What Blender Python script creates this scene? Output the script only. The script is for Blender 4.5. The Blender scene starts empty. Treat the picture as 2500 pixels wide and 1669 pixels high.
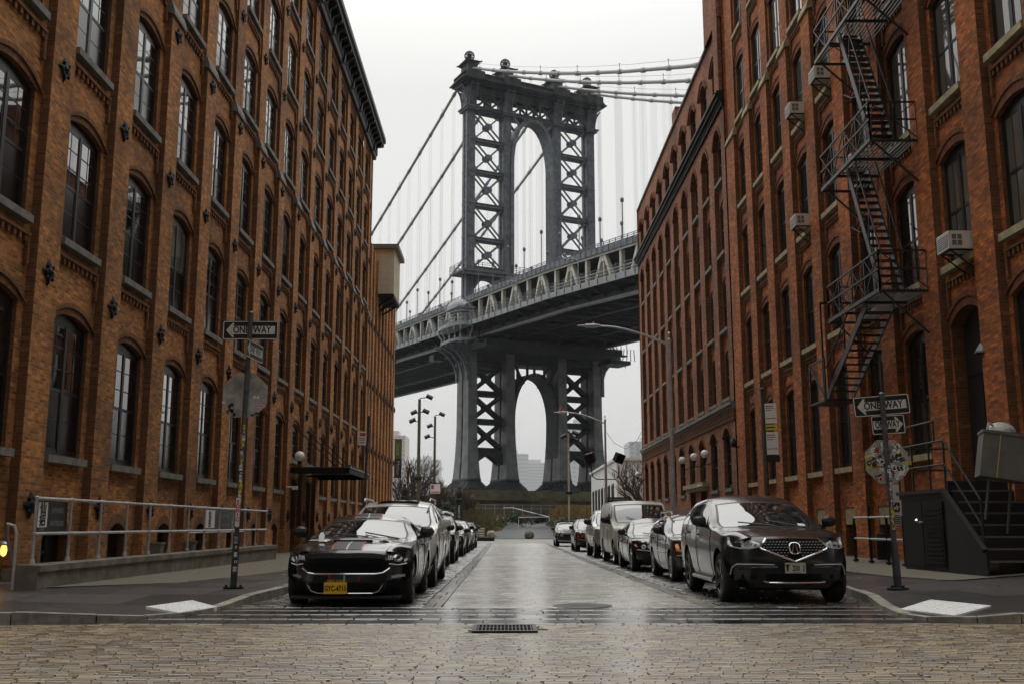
import bpy, math, random
from mathutils import Vector, Matrix
R=math.radians
rnd=random.Random(7)
C=bpy.context.scene.collection
sc=bpy.context.scene
def interp(x,pts):
    if x<=pts[0][0]: return pts[0][1]
    for (a,b),(c,d) in zip(pts,pts[1:]):
        if x<=c: return b+(d-b)*(x-a)/(c-a)
    return pts[-1][1]
def smooth(a,b,x):
    t=min(1,max(0,(x-a)/(b-a))); return t*t*(3-2*t)
def gz(Y):  # the street falls gently towards the river
    return interp(Y,[(16,0),(36,-.11),(112,-.2),(150,.9),(200,2.2)])
class MB:
    """collects faces with metre-scaled UVs; build() links them as one mesh object"""
    def __init__(s): s.v=[];s.f=[];s.uv=[];s.m=[];s.sm=[]
    def face(s,ps,uv=None,m=0,sm=False):
        n=len(s.v); s.v+= [tuple(p) for p in ps]; s.f.append(tuple(range(n,n+len(ps))))
        if uv is None:
            a,b,c=Vector(ps[0]),Vector(ps[1]),Vector(ps[2]); nn=(b-a).cross(c-a)
            if nn.length<1e-12 and len(ps)>3: nn=(c-a).cross(Vector(ps[3])-a)
            x,y,z=abs(nn.x),abs(nn.y),abs(nn.z)
            if z>=x and z>=y: uv=[(p[0],p[1]) for p in ps]
            elif x>=y: uv=[(p[1],p[2]) for p in ps]
            else: uv=[(p[0],p[2]) for p in ps]
        s.uv+=uv; s.m.append(m); s.sm.append(sm)
    def box(s,x0,x1,y0,y1,z0,z1,m=0,M=None):
        P=[(x,y,z) for z in (z0,z1) for y in (y0,y1) for x in (x0,x1)]
        uvs=None
        for q in ((0,2,3,1),(4,5,7,6),(0,1,5,4),(2,6,7,3),(0,4,6,2),(1,3,7,5)):
            ps=[P[i] for i in q]
            if M is None: s.face(ps,None,m)
            else:
                t=MB(); t.face(ps); s.face([M@Vector(p) for p in ps],t.uv,m)
    def bar(s,p,q,w,h=None,m=0,up=(0,0,1)):
        """rectangular bar from p to q, w wide, h along up"""
        p,q=Vector(p),Vector(q);h=h or w;d=(q-p);L=d.length
        if L<1e-6:return
        d/=L;u=Vector(up)
        sd=d.cross(u)
        if sd.length<1e-4: sd=d.cross(Vector((1,0,0)))
        sd.normalize();u=sd.cross(d)
        a,b=sd*w/2,u*h/2
        c=[(-a-b),(a-b),(a+b),(-a+b)]
        A=[p+x for x in c];B=[q+x for x in c]
        for i in range(4):
            j=(i+1)%4;e=(w,h)[i%2]
            s.face([A[i],A[j],B[j],B[i]],[(0,0),(e,0),(e,L),(0,L)],m)
        s.face(A[::-1],None,m);s.face(B,None,m)
    def tube(s,pts,r,n=8,m=0,cap=True):
        pts=[Vector(p) for p in pts]
        rs=r if isinstance(r,(list,tuple)) else [r]*len(pts)
        d=(pts[1]-pts[0]).normalized()
        u=d.cross(Vector((0,0,1)))
        if u.length<1e-3: u=d.cross(Vector((1,0,0)))
        u.normalize();rings=[];L=0;Ls=[]
        for i,p in enumerate(pts):
            if i: L+=(p-pts[i-1]).length
            Ls.append(L)
            a=pts[max(0,i-1)];b=pts[min(len(pts)-1,i+1)]
            d=(b-a).normalized();u=(u-d*u.dot(d)).normalized();w=d.cross(u)
            rings.append([p+(u*math.cos(2*math.pi*k/n)+w*math.sin(2*math.pi*k/n))*rs[i] for k in range(n)])
        for i in range(len(pts)-1):
            for k in range(n):
                j=(k+1)%n;c=2*math.pi*max(rs[i],.001)/n
                s.face([rings[i][k],rings[i][j],rings[i+1][j],rings[i+1][k]],[(k*c,Ls[i]),((k+1)*c,Ls[i]),((k+1)*c,Ls[i+1]),(k*c,Ls[i+1])],m,True)
        if cap:
            s.face(rings[0][::-1],None,m);s.face(rings[-1],None,m)
    def lathe(s,prof,n=16,c=(0,0,0),m=0,M=None,sm=True):
        """prof: (radius, z) pairs about a vertical axis through c (M: extra matrix)"""
        rings=[]
        for r,z in prof:
            ring=[Vector((c[0]+r*math.cos(2*math.pi*k/n),c[1]+r*math.sin(2*math.pi*k/n),c[2]+z)) for k in range(n)]
            if M is not None: ring=[M@p for p in ring]
            rings.append(ring)
        for i in range(len(prof)-1):
            for k in range(n):
                j=(k+1)%n
                if prof[i][0]<1e-6: s.face([rings[i][k],rings[i+1][j],rings[i+1][k]],None,m,sm)
                elif prof[i+1][0]<1e-6: s.face([rings[i][k],rings[i][j],rings[i+1][k]],None,m,sm)
                else: s.face([rings[i][k],rings[i][j],rings[i+1][j],rings[i+1][k]],None,m,sm)
    def prism(s,poly,p0,ax,ay,az,d,m=0,back=True):
        """2-D polygon in the ax/ay plane at p0, extruded d along az"""
        p0,ax,ay,az=Vector(p0),Vector(ax),Vector(ay),Vector(az)
        A=[p0+ax*x+ay*y for x,y in poly];B=[p+az*d for p in A];n=len(poly)
        s.face(B,[tuple(p) for p in poly],m)
        if back: s.face(A[::-1],[tuple(p) for p in poly[::-1]],m)
        for i in range(n):
            j=(i+1)%n;s.face([A[i],A[j],B[j],B[i]],None,m)
    def grid(s,rows,m=0,sm=True,flip=False,uv=None):
        for i in range(len(rows)-1):
            for j in range(len(rows[0])-1):
                q=[rows[i][j],rows[i][j+1],rows[i+1][j+1],rows[i+1][j]]
                if flip:q=q[::-1]
                s.face(q,None,m,sm)
    def build(s,name,mat=None,parent=None,loc=None,weld=False,auto=None):
        me=bpy.data.meshes.new(name)
        if weld:
            key={};nv=[];mp=[]
            for p in s.v:
                k=(round(p[0],4),round(p[1],4),round(p[2],4))
                if k not in key: key[k]=len(nv);nv.append(p)
                mp.append(key[k])
            F=[];uv=[];mi=[];sm=[];o=0
            for f,m,x in zip(s.f,s.m,s.sm):
                g=[mp[i] for i in f];u=s.uv[o:o+len(f)];o+=len(f)
                gg=[];uu=[]
                for a,b in zip(g,u):
                    if a not in gg: gg.append(a);uu.append(b)
                if len(gg)>2: F.append(gg);uv+=uu;mi.append(m);sm.append(x)
            me.from_pydata(nv,[],F)
        else:
            me.from_pydata(s.v,[],s.f);uv,mi,sm=s.uv,s.m,s.sm
        l=me.uv_layers.new(name='UVMap');flat=[c for u in uv for c in u]
        if len(flat)==2*len(me.loops): l.data.foreach_set('uv',flat)
        for x in (mat if isinstance(mat,(list,tuple)) else [mat]): me.materials.append(x)
        me.polygons.foreach_set('material_index',mi);me.polygons.foreach_set('use_smooth',sm)
        if auto is not None:
            try: me.set_sharp_from_angle(angle=R(auto))
            except Exception: pass
        me.update()
        o=bpy.data.objects.new(name,me);C.objects.link(o)
        if parent: o.parent=parent
        if loc: o.location=loc
        return o
def tag(o,label=None,cat=None,group=None,kind=None):
    if label:o['label']=label
    if cat:o['category']=cat
    if group:o['group']=group
    if kind:o['kind']=kind
    return o
def empty(name,loc=(0,0,0),label=None,cat=None,group=None,rz=0):
    o=bpy.data.objects.new(name,None);C.objects.link(o);o.location=loc;o.rotation_euler=(0,0,rz);o.empty_display_size=.2
    return tag(o,label,cat,group)
KIDS={}
def kids(o): return list(o.children)
def copy_tree(o,parent=None,loc=None,rz=None):
    c=o.copy();C.objects.link(c)
    if parent:c.parent=parent
    if loc:c.location=loc
    if rz is not None:c.rotation_euler=(0,0,rz)
    for k in kids(o): copy_tree(k,c)
    return c
def text(body,name,mat,parent,size=.1,loc=(0,0,0),rot=(R(90),0,0),sx=1,off=0,ext=.001,align='CENTER'):
    cu=bpy.data.curves.new(name,'FONT');cu.body=body;cu.size=size;cu.offset=off;cu.extrude=ext;cu.align_x=align;cu.align_y='CENTER'
    cu.resolution_u=3
    if mat:cu.materials.append(mat)
    o=bpy.data.objects.new(name,cu);C.objects.link(o);o.parent=parent;o.location=loc;o.rotation_euler=rot;o.scale=(sx,1,1)
    return o
# ---------------------------------------------------------------- materials
def newmat(name):
    m=bpy.data.materials.new(name);m.use_nodes=True
    nt=m.node_tree;b=nt.nodes['Principled BSDF'];return m,nt,b
def N(nt,t,**k):
    n=nt.nodes.new(t)
    for a,b in k.items():
        if a.startswith('i_'): n.inputs[a[2:].replace('_',' ')].default_value=b
        else: setattr(n,a,b)
    return n
def col(c): return (c[0],c[1],c[2],1)
def plain(name,c,rough=.6,metal=0,spec=.5,noise=0,scale=6,bump=0,coat=0,var=None,emit=None):
    m,nt,b=newmat(name)
    b.inputs['Base Color'].default_value=col(c);b.inputs['Roughness'].default_value=rough
    b.inputs['Metallic'].default_value=metal;b.inputs['Specular IOR Level'].default_value=spec
    b.inputs['Coat Weight'].default_value=coat;b.inputs['Coat Roughness'].default_value=.04
    if emit: b.inputs['Emission Color'].default_value=col(emit[0]);b.inputs['Emission Strength'].default_value=emit[1]
    if noise or bump:
        tc=N(nt,'ShaderNodeTexCoord');t=N(nt,'ShaderNodeTexNoise',i_Scale=scale,i_Detail=6,i_Roughness=.65)
        nt.links.new(tc.outputs['Object'],t.inputs['Vector'])
        if noise:
            cr=N(nt,'ShaderNodeValToRGB');d=var or c
            cr.color_ramp.elements[0].position=.3;cr.color_ramp.elements[1].position=.7
            cr.color_ramp.elements[0].color=col([x*(1-noise) for x in c]);cr.color_ramp.elements[1].color=col([min(1,x*(1+noise)) for x in d])
            nt.links.new(t.outputs['Fac'],cr.inputs['Fac']);nt.links.new(cr.outputs['Color'],b.inputs['Base Color'])
        if bump:
            bp=N(nt,'ShaderNodeBump',i_Strength=bump,i_Distance=.02)
            nt.links.new(t.outputs['Fac'],bp.inputs['Height']);nt.links.new(bp.outputs['Normal'],b.inputs['Normal'])
    return m
def mix(nt,a,b,fac,mode='MIX'):
    n=N(nt,'ShaderNodeMix',data_type='RGBA',blend_type=mode)
    for s,v in ((0,fac),(6,a),(7,b)):
        if hasattr(v,'links'): nt.links.new(v,n.inputs[s])
        else: n.inputs[s].default_value=v if s==0 else col(v)
    return n.outputs[2]
def brick(name,c1,c2,mort,bw=.21,bh=.0685,ms=.009,soot=.5,rough=.85,stain=(.05,.035,.025),bump=.5,offset=.5,light=None):
    m,nt,b=newmat(name);L=nt.links.new
    uv=N(nt,'ShaderNodeUVMap',uv_map='UVMap')
    t=N(nt,'ShaderNodeTexBrick',offset=offset,i_Scale=1,i_Mortar_Size=ms,i_Mortar_Smooth=.2,i_Bias=-.1,i_Brick_Width=bw,i_Row_Height=bh)
    t.inputs['Color1'].default_value=col(c1);t.inputs['Color2'].default_value=col(c2);t.inputs['Mortar'].default_value=col(mort)
    L(uv.outputs['UV'],t.inputs['Vector'])
    geo=N(nt,'ShaderNodeNewGeometry')
    n1=N(nt,'ShaderNodeTexNoise',i_Scale=.32,i_Detail=9,i_Roughness=.72);L(geo.outputs['Position'],n1.inputs['Vector'])
    mp=N(nt,'ShaderNodeMapping');mp.inputs['Scale'].default_value=(1.2,1.2,.12);L(geo.outputs['Position'],mp.inputs['Vector'])
    n2=N(nt,'ShaderNodeTexNoise',i_Scale=1.3,i_Detail=5,i_Roughness=.7);L(mp.outputs['Vector'],n2.inputs['Vector'])
    n3=N(nt,'ShaderNodeTexNoise',i_Scale=9,i_Detail=4,i_Roughness=.7);L(geo.outputs['Position'],n3.inputs['Vector'])
    r1=N(nt,'ShaderNodeValToRGB');r1.color_ramp.elements[0].position=.44;r1.color_ramp.elements[1].position=.66
    L(n1.outputs['Fac'],r1.inputs['Fac'])
    r2=N(nt,'ShaderNodeValToRGB');r2.color_ramp.elements[0].position=.45;r2.color_ramp.elements[1].position=.8
    L(n2.outputs['Fac'],r2.inputs['Fac'])
    c=t.outputs['Color']
    # speckle of paler and darker bricks
    wn=N(nt,'ShaderNodeTexBrick',offset=offset,i_Scale=1,i_Mortar_Size=0,i_Bias=-.55,i_Brick_Width=bw,i_Row_Height=bh)
    wn.inputs['Color1'].default_value=(.6,.6,.6,1);wn.inputs['Color2'].default_value=(1.7,1.6,1.5,1)
    mv=N(nt,'ShaderNodeMapping');mv.inputs['Location'].default_value=(bw*37,bh*51,0);L(uv.outputs['UV'],mv.inputs['Vector']);L(mv.outputs['Vector'],wn.inputs['Vector'])
    c=mix(nt,c,wn.outputs['Color'],.75,'MULTIPLY')
    x=N(nt,'ShaderNodeMath',operation='MULTIPLY');x.inputs[1].default_value=soot;L(r1.outputs['Color'],x.inputs[0])
    c=mix(nt,c,stain,x.outputs[0])
    x2=N(nt,'ShaderNodeMath',operation='MULTIPLY');x2.inputs[1].default_value=soot*.6;L(r2.outputs['Color'],x2.inputs[0])
    c=mix(nt,c,stain,x2.outputs[0])
    c=mix(nt,c,n3.outputs['Fac'],.35,'OVERLAY')
    L(c,b.inputs['Base Color']);b.inputs['Roughness'].default_value=rough;b.inputs['Specular IOR Level'].default_value=.25
    ad=N(nt,'ShaderNodeMath',operation='MULTIPLY_ADD');ad.inputs[1].default_value=-1;L(t.outputs['Fac'],ad.inputs[0])
    sc3=N(nt,'ShaderNodeMath',operation='MULTIPLY');sc3.inputs[1].default_value=.6;L(n3.outputs['Fac'],sc3.inputs[0]);L(sc3.outputs[0],ad.inputs[2])
    bp=N(nt,'ShaderNodeBump',i_Strength=bump,i_Distance=.012);L(ad.outputs[0],bp.inputs['Height']);L(bp.outputs['Normal'],b.inputs['Normal'])
    return m
def cobble(name,c1,c2,mort,bw,bh,ms,r0,r1,bump=.8,dist=.02,patch=.5,vary=.5,spec=.5,offset=.5,squash=1.0,rot=0,wob=.03,dirt=(.03,.026,.02),film=.9):
    """wet stone paving: colour, worn joints and gloss that varies from stone to stone"""
    m,nt,b=newmat(name);L=nt.links.new
    uv=N(nt,'ShaderNodeUVMap',uv_map='UVMap')
    nz=N(nt,'ShaderNodeTexNoise',i_Scale=1.6,i_Detail=3);L(uv.outputs['UV'],nz.inputs['Vector'])
    sb=N(nt,'ShaderNodeVectorMath',operation='SUBTRACT');sb.inputs[1].default_value=(.5,.5,.5);L(nz.outputs['Color'],sb.inputs[0])
    sl=N(nt,'ShaderNodeVectorMath',operation='SCALE');sl.inputs['Scale'].default_value=wob;L(sb.outputs[0],sl.inputs[0])
    av=N(nt,'ShaderNodeVectorMath',operation='ADD');L(uv.outputs['UV'],av.inputs[0]);L(sl.outputs[0],av.inputs[1])
    mp=N(nt,'ShaderNodeMapping');mp.inputs['Rotation'].default_value=(0,0,rot);L(av.outputs[0],mp.inputs['Vector'])
    t=N(nt,'ShaderNodeTexBrick',offset=offset,squash=squash,squash_frequency=3,i_Scale=1,i_Mortar_Size=ms,i_Mortar_Smooth=.35,i_Bias=0,i_Brick_Width=bw,i_Row_Height=bh)
    t.inputs['Color1'].default_value=col(c1);t.inputs['Color2'].default_value=col(c2);t.inputs['Mortar'].default_value=col(mort);L(mp.outputs['Vector'],t.inputs['Vector'])
    t2=N(nt,'ShaderNodeTexBrick',offset=offset,squash=squash,squash_frequency=3,i_Scale=1,i_Mortar_Size=0,i_Bias=0,i_Brick_Width=bw,i_Row_Height=bh)
    t2.inputs['Color1'].default_value=(0,0,0,1);t2.inputs['Color2'].default_value=(1,1,1,1)
    mo=N(nt,'ShaderNodeMapping');mo.inputs['Location'].default_value=(bw*20,bh*34,0);L(mp.outputs['Vector'],mo.inputs['Vector']);L(mo.outputs['Vector'],t2.inputs['Vector'])
    n1=N(nt,'ShaderNodeTexNoise',i_Scale=.45,i_Detail=6,i_Roughness=.65);L(uv.outputs['UV'],n1.inputs['Vector'])
    n2=N(nt,'ShaderNodeTexNoise',i_Scale=26,i_Detail=5,i_Roughness=.7);L(uv.outputs['UV'],n2.inputs['Vector'])
    rp=N(nt,'ShaderNodeValToRGB');rp.color_ramp.elements[0].position=.42;rp.color_ramp.elements[1].position=.68;L(n1.outputs['Fac'],rp.inputs['Fac'])
    c=mix(nt,t.outputs['Color'],(1.5,1.45,1.4),t2.outputs['Color'],'MULTIPLY')
    fx=N(nt,'ShaderNodeMath',operation='MULTIPLY');fx.inputs[1].default_value=patch;L(rp.outputs['Color'],fx.inputs[0])
    c=mix(nt,c,dirt,fx.outputs[0]);c=mix(nt,c,n2.outputs['Fac'],.4,'OVERLAY')
    L(c,b.inputs['Base Color']);b.inputs['Specular IOR Level'].default_value=spec
    # roughness: per stone + broad wet/dry patches
    rr=N(nt,'ShaderNodeMapRange');rr.inputs['To Min'].default_value=r0;rr.inputs['To Max'].default_value=r1
    q=N(nt,'ShaderNodeMath',operation='MULTIPLY_ADD');q.inputs[1].default_value=.45;L(t2.outputs['Color'],q.inputs[0]);L(n1.outputs['Fac'],q.inputs[2])
    L(q.outputs[0],rr.inputs['Value']);rr.inputs['From Min'].default_value=.3;rr.inputs['From Max'].default_value=1.1;L(rr.outputs[0],b.inputs['Roughness'])
    # relief: joints sunk, each stone at its own height, pitted face
    h=N(nt,'ShaderNodeMath',operation='MULTIPLY_ADD');h.inputs[1].default_value=vary;L(t2.outputs['Color'],h.inputs[0])
    h2=N(nt,'ShaderNodeMath',operation='MULTIPLY_ADD');h2.inputs[1].default_value=.35;L(n2.outputs['Fac'],h2.inputs[0]);L(h2.outputs[0],h.inputs[2])
    inv=N(nt,'ShaderNodeMath',operation='MULTIPLY');inv.inputs[1].default_value=-1.2;L(t.outputs['Fac'],inv.inputs[0]);L(inv.outputs[0],h2.inputs[2])
    bp=N(nt,'ShaderNodeBump',i_Strength=bump,i_Distance=dist);L(h.outputs[0],bp.inputs['Height']);L(bp.outputs['Normal'],b.inputs['Normal'])
    if film:
        b.inputs['Coat Weight'].default_value=film;b.inputs['Coat IOR'].default_value=1.45
        bc=N(nt,'ShaderNodeBump',i_Strength=bump*.45,i_Distance=dist);L(h.outputs[0],bc.inputs['Height']);L(bc.outputs['Normal'],b.inputs['Coat Normal'])
        cr2=N(nt,'ShaderNodeMapRange');cr2.inputs['To Min'].default_value=.10;cr2.inputs['To Max'].default_value=.32;L(n1.outputs['Fac'],cr2.inputs['Value']);cr2.inputs['From Min'].default_value=.3;cr2.inputs['From Max'].default_value=.7;L(cr2.outputs[0],b.inputs['Coat Roughness'])
    return m
def glassmat(name,base=(.012,.013,.014),rough=.02,ior=1.55,wave=.15,scale=.9,tint=None,spec=.5):
    m,nt,b=newmat(name);L=nt.links.new
    b.inputs['Base Color'].default_value=col(base);b.inputs['Roughness'].default_value=rough;b.inputs['IOR'].default_value=ior
    b.inputs['Specular IOR Level'].default_value=spec
    geo=N(nt,'ShaderNodeNewGeometry');oi=N(nt,'ShaderNodeObjectInfo')
    n=N(nt,'ShaderNodeTexNoise',i_Scale=scale,i_Detail=1);n.noise_dimensions='4D';L(geo.outputs['Position'],n.inputs['Vector'])
    wv=N(nt,'ShaderNodeMath',operation='MULTIPLY');wv.inputs[1].default_value=40;L(oi.outputs['Random'],wv.inputs[0]);L(wv.outputs[0],n.inputs['W'])
    if wave:
        bp=N(nt,'ShaderNodeBump',i_Strength=wave,i_Distance=.05);L(n.outputs['Fac'],bp.inputs['Height']);L(bp.outputs['Normal'],b.inputs['Normal'])
    return m
def settmat(name,ramp,r0,r1,film,cr0,cr1,bump=.5,grit=30,ior=1.85):
    '''laid stones modelled one by one: colour and gloss differ from stone to stone'''
    m,nt,b=newmat(name);L=nt.links.new;g=N(nt,'ShaderNodeNewGeometry')
    r=N(nt,'ShaderNodeValToRGB');e=r.color_ramp.elements;e[0].color=col(ramp[0]);e[1].color=col(ramp[-1])
    for i,c in enumerate(ramp[1:-1]): q=e.new((i+1)/(len(ramp)-1));q.color=col(c)
    L(g.outputs['Random Per Island'],r.inputs['Fac'])
    n1=N(nt,'ShaderNodeTexNoise',i_Scale=.5,i_Detail=6,i_Roughness=.65);L(g.outputs['Position'],n1.inputs['Vector'])
    n2=N(nt,'ShaderNodeTexNoise',i_Scale=grit,i_Detail=6,i_Roughness=.75);L(g.outputs['Position'],n2.inputs['Vector'])
    k=N(nt,'ShaderNodeMapRange');k.inputs['From Min'].default_value=.3;k.inputs['From Max'].default_value=.7;k.inputs['To Min'].default_value=.6;k.inputs['To Max'].default_value=1.25;L(n1.outputs['Fac'],k.inputs['Value'])
    c=mix(nt,r.outputs['Color'],k.outputs[0],1.0,'MULTIPLY');c=mix(nt,c,n2.outputs['Fac'],.55,'OVERLAY');L(c,b.inputs['Base Color'])
    q=N(nt,'ShaderNodeMath',operation='MULTIPLY_ADD');q.inputs[1].default_value=.5;L(g.outputs['Random Per Island'],q.inputs[0]);L(n1.outputs['Fac'],q.inputs[2])
    for (lo,hi,s) in ((r0,r1,'Roughness'),(cr0,cr1,'Coat Roughness')):
        w=N(nt,'ShaderNodeMapRange');w.inputs['From Min'].default_value=.3;w.inputs['From Max'].default_value=1.15;w.inputs['To Min'].default_value=lo;w.inputs['To Max'].default_value=hi;L(q.outputs[0],w.inputs['Value']);L(w.outputs[0],b.inputs[s])
    b.inputs['Coat Weight'].default_value=film;b.inputs['Coat IOR'].default_value=ior
    bp=N(nt,'ShaderNodeBump',i_Strength=bump,i_Distance=.006);L(n2.outputs['Fac'],bp.inputs['Height']);L(bp.outputs['Normal'],b.inputs['Normal'])
    b2=N(nt,'ShaderNodeBump',i_Strength=bump*.35,i_Distance=.005);L(n2.outputs['Fac'],b2.inputs['Height']);L(b2.outputs['Normal'],b.inputs['Coat Normal'])
    return m
M={}
M['brickL']=brick('brick_brown_orange',(.76,.30,.082),(.26,.098,.033),(.52,.31,.125),ms=.010,soot=.7)
M['brickShade']=brick('brick_shaded_brown',(.30,.12,.045),(.17,.065,.026),(.25,.15,.07),soot=.5)  # shade put into the colour: darker copy for reveals and camera-facing pilaster sides
M['brickR']=brick('brick_red_orange',(.86,.255,.066),(.30,.083,.028),(.44,.18,.066),ms=.010,soot=.6)
M['brickB']=brick('brick_dark_red',(.66,.235,.105),(.26,.09,.048),(.34,.19,.12),soot=.65,ms=.011)
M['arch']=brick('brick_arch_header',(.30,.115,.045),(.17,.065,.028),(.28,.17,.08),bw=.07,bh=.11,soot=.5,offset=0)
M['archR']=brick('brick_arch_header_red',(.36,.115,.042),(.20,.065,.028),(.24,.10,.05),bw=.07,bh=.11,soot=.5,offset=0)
M['stone']=plain('sill_stone',(.17,.165,.145),.8,noise=.45,scale=4,bump=.3)
M['stoneY']=plain('sill_stone_yellow',(.36,.31,.18),.8,noise=.45,scale=4,bump=.3)
M['iron']=plain('black_iron',(.010,.010,.011),.6,spec=.25,noise=.3,scale=8,bump=.15)
M['cornice']=plain('black_painted_cornice',(.011,.011,.012),.6,spec=.3,noise=.4,scale=3)
M['frame']=plain('window_paint_black',(.011,.012,.013),.4,spec=.3)
M['frameR']=plain('window_paint_dark_green',(.014,.016,.016),.4,spec=.3)
M['glass']=glassmat('window_glass',base=(.006,.006,.007),ior=2.0,wave=.08)
M['glassR']=glassmat('window_glass_dusty',base=(.02,.021,.021),rough=.05,ior=1.7)
M['curtain']=glassmat('window_glass_with_curtain',base=(.11,.10,.085),rough=.05)
M['glassLow']=glassmat('window_glass_dim',base=(.004,.004,.005),ior=1.5,wave=.08)
M['screen']=glassmat('window_glass_screened',base=(.006,.006,.006),rough=.15,ior=1.35)
M['steel']=plain('galvanised_steel',(.50,.51,.52),.4,metal=.45,noise=.25,scale=5)
M['steelD']=plain('weathered_post_steel',(.10,.105,.11),.45,metal=.7,noise=.4,scale=7)
M['concrete']=plain('old_concrete',(.17,.15,.115),.85,noise=.5,scale=2.5,bump=.5)
M['white']=plain('white_paint',(.78,.78,.76),.5)
M['black']=plain('matt_black',(.012,.012,.013),.55)
M['dark']=plain('dark_void',(.006,.006,.006),.9,spec=.1)
M['globe']=plain('opal_globe',(.85,.84,.8),.25)
# ---------------------------------------------------------------- camera, world, sun
cam=bpy.data.cameras.new('camera');co=bpy.data.objects.new('camera',cam);C.objects.link(co)
cam.sensor_width=36;cam.lens=36*2372/2349;cam.clip_start=.1;cam.clip_end=9000
co.location=(0,0,1.18);co.rotation_euler=(R(100.017),0,R(-.392));sc.camera=co
w=bpy.data.worlds.new('World');sc.world=w;w.use_nodes=True;nt=w.node_tree
bg=nt.nodes['Background'];sky=N(nt,'ShaderNodeTexSky',sky_type='NISHITA',sun_disc=False)
SUN_EL,SUN_AZ=R(44),R(-4)     # behind thin cloud, over the river end of the street
sky.sun_elevation=SUN_EL;sky.sun_rotation=SUN_AZ;sky.air_density=1;sky.dust_density=4;sky.ozone_density=1
tc=N(nt,'ShaderNodeTexCoord');sx=N(nt,'ShaderNodeSeparateXYZ');nt.links.new(tc.outputs['Generated'],sx.inputs[0])
cr=N(nt,'ShaderNodeValToRGB');e=cr.color_ramp.elements
e[0].position=.5;e[0].color=(7.1,7.15,7.05,1);e[1].position=1;e[1].color=(19,19.1,18.9,1)
q=cr.color_ramp.elements.new(.70);q.color=(6.35,6.4,6.3,1);q=cr.color_ramp.elements.new(.80);q.color=(9.6,9.65,9.5,1)
mr=N(nt,'ShaderNodeMapRange');mr.inputs['From Min'].default_value=-1;nt.links.new(sx.outputs['Z'],mr.inputs['Value']);nt.links.new(mr.outputs[0],cr.inputs['Fac'])
cn=N(nt,'ShaderNodeTexNoise',i_Scale=2.2,i_Detail=5,i_Roughness=.55);nt.links.new(tc.outputs['Generated'],cn.inputs['Vector'])
cm=N(nt,'ShaderNodeMapRange');cm.inputs['To Min'].default_value=.94;cm.inputs['To Max'].default_value=1.05;nt.links.new(cn.outputs['Fac'],cm.inputs['Value'])
ov=mix(nt,cr.outputs['Color'],cm.outputs[0],1.0,'MULTIPLY')
dp=N(nt,'ShaderNodeVectorMath',operation='DOT_PRODUCT');nt.links.new(tc.outputs['Generated'],dp.inputs[0]);dp.inputs[1].default_value=(math.sin(SUN_AZ)*math.cos(SUN_EL),math.cos(SUN_AZ)*math.cos(SUN_EL),math.sin(SUN_EL))
dm=N(nt,'ShaderNodeMapRange');dm.inputs['From Min'].default_value=-.6;dm.inputs['To Min'].default_value=.14;dm.inputs['To Max'].default_value=1.14;nt.links.new(dp.outputs['Value'],dm.inputs['Value'])
ov=mix(nt,ov,dm.outputs[0],1.0,'MULTIPLY')   # the cloud is brighter round the veiled sun
cl=mix(nt,sky.outputs['Color'],ov,.96)
nt.links.new(cl,bg.inputs['Color']);bg.inputs['Strength'].default_value=.12
sl=bpy.data.lights.new('sun','SUN');sl.energy=1.25;sl.angle=R(90);sl.color=(1,.97,.92)
so=bpy.data.objects.new('sun',sl);C.objects.link(so);so.location=(0,40,60)
dv=Vector((math.sin(SUN_AZ)*math.cos(SUN_EL),math.cos(SUN_AZ)*math.cos(SUN_EL),math.sin(SUN_EL)))
so.rotation_euler=dv.to_track_quat('Z','Y').to_euler()
sc.view_settings.view_transform='Standard';sc.view_settings.look='None';sc.view_settings.exposure=.04
sc.cycles.use_denoising=True;sc.cycles.max_bounces=6;sc.cycles.diffuse_bounces=2;sc.cycles.glossy_bounces=4;sc.cycles.volume_bounces=0
# ---------------------------------------------------------------- ground
M['cobX']=cobble('cross_street_setts',(.17,.135,.095),(.10,.078,.055),(.02,.017,.013),.27,.115,.011,.16,.42,bump=.7,dist=.016,patch=.35,vary=.5,wob=.035)
M['cobL']=cobble('lane_setts',(.20,.18,.15),(.15,.132,.108),(.05,.044,.036),.26,.13,.008,.14,.36,bump=.5,dist=.008,patch=.25,vary=.35,rot=0)
M['cobP']=cobble('parking_setts',(.085,.078,.066),(.05,.045,.04),(.014,.013,.012),.22,.125,.02,.25,.6,bump=1,dist=.028,patch=.5,vary=.9,wob=.08)
M['slab']=cobble('bluestone_slabs',(.045,.047,.05),(.032,.034,.037),(.008,.008,.008),1.35,.62,.012,.08,.3,bump=.25,dist=.008,patch=.4,vary=.2,wob=.01)
M['band']=cobble('granite_band',(.17,.155,.13),(.13,.12,.10),(.03,.028,.024),.9,.6,.012,.25,.5,bump=.5,dist=.01,patch=.3,vary=.3,wob=.01)
M['strip']=cobble('granite_strip',(.26,.23,.16),(.17,.15,.11),(.02,.02,.018),.3,.3,.012,.2,.45,bump=.8,dist=.012,patch=.2,vary=.5,wob=.02)
M['curb']=plain('granite_curb',(.27,.25,.20),.6,noise=.65,scale=3.5,bump=.9)
M['walkA']=cobble('sidewalk_dark_slabs',(.066,.060,.056),(.034,.032,.032),(.008,.008,.008),1.55,1.5,.032,.3,.6,bump=.35,dist=.008,patch=.45,vary=.15,wob=.01,film=.35,dirt=(.022,.02,.019))
M['walkC']=plain('sidewalk_pebble_concrete',(.145,.125,.088),.75,noise=.35,scale=30,bump=.4)
M['earth']=plain('asphalt',(.06,.06,.062),.7,noise=.25,scale=.6,bump=.2)
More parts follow.
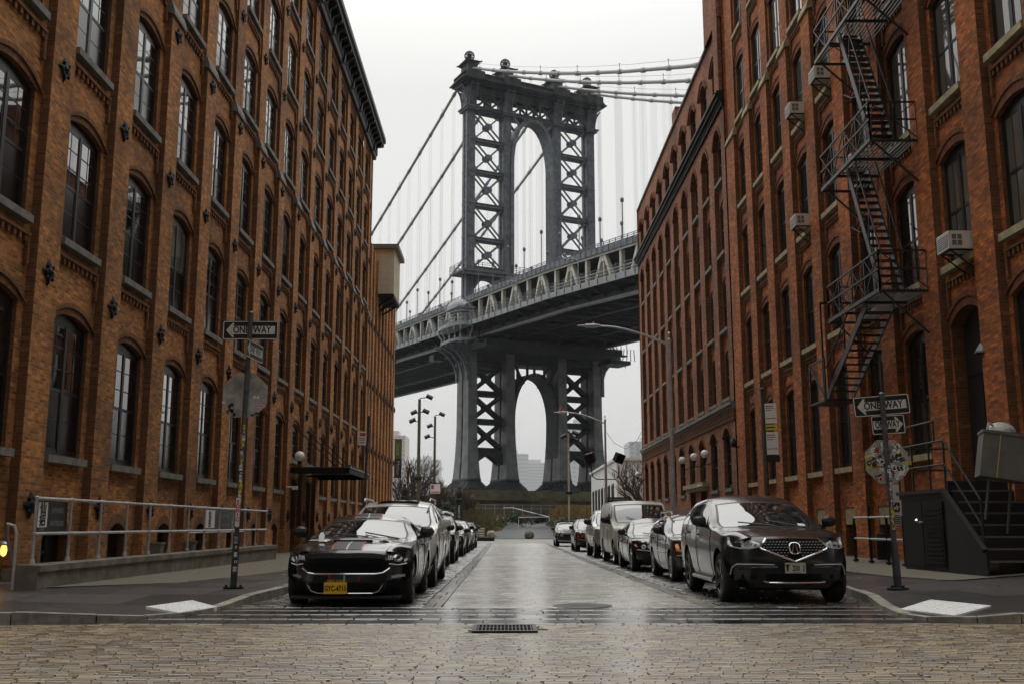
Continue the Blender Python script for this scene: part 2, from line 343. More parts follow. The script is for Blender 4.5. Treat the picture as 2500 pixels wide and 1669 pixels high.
def sheet(name,poly,dz,mat,lab=None,sub=None,kind='structure',y_step=3.0):
    """a paving sheet that follows the fall of the street; poly: (x0,x1) strip between y0,y1 as rows (y,x0,x1)"""
    b=MB();rows=[]
    for (ya,a0,a1),(yb,b0,b1) in zip(poly,poly[1:]):
        n=max(1,int((yb-ya)/y_step))
        for i in range(n):
            t=i/n;rows.append((ya+(yb-ya)*t,a0+(b0-a0)*t,a1+(b1-a1)*t))
    rows.append(poly[-1])
    for (ya,a0,a1),(yb,b0,b1) in zip(rows,rows[1:]):
        b.face([(a0,ya,gz(ya)+dz),(a1,ya,gz(ya)+dz),(b1,yb,gz(yb)+dz),(b0,yb,gz(yb)+dz)],[(a0,ya),(a1,ya),(b1,yb),(b0,yb)])
    o=b.build(name,mat);o['kind']=kind
    if lab:o['label']=lab
    return o
g=MB()
ys=[-400,0,16,36,70,112,150,200,260];
for a,b_ in zip(ys,ys[1:]): g.face([(-600,a,gz(a)-.03),(600,a,gz(a)-.03),(600,b_,gz(b_)-.03),(-600,b_,gz(b_)-.03)])
tag(g.build('ground',M['earth']),kind='structure')
wt=plain('river_water',(.10,.12,.12),.12);g=MB();g.face([(-3000,260,.5),(3000,260,.5),(3000,7050,.5),(-3000,7050,.5)]);tag(g.build('water',wt),kind='structure')
M['joint']=plain('joint_grit',(.022,.019,.015),.6,noise=.4,scale=12,bump=.4)
M['sX']=settmat('cross_street_setts',[(.08,.049,.018),(.15,.098,.037),(.21,.142,.056),(.33,.245,.115)],.35,.6,.9,.10,.30,ior=1.75)
M['sL']=settmat('lane_setts',[(.27,.245,.20),(.35,.32,.265),(.43,.39,.325)],.3,.5,.9,.10,.32,bump=.35)
M['sP']=settmat('parking_setts',[(.04,.036,.03),(.07,.062,.05),(.13,.115,.09)],.3,.6,.8,.10,.35)
M['sB']=settmat('bluestone_slabs',[(.010,.011,.012),(.02,.021,.023),(.032,.034,.036)],.2,.4,.7,.06,.20,bump=.3,grit=12)
M['sG']=settmat('granite_band',[(.16,.145,.115),(.22,.20,.16),(.27,.245,.19)],.3,.5,.8,.12,.3,bump=.4)
def setts(name,x0,x1,y0,y1,sl,sw,mat,lab,gap=.012,hv=.006,tilt=.012,rnd_=.02,along=True,skip=None,bev=.018,drop=.03,base=0.0,sd=1,var=.26,gy=None):
    """stones laid in courses across the street, each with worn edges, its own height and a slight tilt"""
    q=random.Random(sd);gy=gy or gap;b=MB();ny=max(1,round((y1-y0)/sw));w=(y1-y0)/ny
    for r in range(ny):
        y=y0+r*w;x=x0-q.uniform(0,sl)
        wob=[0,0]
        while x<x1:
            L=sl*q.uniform(1-var,1+var);a,c=max(x,x0)+gap/2,min(x+L,x1)-gap/2-(q.uniform(.008,.022) if q.random()<.12 else 0);x+=L
            if c-a<.05: continue
            ya,yb=y+gy/2+q.uniform(-.003,.003),y+w-gy/2+q.uniform(-.003,.003)
            if skip and skip((a+c)/2,(ya+yb)/2): continue
            h=base+gz(y)+q.uniform(-hv,hv);tx=q.uniform(-tilt,tilt);ty=q.uniform(-tilt,tilt);e=min(bev,w*.2)
            f=lambda X,Y,d:(X,Y,h+tx*(X-(a+c)/2)+ty*(Y-(ya+yb)/2)-d)
            j=[q.uniform(.8,1.25)*e for _ in range(4)]
            O=[f(a,ya,drop),f(c,ya,drop),f(c,yb,drop),f(a,yb,drop)]
            k_=.35;m_=[f(a+j[0]*.15,ya+j[0]*.35,.008),f(c-j[1]*.15,ya+j[1]*.35,.008),f(c-j[2]*.15,yb-j[2]*.35,.008),f(a+j[3]*.15,yb-j[3]*.35,.008)]
            I=[f(a+j[0]*k_,ya+j[0],0),f(c-j[1]*k_,ya+j[1],0),f(c-j[2]*k_,yb-j[2],0),f(a+j[3]*k_,yb-j[3],0)]
            n=len(b.v);b.v+=O+m_+I
            for k in range(4): l=(k+1)%4;b.f+=[(n+k,n+l,n+4+l,n+4+k),(n+4+k,n+4+l,n+8+l,n+8+k)]
            b.f.append((n+8,n+9,n+10,n+11));b.m+=[0]*9;b.sm+=[False]*9
            b.uv+=[(0,0)]*36
    o=b.build(name,M[mat]);o['kind']='structure';o['label']=lab;return o
sheet('road',[(-24,-45,45),(12.9,-45,45)],-.02,M['joint']);sheet('road',[(12.9,-4.6,6.6),(78,-4.6,6.6)],-.022,M['joint'])
grate=lambda x,y:abs(x)<.40 and 11.87<y<12.69
setts('cross_street_setts',-13,13,3.0,12.88,.205,.088,'sX','worn tan setts of the cross street in front',gap=.003,gy=.017,hv=.0025,tilt=.006,var=.16,bev=.016,skip=grate,sd=1)
sheet('cross_street_sides',[(-24,-45,-13),(12.9,-45,-13)],-.002,M['cobX']);sheet('cross_street_sides',[(-24,13,45),(12.9,13,45)],-.002,M['cobX']);sheet('cross_street_sides',[(-24,-13,13),(3.0,-13,13)],-.002,M['cobX'])
for r,(ya,yb) in enumerate(((12.98,13.56),(13.68,14.22),(14.34,14.86),(14.97,15.40))): setts('crosswalk_slabs',-4.2 if r>1 else -4.9,5.9,ya,yb,1.5,yb-ya,'sB','wet dark bluestone slabs of the crossing',gap=.014,hv=.003,tilt=.002,bev=.01,sd=20+r)
for r,y in enumerate((12.93,13.62,14.28,14.915,15.45)): setts('crosswalk_strip',-4.2 if r>1 else -4.9,5.9,y-.05,y+.05,.28,.1,'sG','single course of pale stones between the crossing slabs',gap=.014,hv=.004,base=.004,sd=30+r)
setts('lane_setts',-.92,2.9,15.5,78,.30,.135,'sL','pale wet setts of the driving lane',gap=.003,gy=.013,hv=.0025,tilt=.004,bev=.014,sd=3)
for x0,x1 in ((-1.2,-.92),(2.9,3.18)): setts('lane_band',x0,x1,15.5,78,.28,.95,'sG','long granite edge stones of the driving lane',gap=.012,hv=.003,tilt=.004,bev=.012,sd=4)
setts('parking_setts',-4.1,-1.2,15.5,78,.22,.128,'sP','rough dark setts of the left parking lane',gap=.02,hv=.014,tilt=.05,bev=.03,sd=5);setts('parking_setts',3.18,6.2,15.5,78,.22,.128,'sP','rough dark setts of the right parking lane',gap=.02,hv=.014,tilt=.05,bev=.03,sd=6)
M['plaza']=plain('worn_street_end',(.24,.23,.205),.5,noise=.3,scale=.8,bump=.2)
sheet('road_end',[(78,-14,14),(104,-14,14)],.003,M['plaza'])
# sidewalks: top polygon with a kerb of stones along the open edge
def walk(name,edge,back,h=.13,rise=.07,eh=None):
    eh=eh or [h]*len(edge)
    """edge: kerb line (x,y); back: wall-side point for each kerb point; the slab rises gently to the wall"""
    b=MB();n=len(edge)
    for i in range(n-1):
        p,q,r,t=[Vector(v) for v in (edge[i],edge[i+1],back[i+1],back[i])]
        m=max(1,int((q-p).length/4))
        for j in range(m):
            for k in range(3):
                def pt(a,c):
                    e=p.lerp(q,a);f=t.lerp(r,a);v=e.lerp(f,c);he=eh[i]+(eh[i+1]-eh[i])*a;return (v.x,v.y,gz(v.y)+he+(h+rise-he)*c)
                qq=[pt(j/m,k/3),pt((j+1)/m,k/3),pt((j+1)/m,(k+1)/3),pt(j/m,(k+1)/3)];b.face(qq,[(u[0],u[1]) for u in qq])
    o=b.build(name,M['walkA']);o['kind']='structure'
    k=MB();n=len(edge);w=.17
    def off(i):
        a=Vector(edge[max(0,i-1)]);c=Vector(edge[min(n-1,i+1)]);d=(c-a).normalized();return Vector((-d.y,d.x))
    sgn=-1 if name.endswith('a') else 1
    for i in range(n-1):
        p,q=Vector(edge[i]),Vector(edge[i+1]);L=(q-p).length;m=max(1,round(L/1.5))
        for j in range(m):
            a=p.lerp(q,j/m);c=p.lerp(q,(j+1)/m);n0=off(i).lerp(off(i+1),j/m).normalized()*sgn;n1=off(i).lerp(off(i+1),(j+1)/m).normalized()*sgn
            g0=(c-a)*(.008/max(.1,(c-a).length));a=a+g0;c=c-g0;hh=eh[i]+(eh[i+1]-eh[i])*(j+.5)/m+.012+rnd.uniform(-.006,.006);h0=eh[i]+(eh[i+1]-eh[i])*j/m+.012;h1=eh[i]+(eh[i+1]-eh[i])*(j+1)/m+.012;hs=(h0,h1,h1,h0)
            A=[(a.x,a.y),(c.x,c.y),((c+n1*w).x,(c+n1*w).y),((a+n0*w).x,(a+n0*w).y)]
            lo=[(x,y,gz(y)-.04) for x,y in A];dd=rnd.uniform(-.006,.006);hi=[(x,y,gz(y)+hs[ix]+dd) for ix,(x,y) in enumerate(A)]
            k.face(hi)
            for u in range(4): v=(u+1)%4;k.face([lo[u],lo[v],hi[v],hi[u]])
    o2=k.build('kerb',M['curb']);o2['kind']='structure'
    return o
EL=[(-3.75,82),(-3.8,36),(-3.8,18.8),(-3.86,16.2),(-3.95,14.9),(-4.15,14.1),(-4.55,13.6),(-5.1,13.35),(-6.05,13.1),(-12,12.95),(-45,12.9)]
ER=[(6.1,82),(6.05,36),(5.95,18.7),(5.6,16.4),(5.3,14.9),(5.15,13.9),(5.3,13.35),(5.8,13.05),(6.3,12.95),(14,12.9),(45,12.9)]
walk('sidewalk_a',EL,[(-9.3,82),(-9.3,36),(-9.3,20),(-9.3,18.6),(-9.3,17.6),(-9.3,17),(-9.3,16.4),(-9.3,15.8),(-9.3,15.3),(-13,15.3),(-45,15.3)],rise=.08,eh=[.13,.13,.13,.11,.05,.03,.03,.06,.11,.13,.13]).name='sidewalk'
walk('sidewalk_b',ER,[(9.9,82),(9.9,36),(9.9,24),(9.9,21),(9.9,19),(9.9,17.9),(9.9,17.2),(10.5,16.3),(11.5,16.3),(16,16.3),(45,16.3)],rise=.3,eh=[.13,.13,.13,.11,.05,.03,.03,.05,.10,.13,.13]).name='sidewalk'
def over(pts,dz=.005,rise=.08,x0=3.8,x1=9.3,mat='walkC'):
    b=MB()
    for (xa,xb,y0),(xc,xd,y1) in zip(pts,pts[1:]):
        def z(x,y): return gz(y)+.13+rise*max(0,(abs(x)-x0)/(x1-x0))+dz
        m=max(1,int((y1-y0)/3))
        for i in range(m):
            for k in range(2):
                def pt(t,c):
                    l=xa+(xc-xa)*t;r=xb+(xd-xb)*t;x=l+(r-l)*c;y=y0+(y1-y0)*t;return (x,y,z(x,y))
                b.face([pt(i/m,k/2),pt((i+1)/m,k/2),pt((i+1)/m,(k+1)/2),pt(i/m,(k+1)/2)])
    o=b.build('sidewalk_pebble_band',M[mat]);o['kind']='structure'
over([(-7.75,-7.6,17.2),(-7.75,-5.9,19.4),(-7.75,-5.3,24),(-9.0,-5.2,36),(-9.0,-5.2,80)],dz=.006)
over([(9.4,7.6,17.9),(9.4,7.3,20),(9.4,7.2,36),(9.4,7.2,80)],dz=.012,rise=.3,x0=5.9,x1=9.9)

lt=MB();q=random.Random(9)
for i in range(150):
    sx=q.choice((-1,1));x=sx*q.uniform(4.2 if sx<0 else 6.3,7.4 if sx<0 else 8.2);y=q.uniform(14.6,34) if q.random()<.7 else q.uniform(16,60)
    z=gz(y)+.13+(.08*(abs(x)-3.8)/5.5 if sx<0 else .3*max(0,abs(x)-5.9)/4)+.02;s=q.uniform(.012,.045);a_=q.uniform(0,6.28);c,d=math.cos(a_)*s,math.sin(a_)*s
    lt.face([(x-c,y-d,z),(x+d,y-c,z+.004),(x+c,y+d,z+.01),(x-d,y+c,z+.003)],None,0 if q.random()<.5 else 1)
tag(lt.build('litter',[plain('litter_paper',(.5,.48,.42),.7),plain('litter_leaf',(.12,.06,.02),.7)]),'scraps of paper and leaves on the pavements','litter',kind='stuff')
# ---------------------------------------------------------------- brick buildings
class Fac:
    """facade frame: u runs along the street, v up, w out of the wall towards the street"""
    def __init__(s,side,X): s.s=side;s.X=X      # side -1: left wall faces +X
    def p(s,u,v,w=0): return (s.X-s.s*w,u,v)
    def box(s,b,u0,u1,v0,v1,w0,w1,m=0):
        xs=sorted((s.X-s.s*w0,s.X-s.s*w1));b.box(xs[0],xs[1],u0,u1,v0,v1,m)
    def q(s,b,pts,m=0): b.face([s.p(*t) for t in pts],[(t[0]+ (t[2] if len(t)>2 else 0),t[1]) for t in pts],m)
def arch_pts(uc,hw,zs,rise,n=8):
    r=[]
    for i in range(n+1):
        t=-1+2*i/n;r.append((uc+hw*t,zs+rise*(1-t*t)))
    return r
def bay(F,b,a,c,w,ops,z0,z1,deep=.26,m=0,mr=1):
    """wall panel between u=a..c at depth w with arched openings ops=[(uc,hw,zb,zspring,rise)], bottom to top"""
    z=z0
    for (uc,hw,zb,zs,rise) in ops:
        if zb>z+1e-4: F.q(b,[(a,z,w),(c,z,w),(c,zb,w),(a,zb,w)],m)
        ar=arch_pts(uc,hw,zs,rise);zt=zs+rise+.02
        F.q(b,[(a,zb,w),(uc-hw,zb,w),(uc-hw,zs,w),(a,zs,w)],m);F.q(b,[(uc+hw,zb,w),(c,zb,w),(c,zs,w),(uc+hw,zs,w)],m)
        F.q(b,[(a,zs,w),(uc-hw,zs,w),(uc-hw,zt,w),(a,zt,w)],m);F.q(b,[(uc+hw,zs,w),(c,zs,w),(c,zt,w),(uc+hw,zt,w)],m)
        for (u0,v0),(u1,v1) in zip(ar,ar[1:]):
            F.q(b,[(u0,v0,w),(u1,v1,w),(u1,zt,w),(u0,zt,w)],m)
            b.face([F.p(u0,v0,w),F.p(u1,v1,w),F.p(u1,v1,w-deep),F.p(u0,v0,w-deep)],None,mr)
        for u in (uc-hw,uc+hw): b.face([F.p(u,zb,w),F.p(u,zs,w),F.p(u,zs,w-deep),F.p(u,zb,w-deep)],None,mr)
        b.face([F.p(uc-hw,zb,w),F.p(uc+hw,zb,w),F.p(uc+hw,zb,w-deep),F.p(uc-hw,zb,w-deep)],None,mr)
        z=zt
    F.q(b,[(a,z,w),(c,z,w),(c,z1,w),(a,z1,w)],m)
def ring(F,b,uc,hw,zs,rise,w0,w1,t,m=2,g=0):
    """projecting arch ring of headers over an opening"""
    n=10;R1=arch_pts(uc,hw+g,zs,rise+g*.8,n);R2=arch_pts(uc,hw+g+t*.55,zs,rise+g*.8+t,n)
    L=0
    for i in range(n):
        a,c,d,e=R1[i],R1[i+1],R2[i+1],R2[i];l=math.dist(a,c)
        b.face([F.p(*a,w1),F.p(*c,w1),F.p(*d,w1),F.p(*e,w1)],[(L,0),(L+l,0),(L+l,t),(L,t)],m)
        b.face([F.p(*a,w0),F.p(*c,w0),F.p(*c,w1),F.p(*a,w1)],None,m);b.face([F.p(*e,w0),F.p(*d,w0),F.p(*d,w1),F.p(*e,w1)],None,m);L+=l
def make_window(F,hw,h,rise,fm,gm,style,sillm=None,sw=.03,name='window',parent=None,detail=True):
    """sash window in an arched opening: local frame at sill centre; frame is the window itself, panes and sill are its pieces"""
    b=MB();G=Fac(F.s,0);d=.07
    def bx(u0,u1,v0,v1,w0=-.06,w1=.0): G.box(b,u0,u1,v0,v1,w0,w1)
    zs=h-rise;f=.075
    bx(-hw,-hw+f,0,zs+.02);bx(hw-f,hw,0,zs+.02);bx(-hw+f,hw-f,0,.09)
    head=zs-.06
    ar=arch_pts(0,hw,zs,rise,6)   # solid arched head board
    pts=[(-hw,head)]+ar+[(hw,head)]
    poly=[G.p(u,v,-.01) for u,v in pts];b.face(poly,[(u,v) for u,v in pts]);
    b.face([G.p(-hw,head,-.01),G.p(hw,head,-.01),G.p(hw,head,-.06),G.p(-hw,head,-.06)])
    mid=head*(.5 if style!='b' else .52)
    sash=[]
    if style in('a','r'):
        bx(-.05,.05,.09,head,-.06,.006);sash=[(-hw+f,-.05),(.05,hw-f)]
    else: sash=[(-hw+f,hw-f)]
    for (l,r) in sash:
        bx(l,r,mid-.035,mid+.035,-.06,-.004)
        bx(l,l+.045,.09,head,-.06,-.006);bx(r-.045,r,.09,head,-.06,-.006);bx(l,r,head-.06,head,-.06,-.006);bx(l,r,.09,.16,-.06,-.006)
        if detail:
            c=(l+r)/2
            if style=='a':
                bx(c-.013,c+.013,mid,head,-.03,-.008);
                for t in (.33,.66): bx(l,r,mid+(head-mid)*t-.012,mid+(head-mid)*t+.012,-.03,-.008)
                bx(l,r,mid*.55-.012,mid*.55+.012,-.03,-.012)
            elif style=='r': bx(c-.012,c+.012,.1,head,-.03,-.010)
            else: bx(c-.012,c+.012,mid,head,-.03,-.010)
    o=b.build(name,fm,parent)
    p=MB();p2=MB()
    for (l,r) in sash:
        p.face([G.p(l,mid,-.014),G.p(r,mid,-.014),G.p(r,head,-.014),G.p(l,head,-.014)])
        p2.face([G.p(l,.09,-.016),G.p(r,.09,-.016),G.p(r,mid,-.016),G.p(l,mid,-.016)])
    p.build('pane',gm,o);p2.build('lower_pane',M['screen'] if style=='a' else gm,o)
    if sillm:
        s=MB();G.box(s,-hw-sw,hw+sw,-.15,-.003,-.06,.245);s.build('sill',sillm,o)
    return o
WCACHE={}
def put_window(F,parent,u,v,w,hw,h,rise,fm,gm,style,sillm,detail=True,key='',sw=.04):
    k=(F.s,round(hw,3),round(h,3),style,gm.name,key,detail)
    if k in WCACHE: o=copy_tree(WCACHE[k],parent)
    else: o=make_window(F,hw,h,rise,fm,gm,style,sillm,sw,parent=parent,detail=detail);WCACHE[k]=o
    o.location=F.p(u,v,w);return o
def rosette(F,parent,u,v,w,s=1.0):
    """cast-iron tie plate: a four-lobed star with a boss"""
    if 'ros' in WCACHE and WCACHE['ros'][0]==F.s: o=copy_tree(WCACHE['ros'][1],parent)
    else:
        b=MB();n=32;T=Matrix.Rotation(R(90)*(-F.s),4,'Y')
        P=[];
        for i in range(n):
            a=2*math.pi*i/n;r=.25+.075*math.cos(4*a)+.03*math.cos(8*a+.6);P.append((r*math.cos(a),r*math.sin(a)))
        A=[T@Vector((x,y,.012)) for x,y in P];B=[T@Vector((x*.72,y*.72,.075)) for x,y in P]
        for i in range(n):
            j=(i+1)%n;b.face([A[i],A[j],B[j],B[i]],None,0,True);b.face([B[i],B[j],T@Vector((0,0,.085))],None,0,True)
        b.lathe([(.13,.06),(.11,.10),(.06,.12),(0,.125)],12,M=T);b.lathe([(.035,.11),(.035,.145),(0,.15)],6,M=T,sm=False)
        for i in range(4):
            a=math.pi/4+i*math.pi/2;b.lathe([(.055,.05),(.05,.09),(0,.11)],8,(.21*math.cos(a),.21*math.sin(a),0),M=T)
        o=b.build('tie_plate',M['iron'],parent);WCACHE['ros']=(F.s,o)
    o.location=F.p(u,v,w);o.scale=(s,s,s);return o
# ---- left warehouse
FL=Fac(-1,-8.9)
LW=empty('brick_warehouse',(-8.9,40,0),'long orange brown brick warehouse with black cornice and iron tie plates, left side','building')
LW.location=(0,0,0)
ROWS=[(2.55,5.47),(6.93,9.62),(11.05,13.72),(15.28,17.65),(19.08,21.45),(22.78,25.0)]
HWL=.91;RISE=.18;PW=.98;SP=3.33;P0=15.82;NB=15;TOP=26.0
wall=MB()
wsp=[]
for k in range(NB+1):
    a=P0+SP*k;e=a+PW if k<NB else a+.85
    # pilaster shaft, stepping back above the cap
    FL.q(wall,[(a,-.4,0),(e,-.4,0),(e,14.7,0),(a,14.7,0)]);FL.q(wall,[(a,14.7,-.07),(e,14.7,-.07),(e,TOP,-.07),(a,TOP,-.07)])
    for u in (a,e):
        wall.face([FL.p(u,-.4,0),FL.p(u,14.7,0),FL.p(u,14.7,-.18),FL.p(u,-.4,-.18)],None,1 if u==a else 0);wall.face([FL.p(u,14.7,-.09),FL.p(u,TOP,-.09),FL.p(u,TOP,-.18),FL.p(u,14.7,-.18)],None,1 if u==a else 0)  # near side takes the brick with shade in its colour
    FL.box(wall,a-.045,e+.045,-.4,1.0,-.17,.05)
    if k==NB: break
    c=e;d=a+SP;uc=(c+d)/2
    door=k in(8,9)
    ops=[]
    if door: ops.append((uc,.8,.12,2.9,.25))
    else: ops.append((uc,.62,.15 if k else .3,.95,.28))
    for i,(zb,zt) in enumerate(ROWS):
        if door and i==0: ops.append((uc,HWL,3.9,5.47-RISE,RISE));continue
        ops.append((uc,HWL,zb,zt-RISE,RISE))
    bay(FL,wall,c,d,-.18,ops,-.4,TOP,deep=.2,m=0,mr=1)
    for j,(uc_,hw,zb,zs,rise) in enumerate(ops):
        if hw<.7 or (door and j==0):
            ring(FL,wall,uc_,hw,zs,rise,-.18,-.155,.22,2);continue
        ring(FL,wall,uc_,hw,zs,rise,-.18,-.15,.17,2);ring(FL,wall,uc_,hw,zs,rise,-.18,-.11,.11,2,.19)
        i=j-1;h=zs+rise-zb
        wsp.append((k,i,uc_,zb,h))
        # corbelled panel under the sill
        if i>0:
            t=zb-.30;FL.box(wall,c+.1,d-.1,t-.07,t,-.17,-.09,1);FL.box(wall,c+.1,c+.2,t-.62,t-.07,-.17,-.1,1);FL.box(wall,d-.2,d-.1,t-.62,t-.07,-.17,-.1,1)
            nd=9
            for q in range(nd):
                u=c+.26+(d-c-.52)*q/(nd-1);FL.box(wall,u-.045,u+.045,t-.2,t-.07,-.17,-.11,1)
    # corbel table under the cornice
    FL.box(wall,c,d,25.42,25.6,-.17,-.08,1)
    for q in range(8):
        u=c+.12+(d-c-.24)*q/7;FL.box(wall,u-.06,u+.06,25.18,25.42,-.17,-.11,1)
yE=P0+SP*NB+.85
wall.box(-32,-9.45,P0,yE,-.5,TOP,0)            # the building behind its street wall
for u in (P0,yE): wall.face([FL.p(u,-.4,0),FL.p(u,TOP,0),(-9.45,u,TOP),(-9.45,u,-.4)],None,0)
wall.build('wall',[M['brickL'],M['brickShade'],M['arch']],LW)
for k in range(NB+1):
    a=P0+SP*k;e=a+PW if k<NB else a+.85
    cp=MB();pts=[(-.27,14.72),(.035,14.62),(.06,14.62),(.06,14.72),(-.02,14.98),(-.27,14.98)]
    A=[FL.p(a-.06,v,w_) for w_,v in pts];B=[FL.p(e+.06,v,w_) for w_,v in pts]
    cp.face(A[::-1]);cp.face(B)
    for i in range(len(pts)): j=(i+1)%len(pts);cp.face([A[i],A[j],B[j],B[i]])
    cp.build('pilaster_cap',M['stone'],LW)
    for zz in (1.55,6.0,10.2,14.25,18.3,22.0):
        rosette(FL,LW,(a+e)/2,zz,(0 if zz<14.7 else -.07),.78)
for k,i,uc,zb,h in sorted(wsp,key=lambda t:(t[0],t[1])):
    put_window(FL,LW,uc,zb,-.18-.08,HWL,h,RISE,M['frame'],M['curtain'] if (k*7+i*5)%11==4 and 0<i<3 else (M['glass'] if i>1 or (i==0 and k in(3,4,5)) or k<2 else M['glassLow']),'a',M['stone'],detail=k<10)
for k in range(NB):
    uc=P0+SP*k+PW+(SP-PW)/2
    if k in(8,9):
        b=MB();FL.box(b,uc-.8,uc+.8,.05,3.15,-.40,-.34);
        for u in (-.42,.42):
            FL.box(b,uc+u-.3,uc+u+.3,1.2,2.4,-.34,-.32);FL.box(b,uc+u-.3,uc+u+.3,.3,1.0,-.34,-.32)
        b.build('door',M['frame'],LW)
    else:
        b=MB();FL.box(b,uc-.64,uc+.64,.1,1.28,-.5,-.40);FL.box(b,uc-.03,uc+.03,.1,1.25,-.4,-.36);FL.box(b,uc-.64,uc+.64,.62,.68,-.4,-.36);b.build('basement_window',M['frame'],LW)
# black cornice with scroll brackets
cb=MB();y0,y1=P0-.7,yE+.7
prof=[(-.2,25.6),(.1,25.62),(.14,25.9),(.2,25.95),(.2,26.45),(.62,26.5),(.62,26.72),(.74,26.8),(.74,27.1),(-.3,27.3)]
A=[FL.p(y0,v,w_) for w_,v in prof];B=[FL.p(y1,v,w_) for w_,v in prof]
for i in range(len(prof)-1): cb.face([A[i],A[i+1],B[i+1],B[i]])
cb.face([(-9.5,y0,25.6)]+A+[(-9.5,y0,27.3)]);cb.face([(-9.5,y1,25.6)]+B+[(-9.5,y1,27.3)])
cb.box(-32,-9.19,y0,y1,27.0,27.25)
cr_=cb.build('cornice',M['cornice'],LW)
n=int((yE-P0)/.83);proto={}
for i in range(n+1):
    u=P0+.1+i*(yE-P0-.2)/n;big=(i%4==0)
    if big not in proto:
        br=MB();hw=.13 if big else .085
        pr=[(.0,26.5),(.6 if big else .55,26.5),(.58,26.36),(.3,26.2),(.22,25.75 if big else 26.0),(.0,25.55 if big else 25.95)]
        A=[FL.p(-hw,v,w_) for w_,v in pr];B=[FL.p(hw,v,w_) for w_,v in pr]
        br.face(A);br.face(B[::-1])
        for a_ in range(len(pr)): j=(a_+1)%len(pr);br.face([A[a_],A[j],B[j],B[a_]])
        o=proto[big]=br.build('bracket',M['cornice'],cr_)
    else: o=copy_tree(proto[big],cr_)
    o.location=(0,u,0)
# ---- lower annex further down on the left
AN=empty('brick_annex',(0,0,0),'lower brick annex with close pilasters beyond the black corniced warehouse','building')
FA=Fac(-1,-8.85);b=MB();ya,yb=yE+.05,82.2;T2=19.6;npil=8;sp=(yb-ya)/npil
for i in range(npil+1):
    a=ya+sp*i-.35 if i else ya;e=a+.8
    if i==npil:e=yb;a=yb-.8
    tt=T2-.15*i
    FA.q(b,[(a,-.6,0),(e,-.6,0),(e,tt,0),(a,tt,0)])
    for u in (a,e): b.face([FA.p(u,-.6,0),FA.p(u,tt,0),FA.p(u,tt,-.4),FA.p(u,-.6,-.4)])
    b.face([FA.p(a,tt,0),FA.p(e,tt,0),FA.p(e,tt,-.45),FA.p(a,tt,-.45)])
rw=[(2.4,4.9),(6.0,8.4),(9.5,11.9),(13.0,15.3),(16.3,18.2)];wsA=[]
for i in range(npil):
    a=ya+sp*i+(.45 if i else .8);e=ya+sp*(i+1)-.35;uc=(a+e)/2
    bay(FA,b,a,e,-.38,[(uc,.42,z,t-.15,.15) for z,t in rw],-.6,T2-.2,m=0,mr=1);wsA+=[(uc,z,t-z) for z,t in rw]
b.box(-30,-9.55,ya,yb,-.6,T2-.2)
b.face([(-8.85,yb,-.6),(-8.85,yb,T2-1.3),(-9.55,yb,T2-1.3),(-9.55,yb,-.6)])
b.build('wall',[M['brickL'],M['brickShade']],AN)
for i in range(npil+1):
    for zz in (6,10.2,14.2): rosette(FA,AN,ya+sp*i+(.05 if i else .4),zz,0,.8)
for uc,z,h in wsA: put_window(FA,AN,uc,z,-.52,.42,h,.15,M['frame'],M['glass'],'b',M['stone'],detail=False)
tk=empty('rooftop_bulkhead',(0,0,0),'beige sheet metal box overhanging the annex wall below the warehouse cornice','bulkhead')
mt=plain('beige_sheet_metal',(.60,.54,.40),.55,noise=.18,scale=1.2)
b=MB();b.box(-12.2,-7.75,70.4,74.2,17.0,20.2)
for i in range(4): b.box(-7.75,-7.72,70.9+i*.85,70.95+i*.85,17.0,20.2)
b.build('body',mt,tk)
b=MB();b.box(-12.4,-7.45,70.1,74.5,20.2,20.5);b.build('roof',plain('grey_roof_trim',(.16,.15,.13),.6),tk)
b=MB();b.box(-12.2,-7.75,70.4,74.2,16.75,17.0);
for y in (70.8,72.3,73.8): b.bar((-9.2,y,16.0),(-7.9,y,16.8),.12,.12)
b.build('floor_frame',M['iron'],tk)
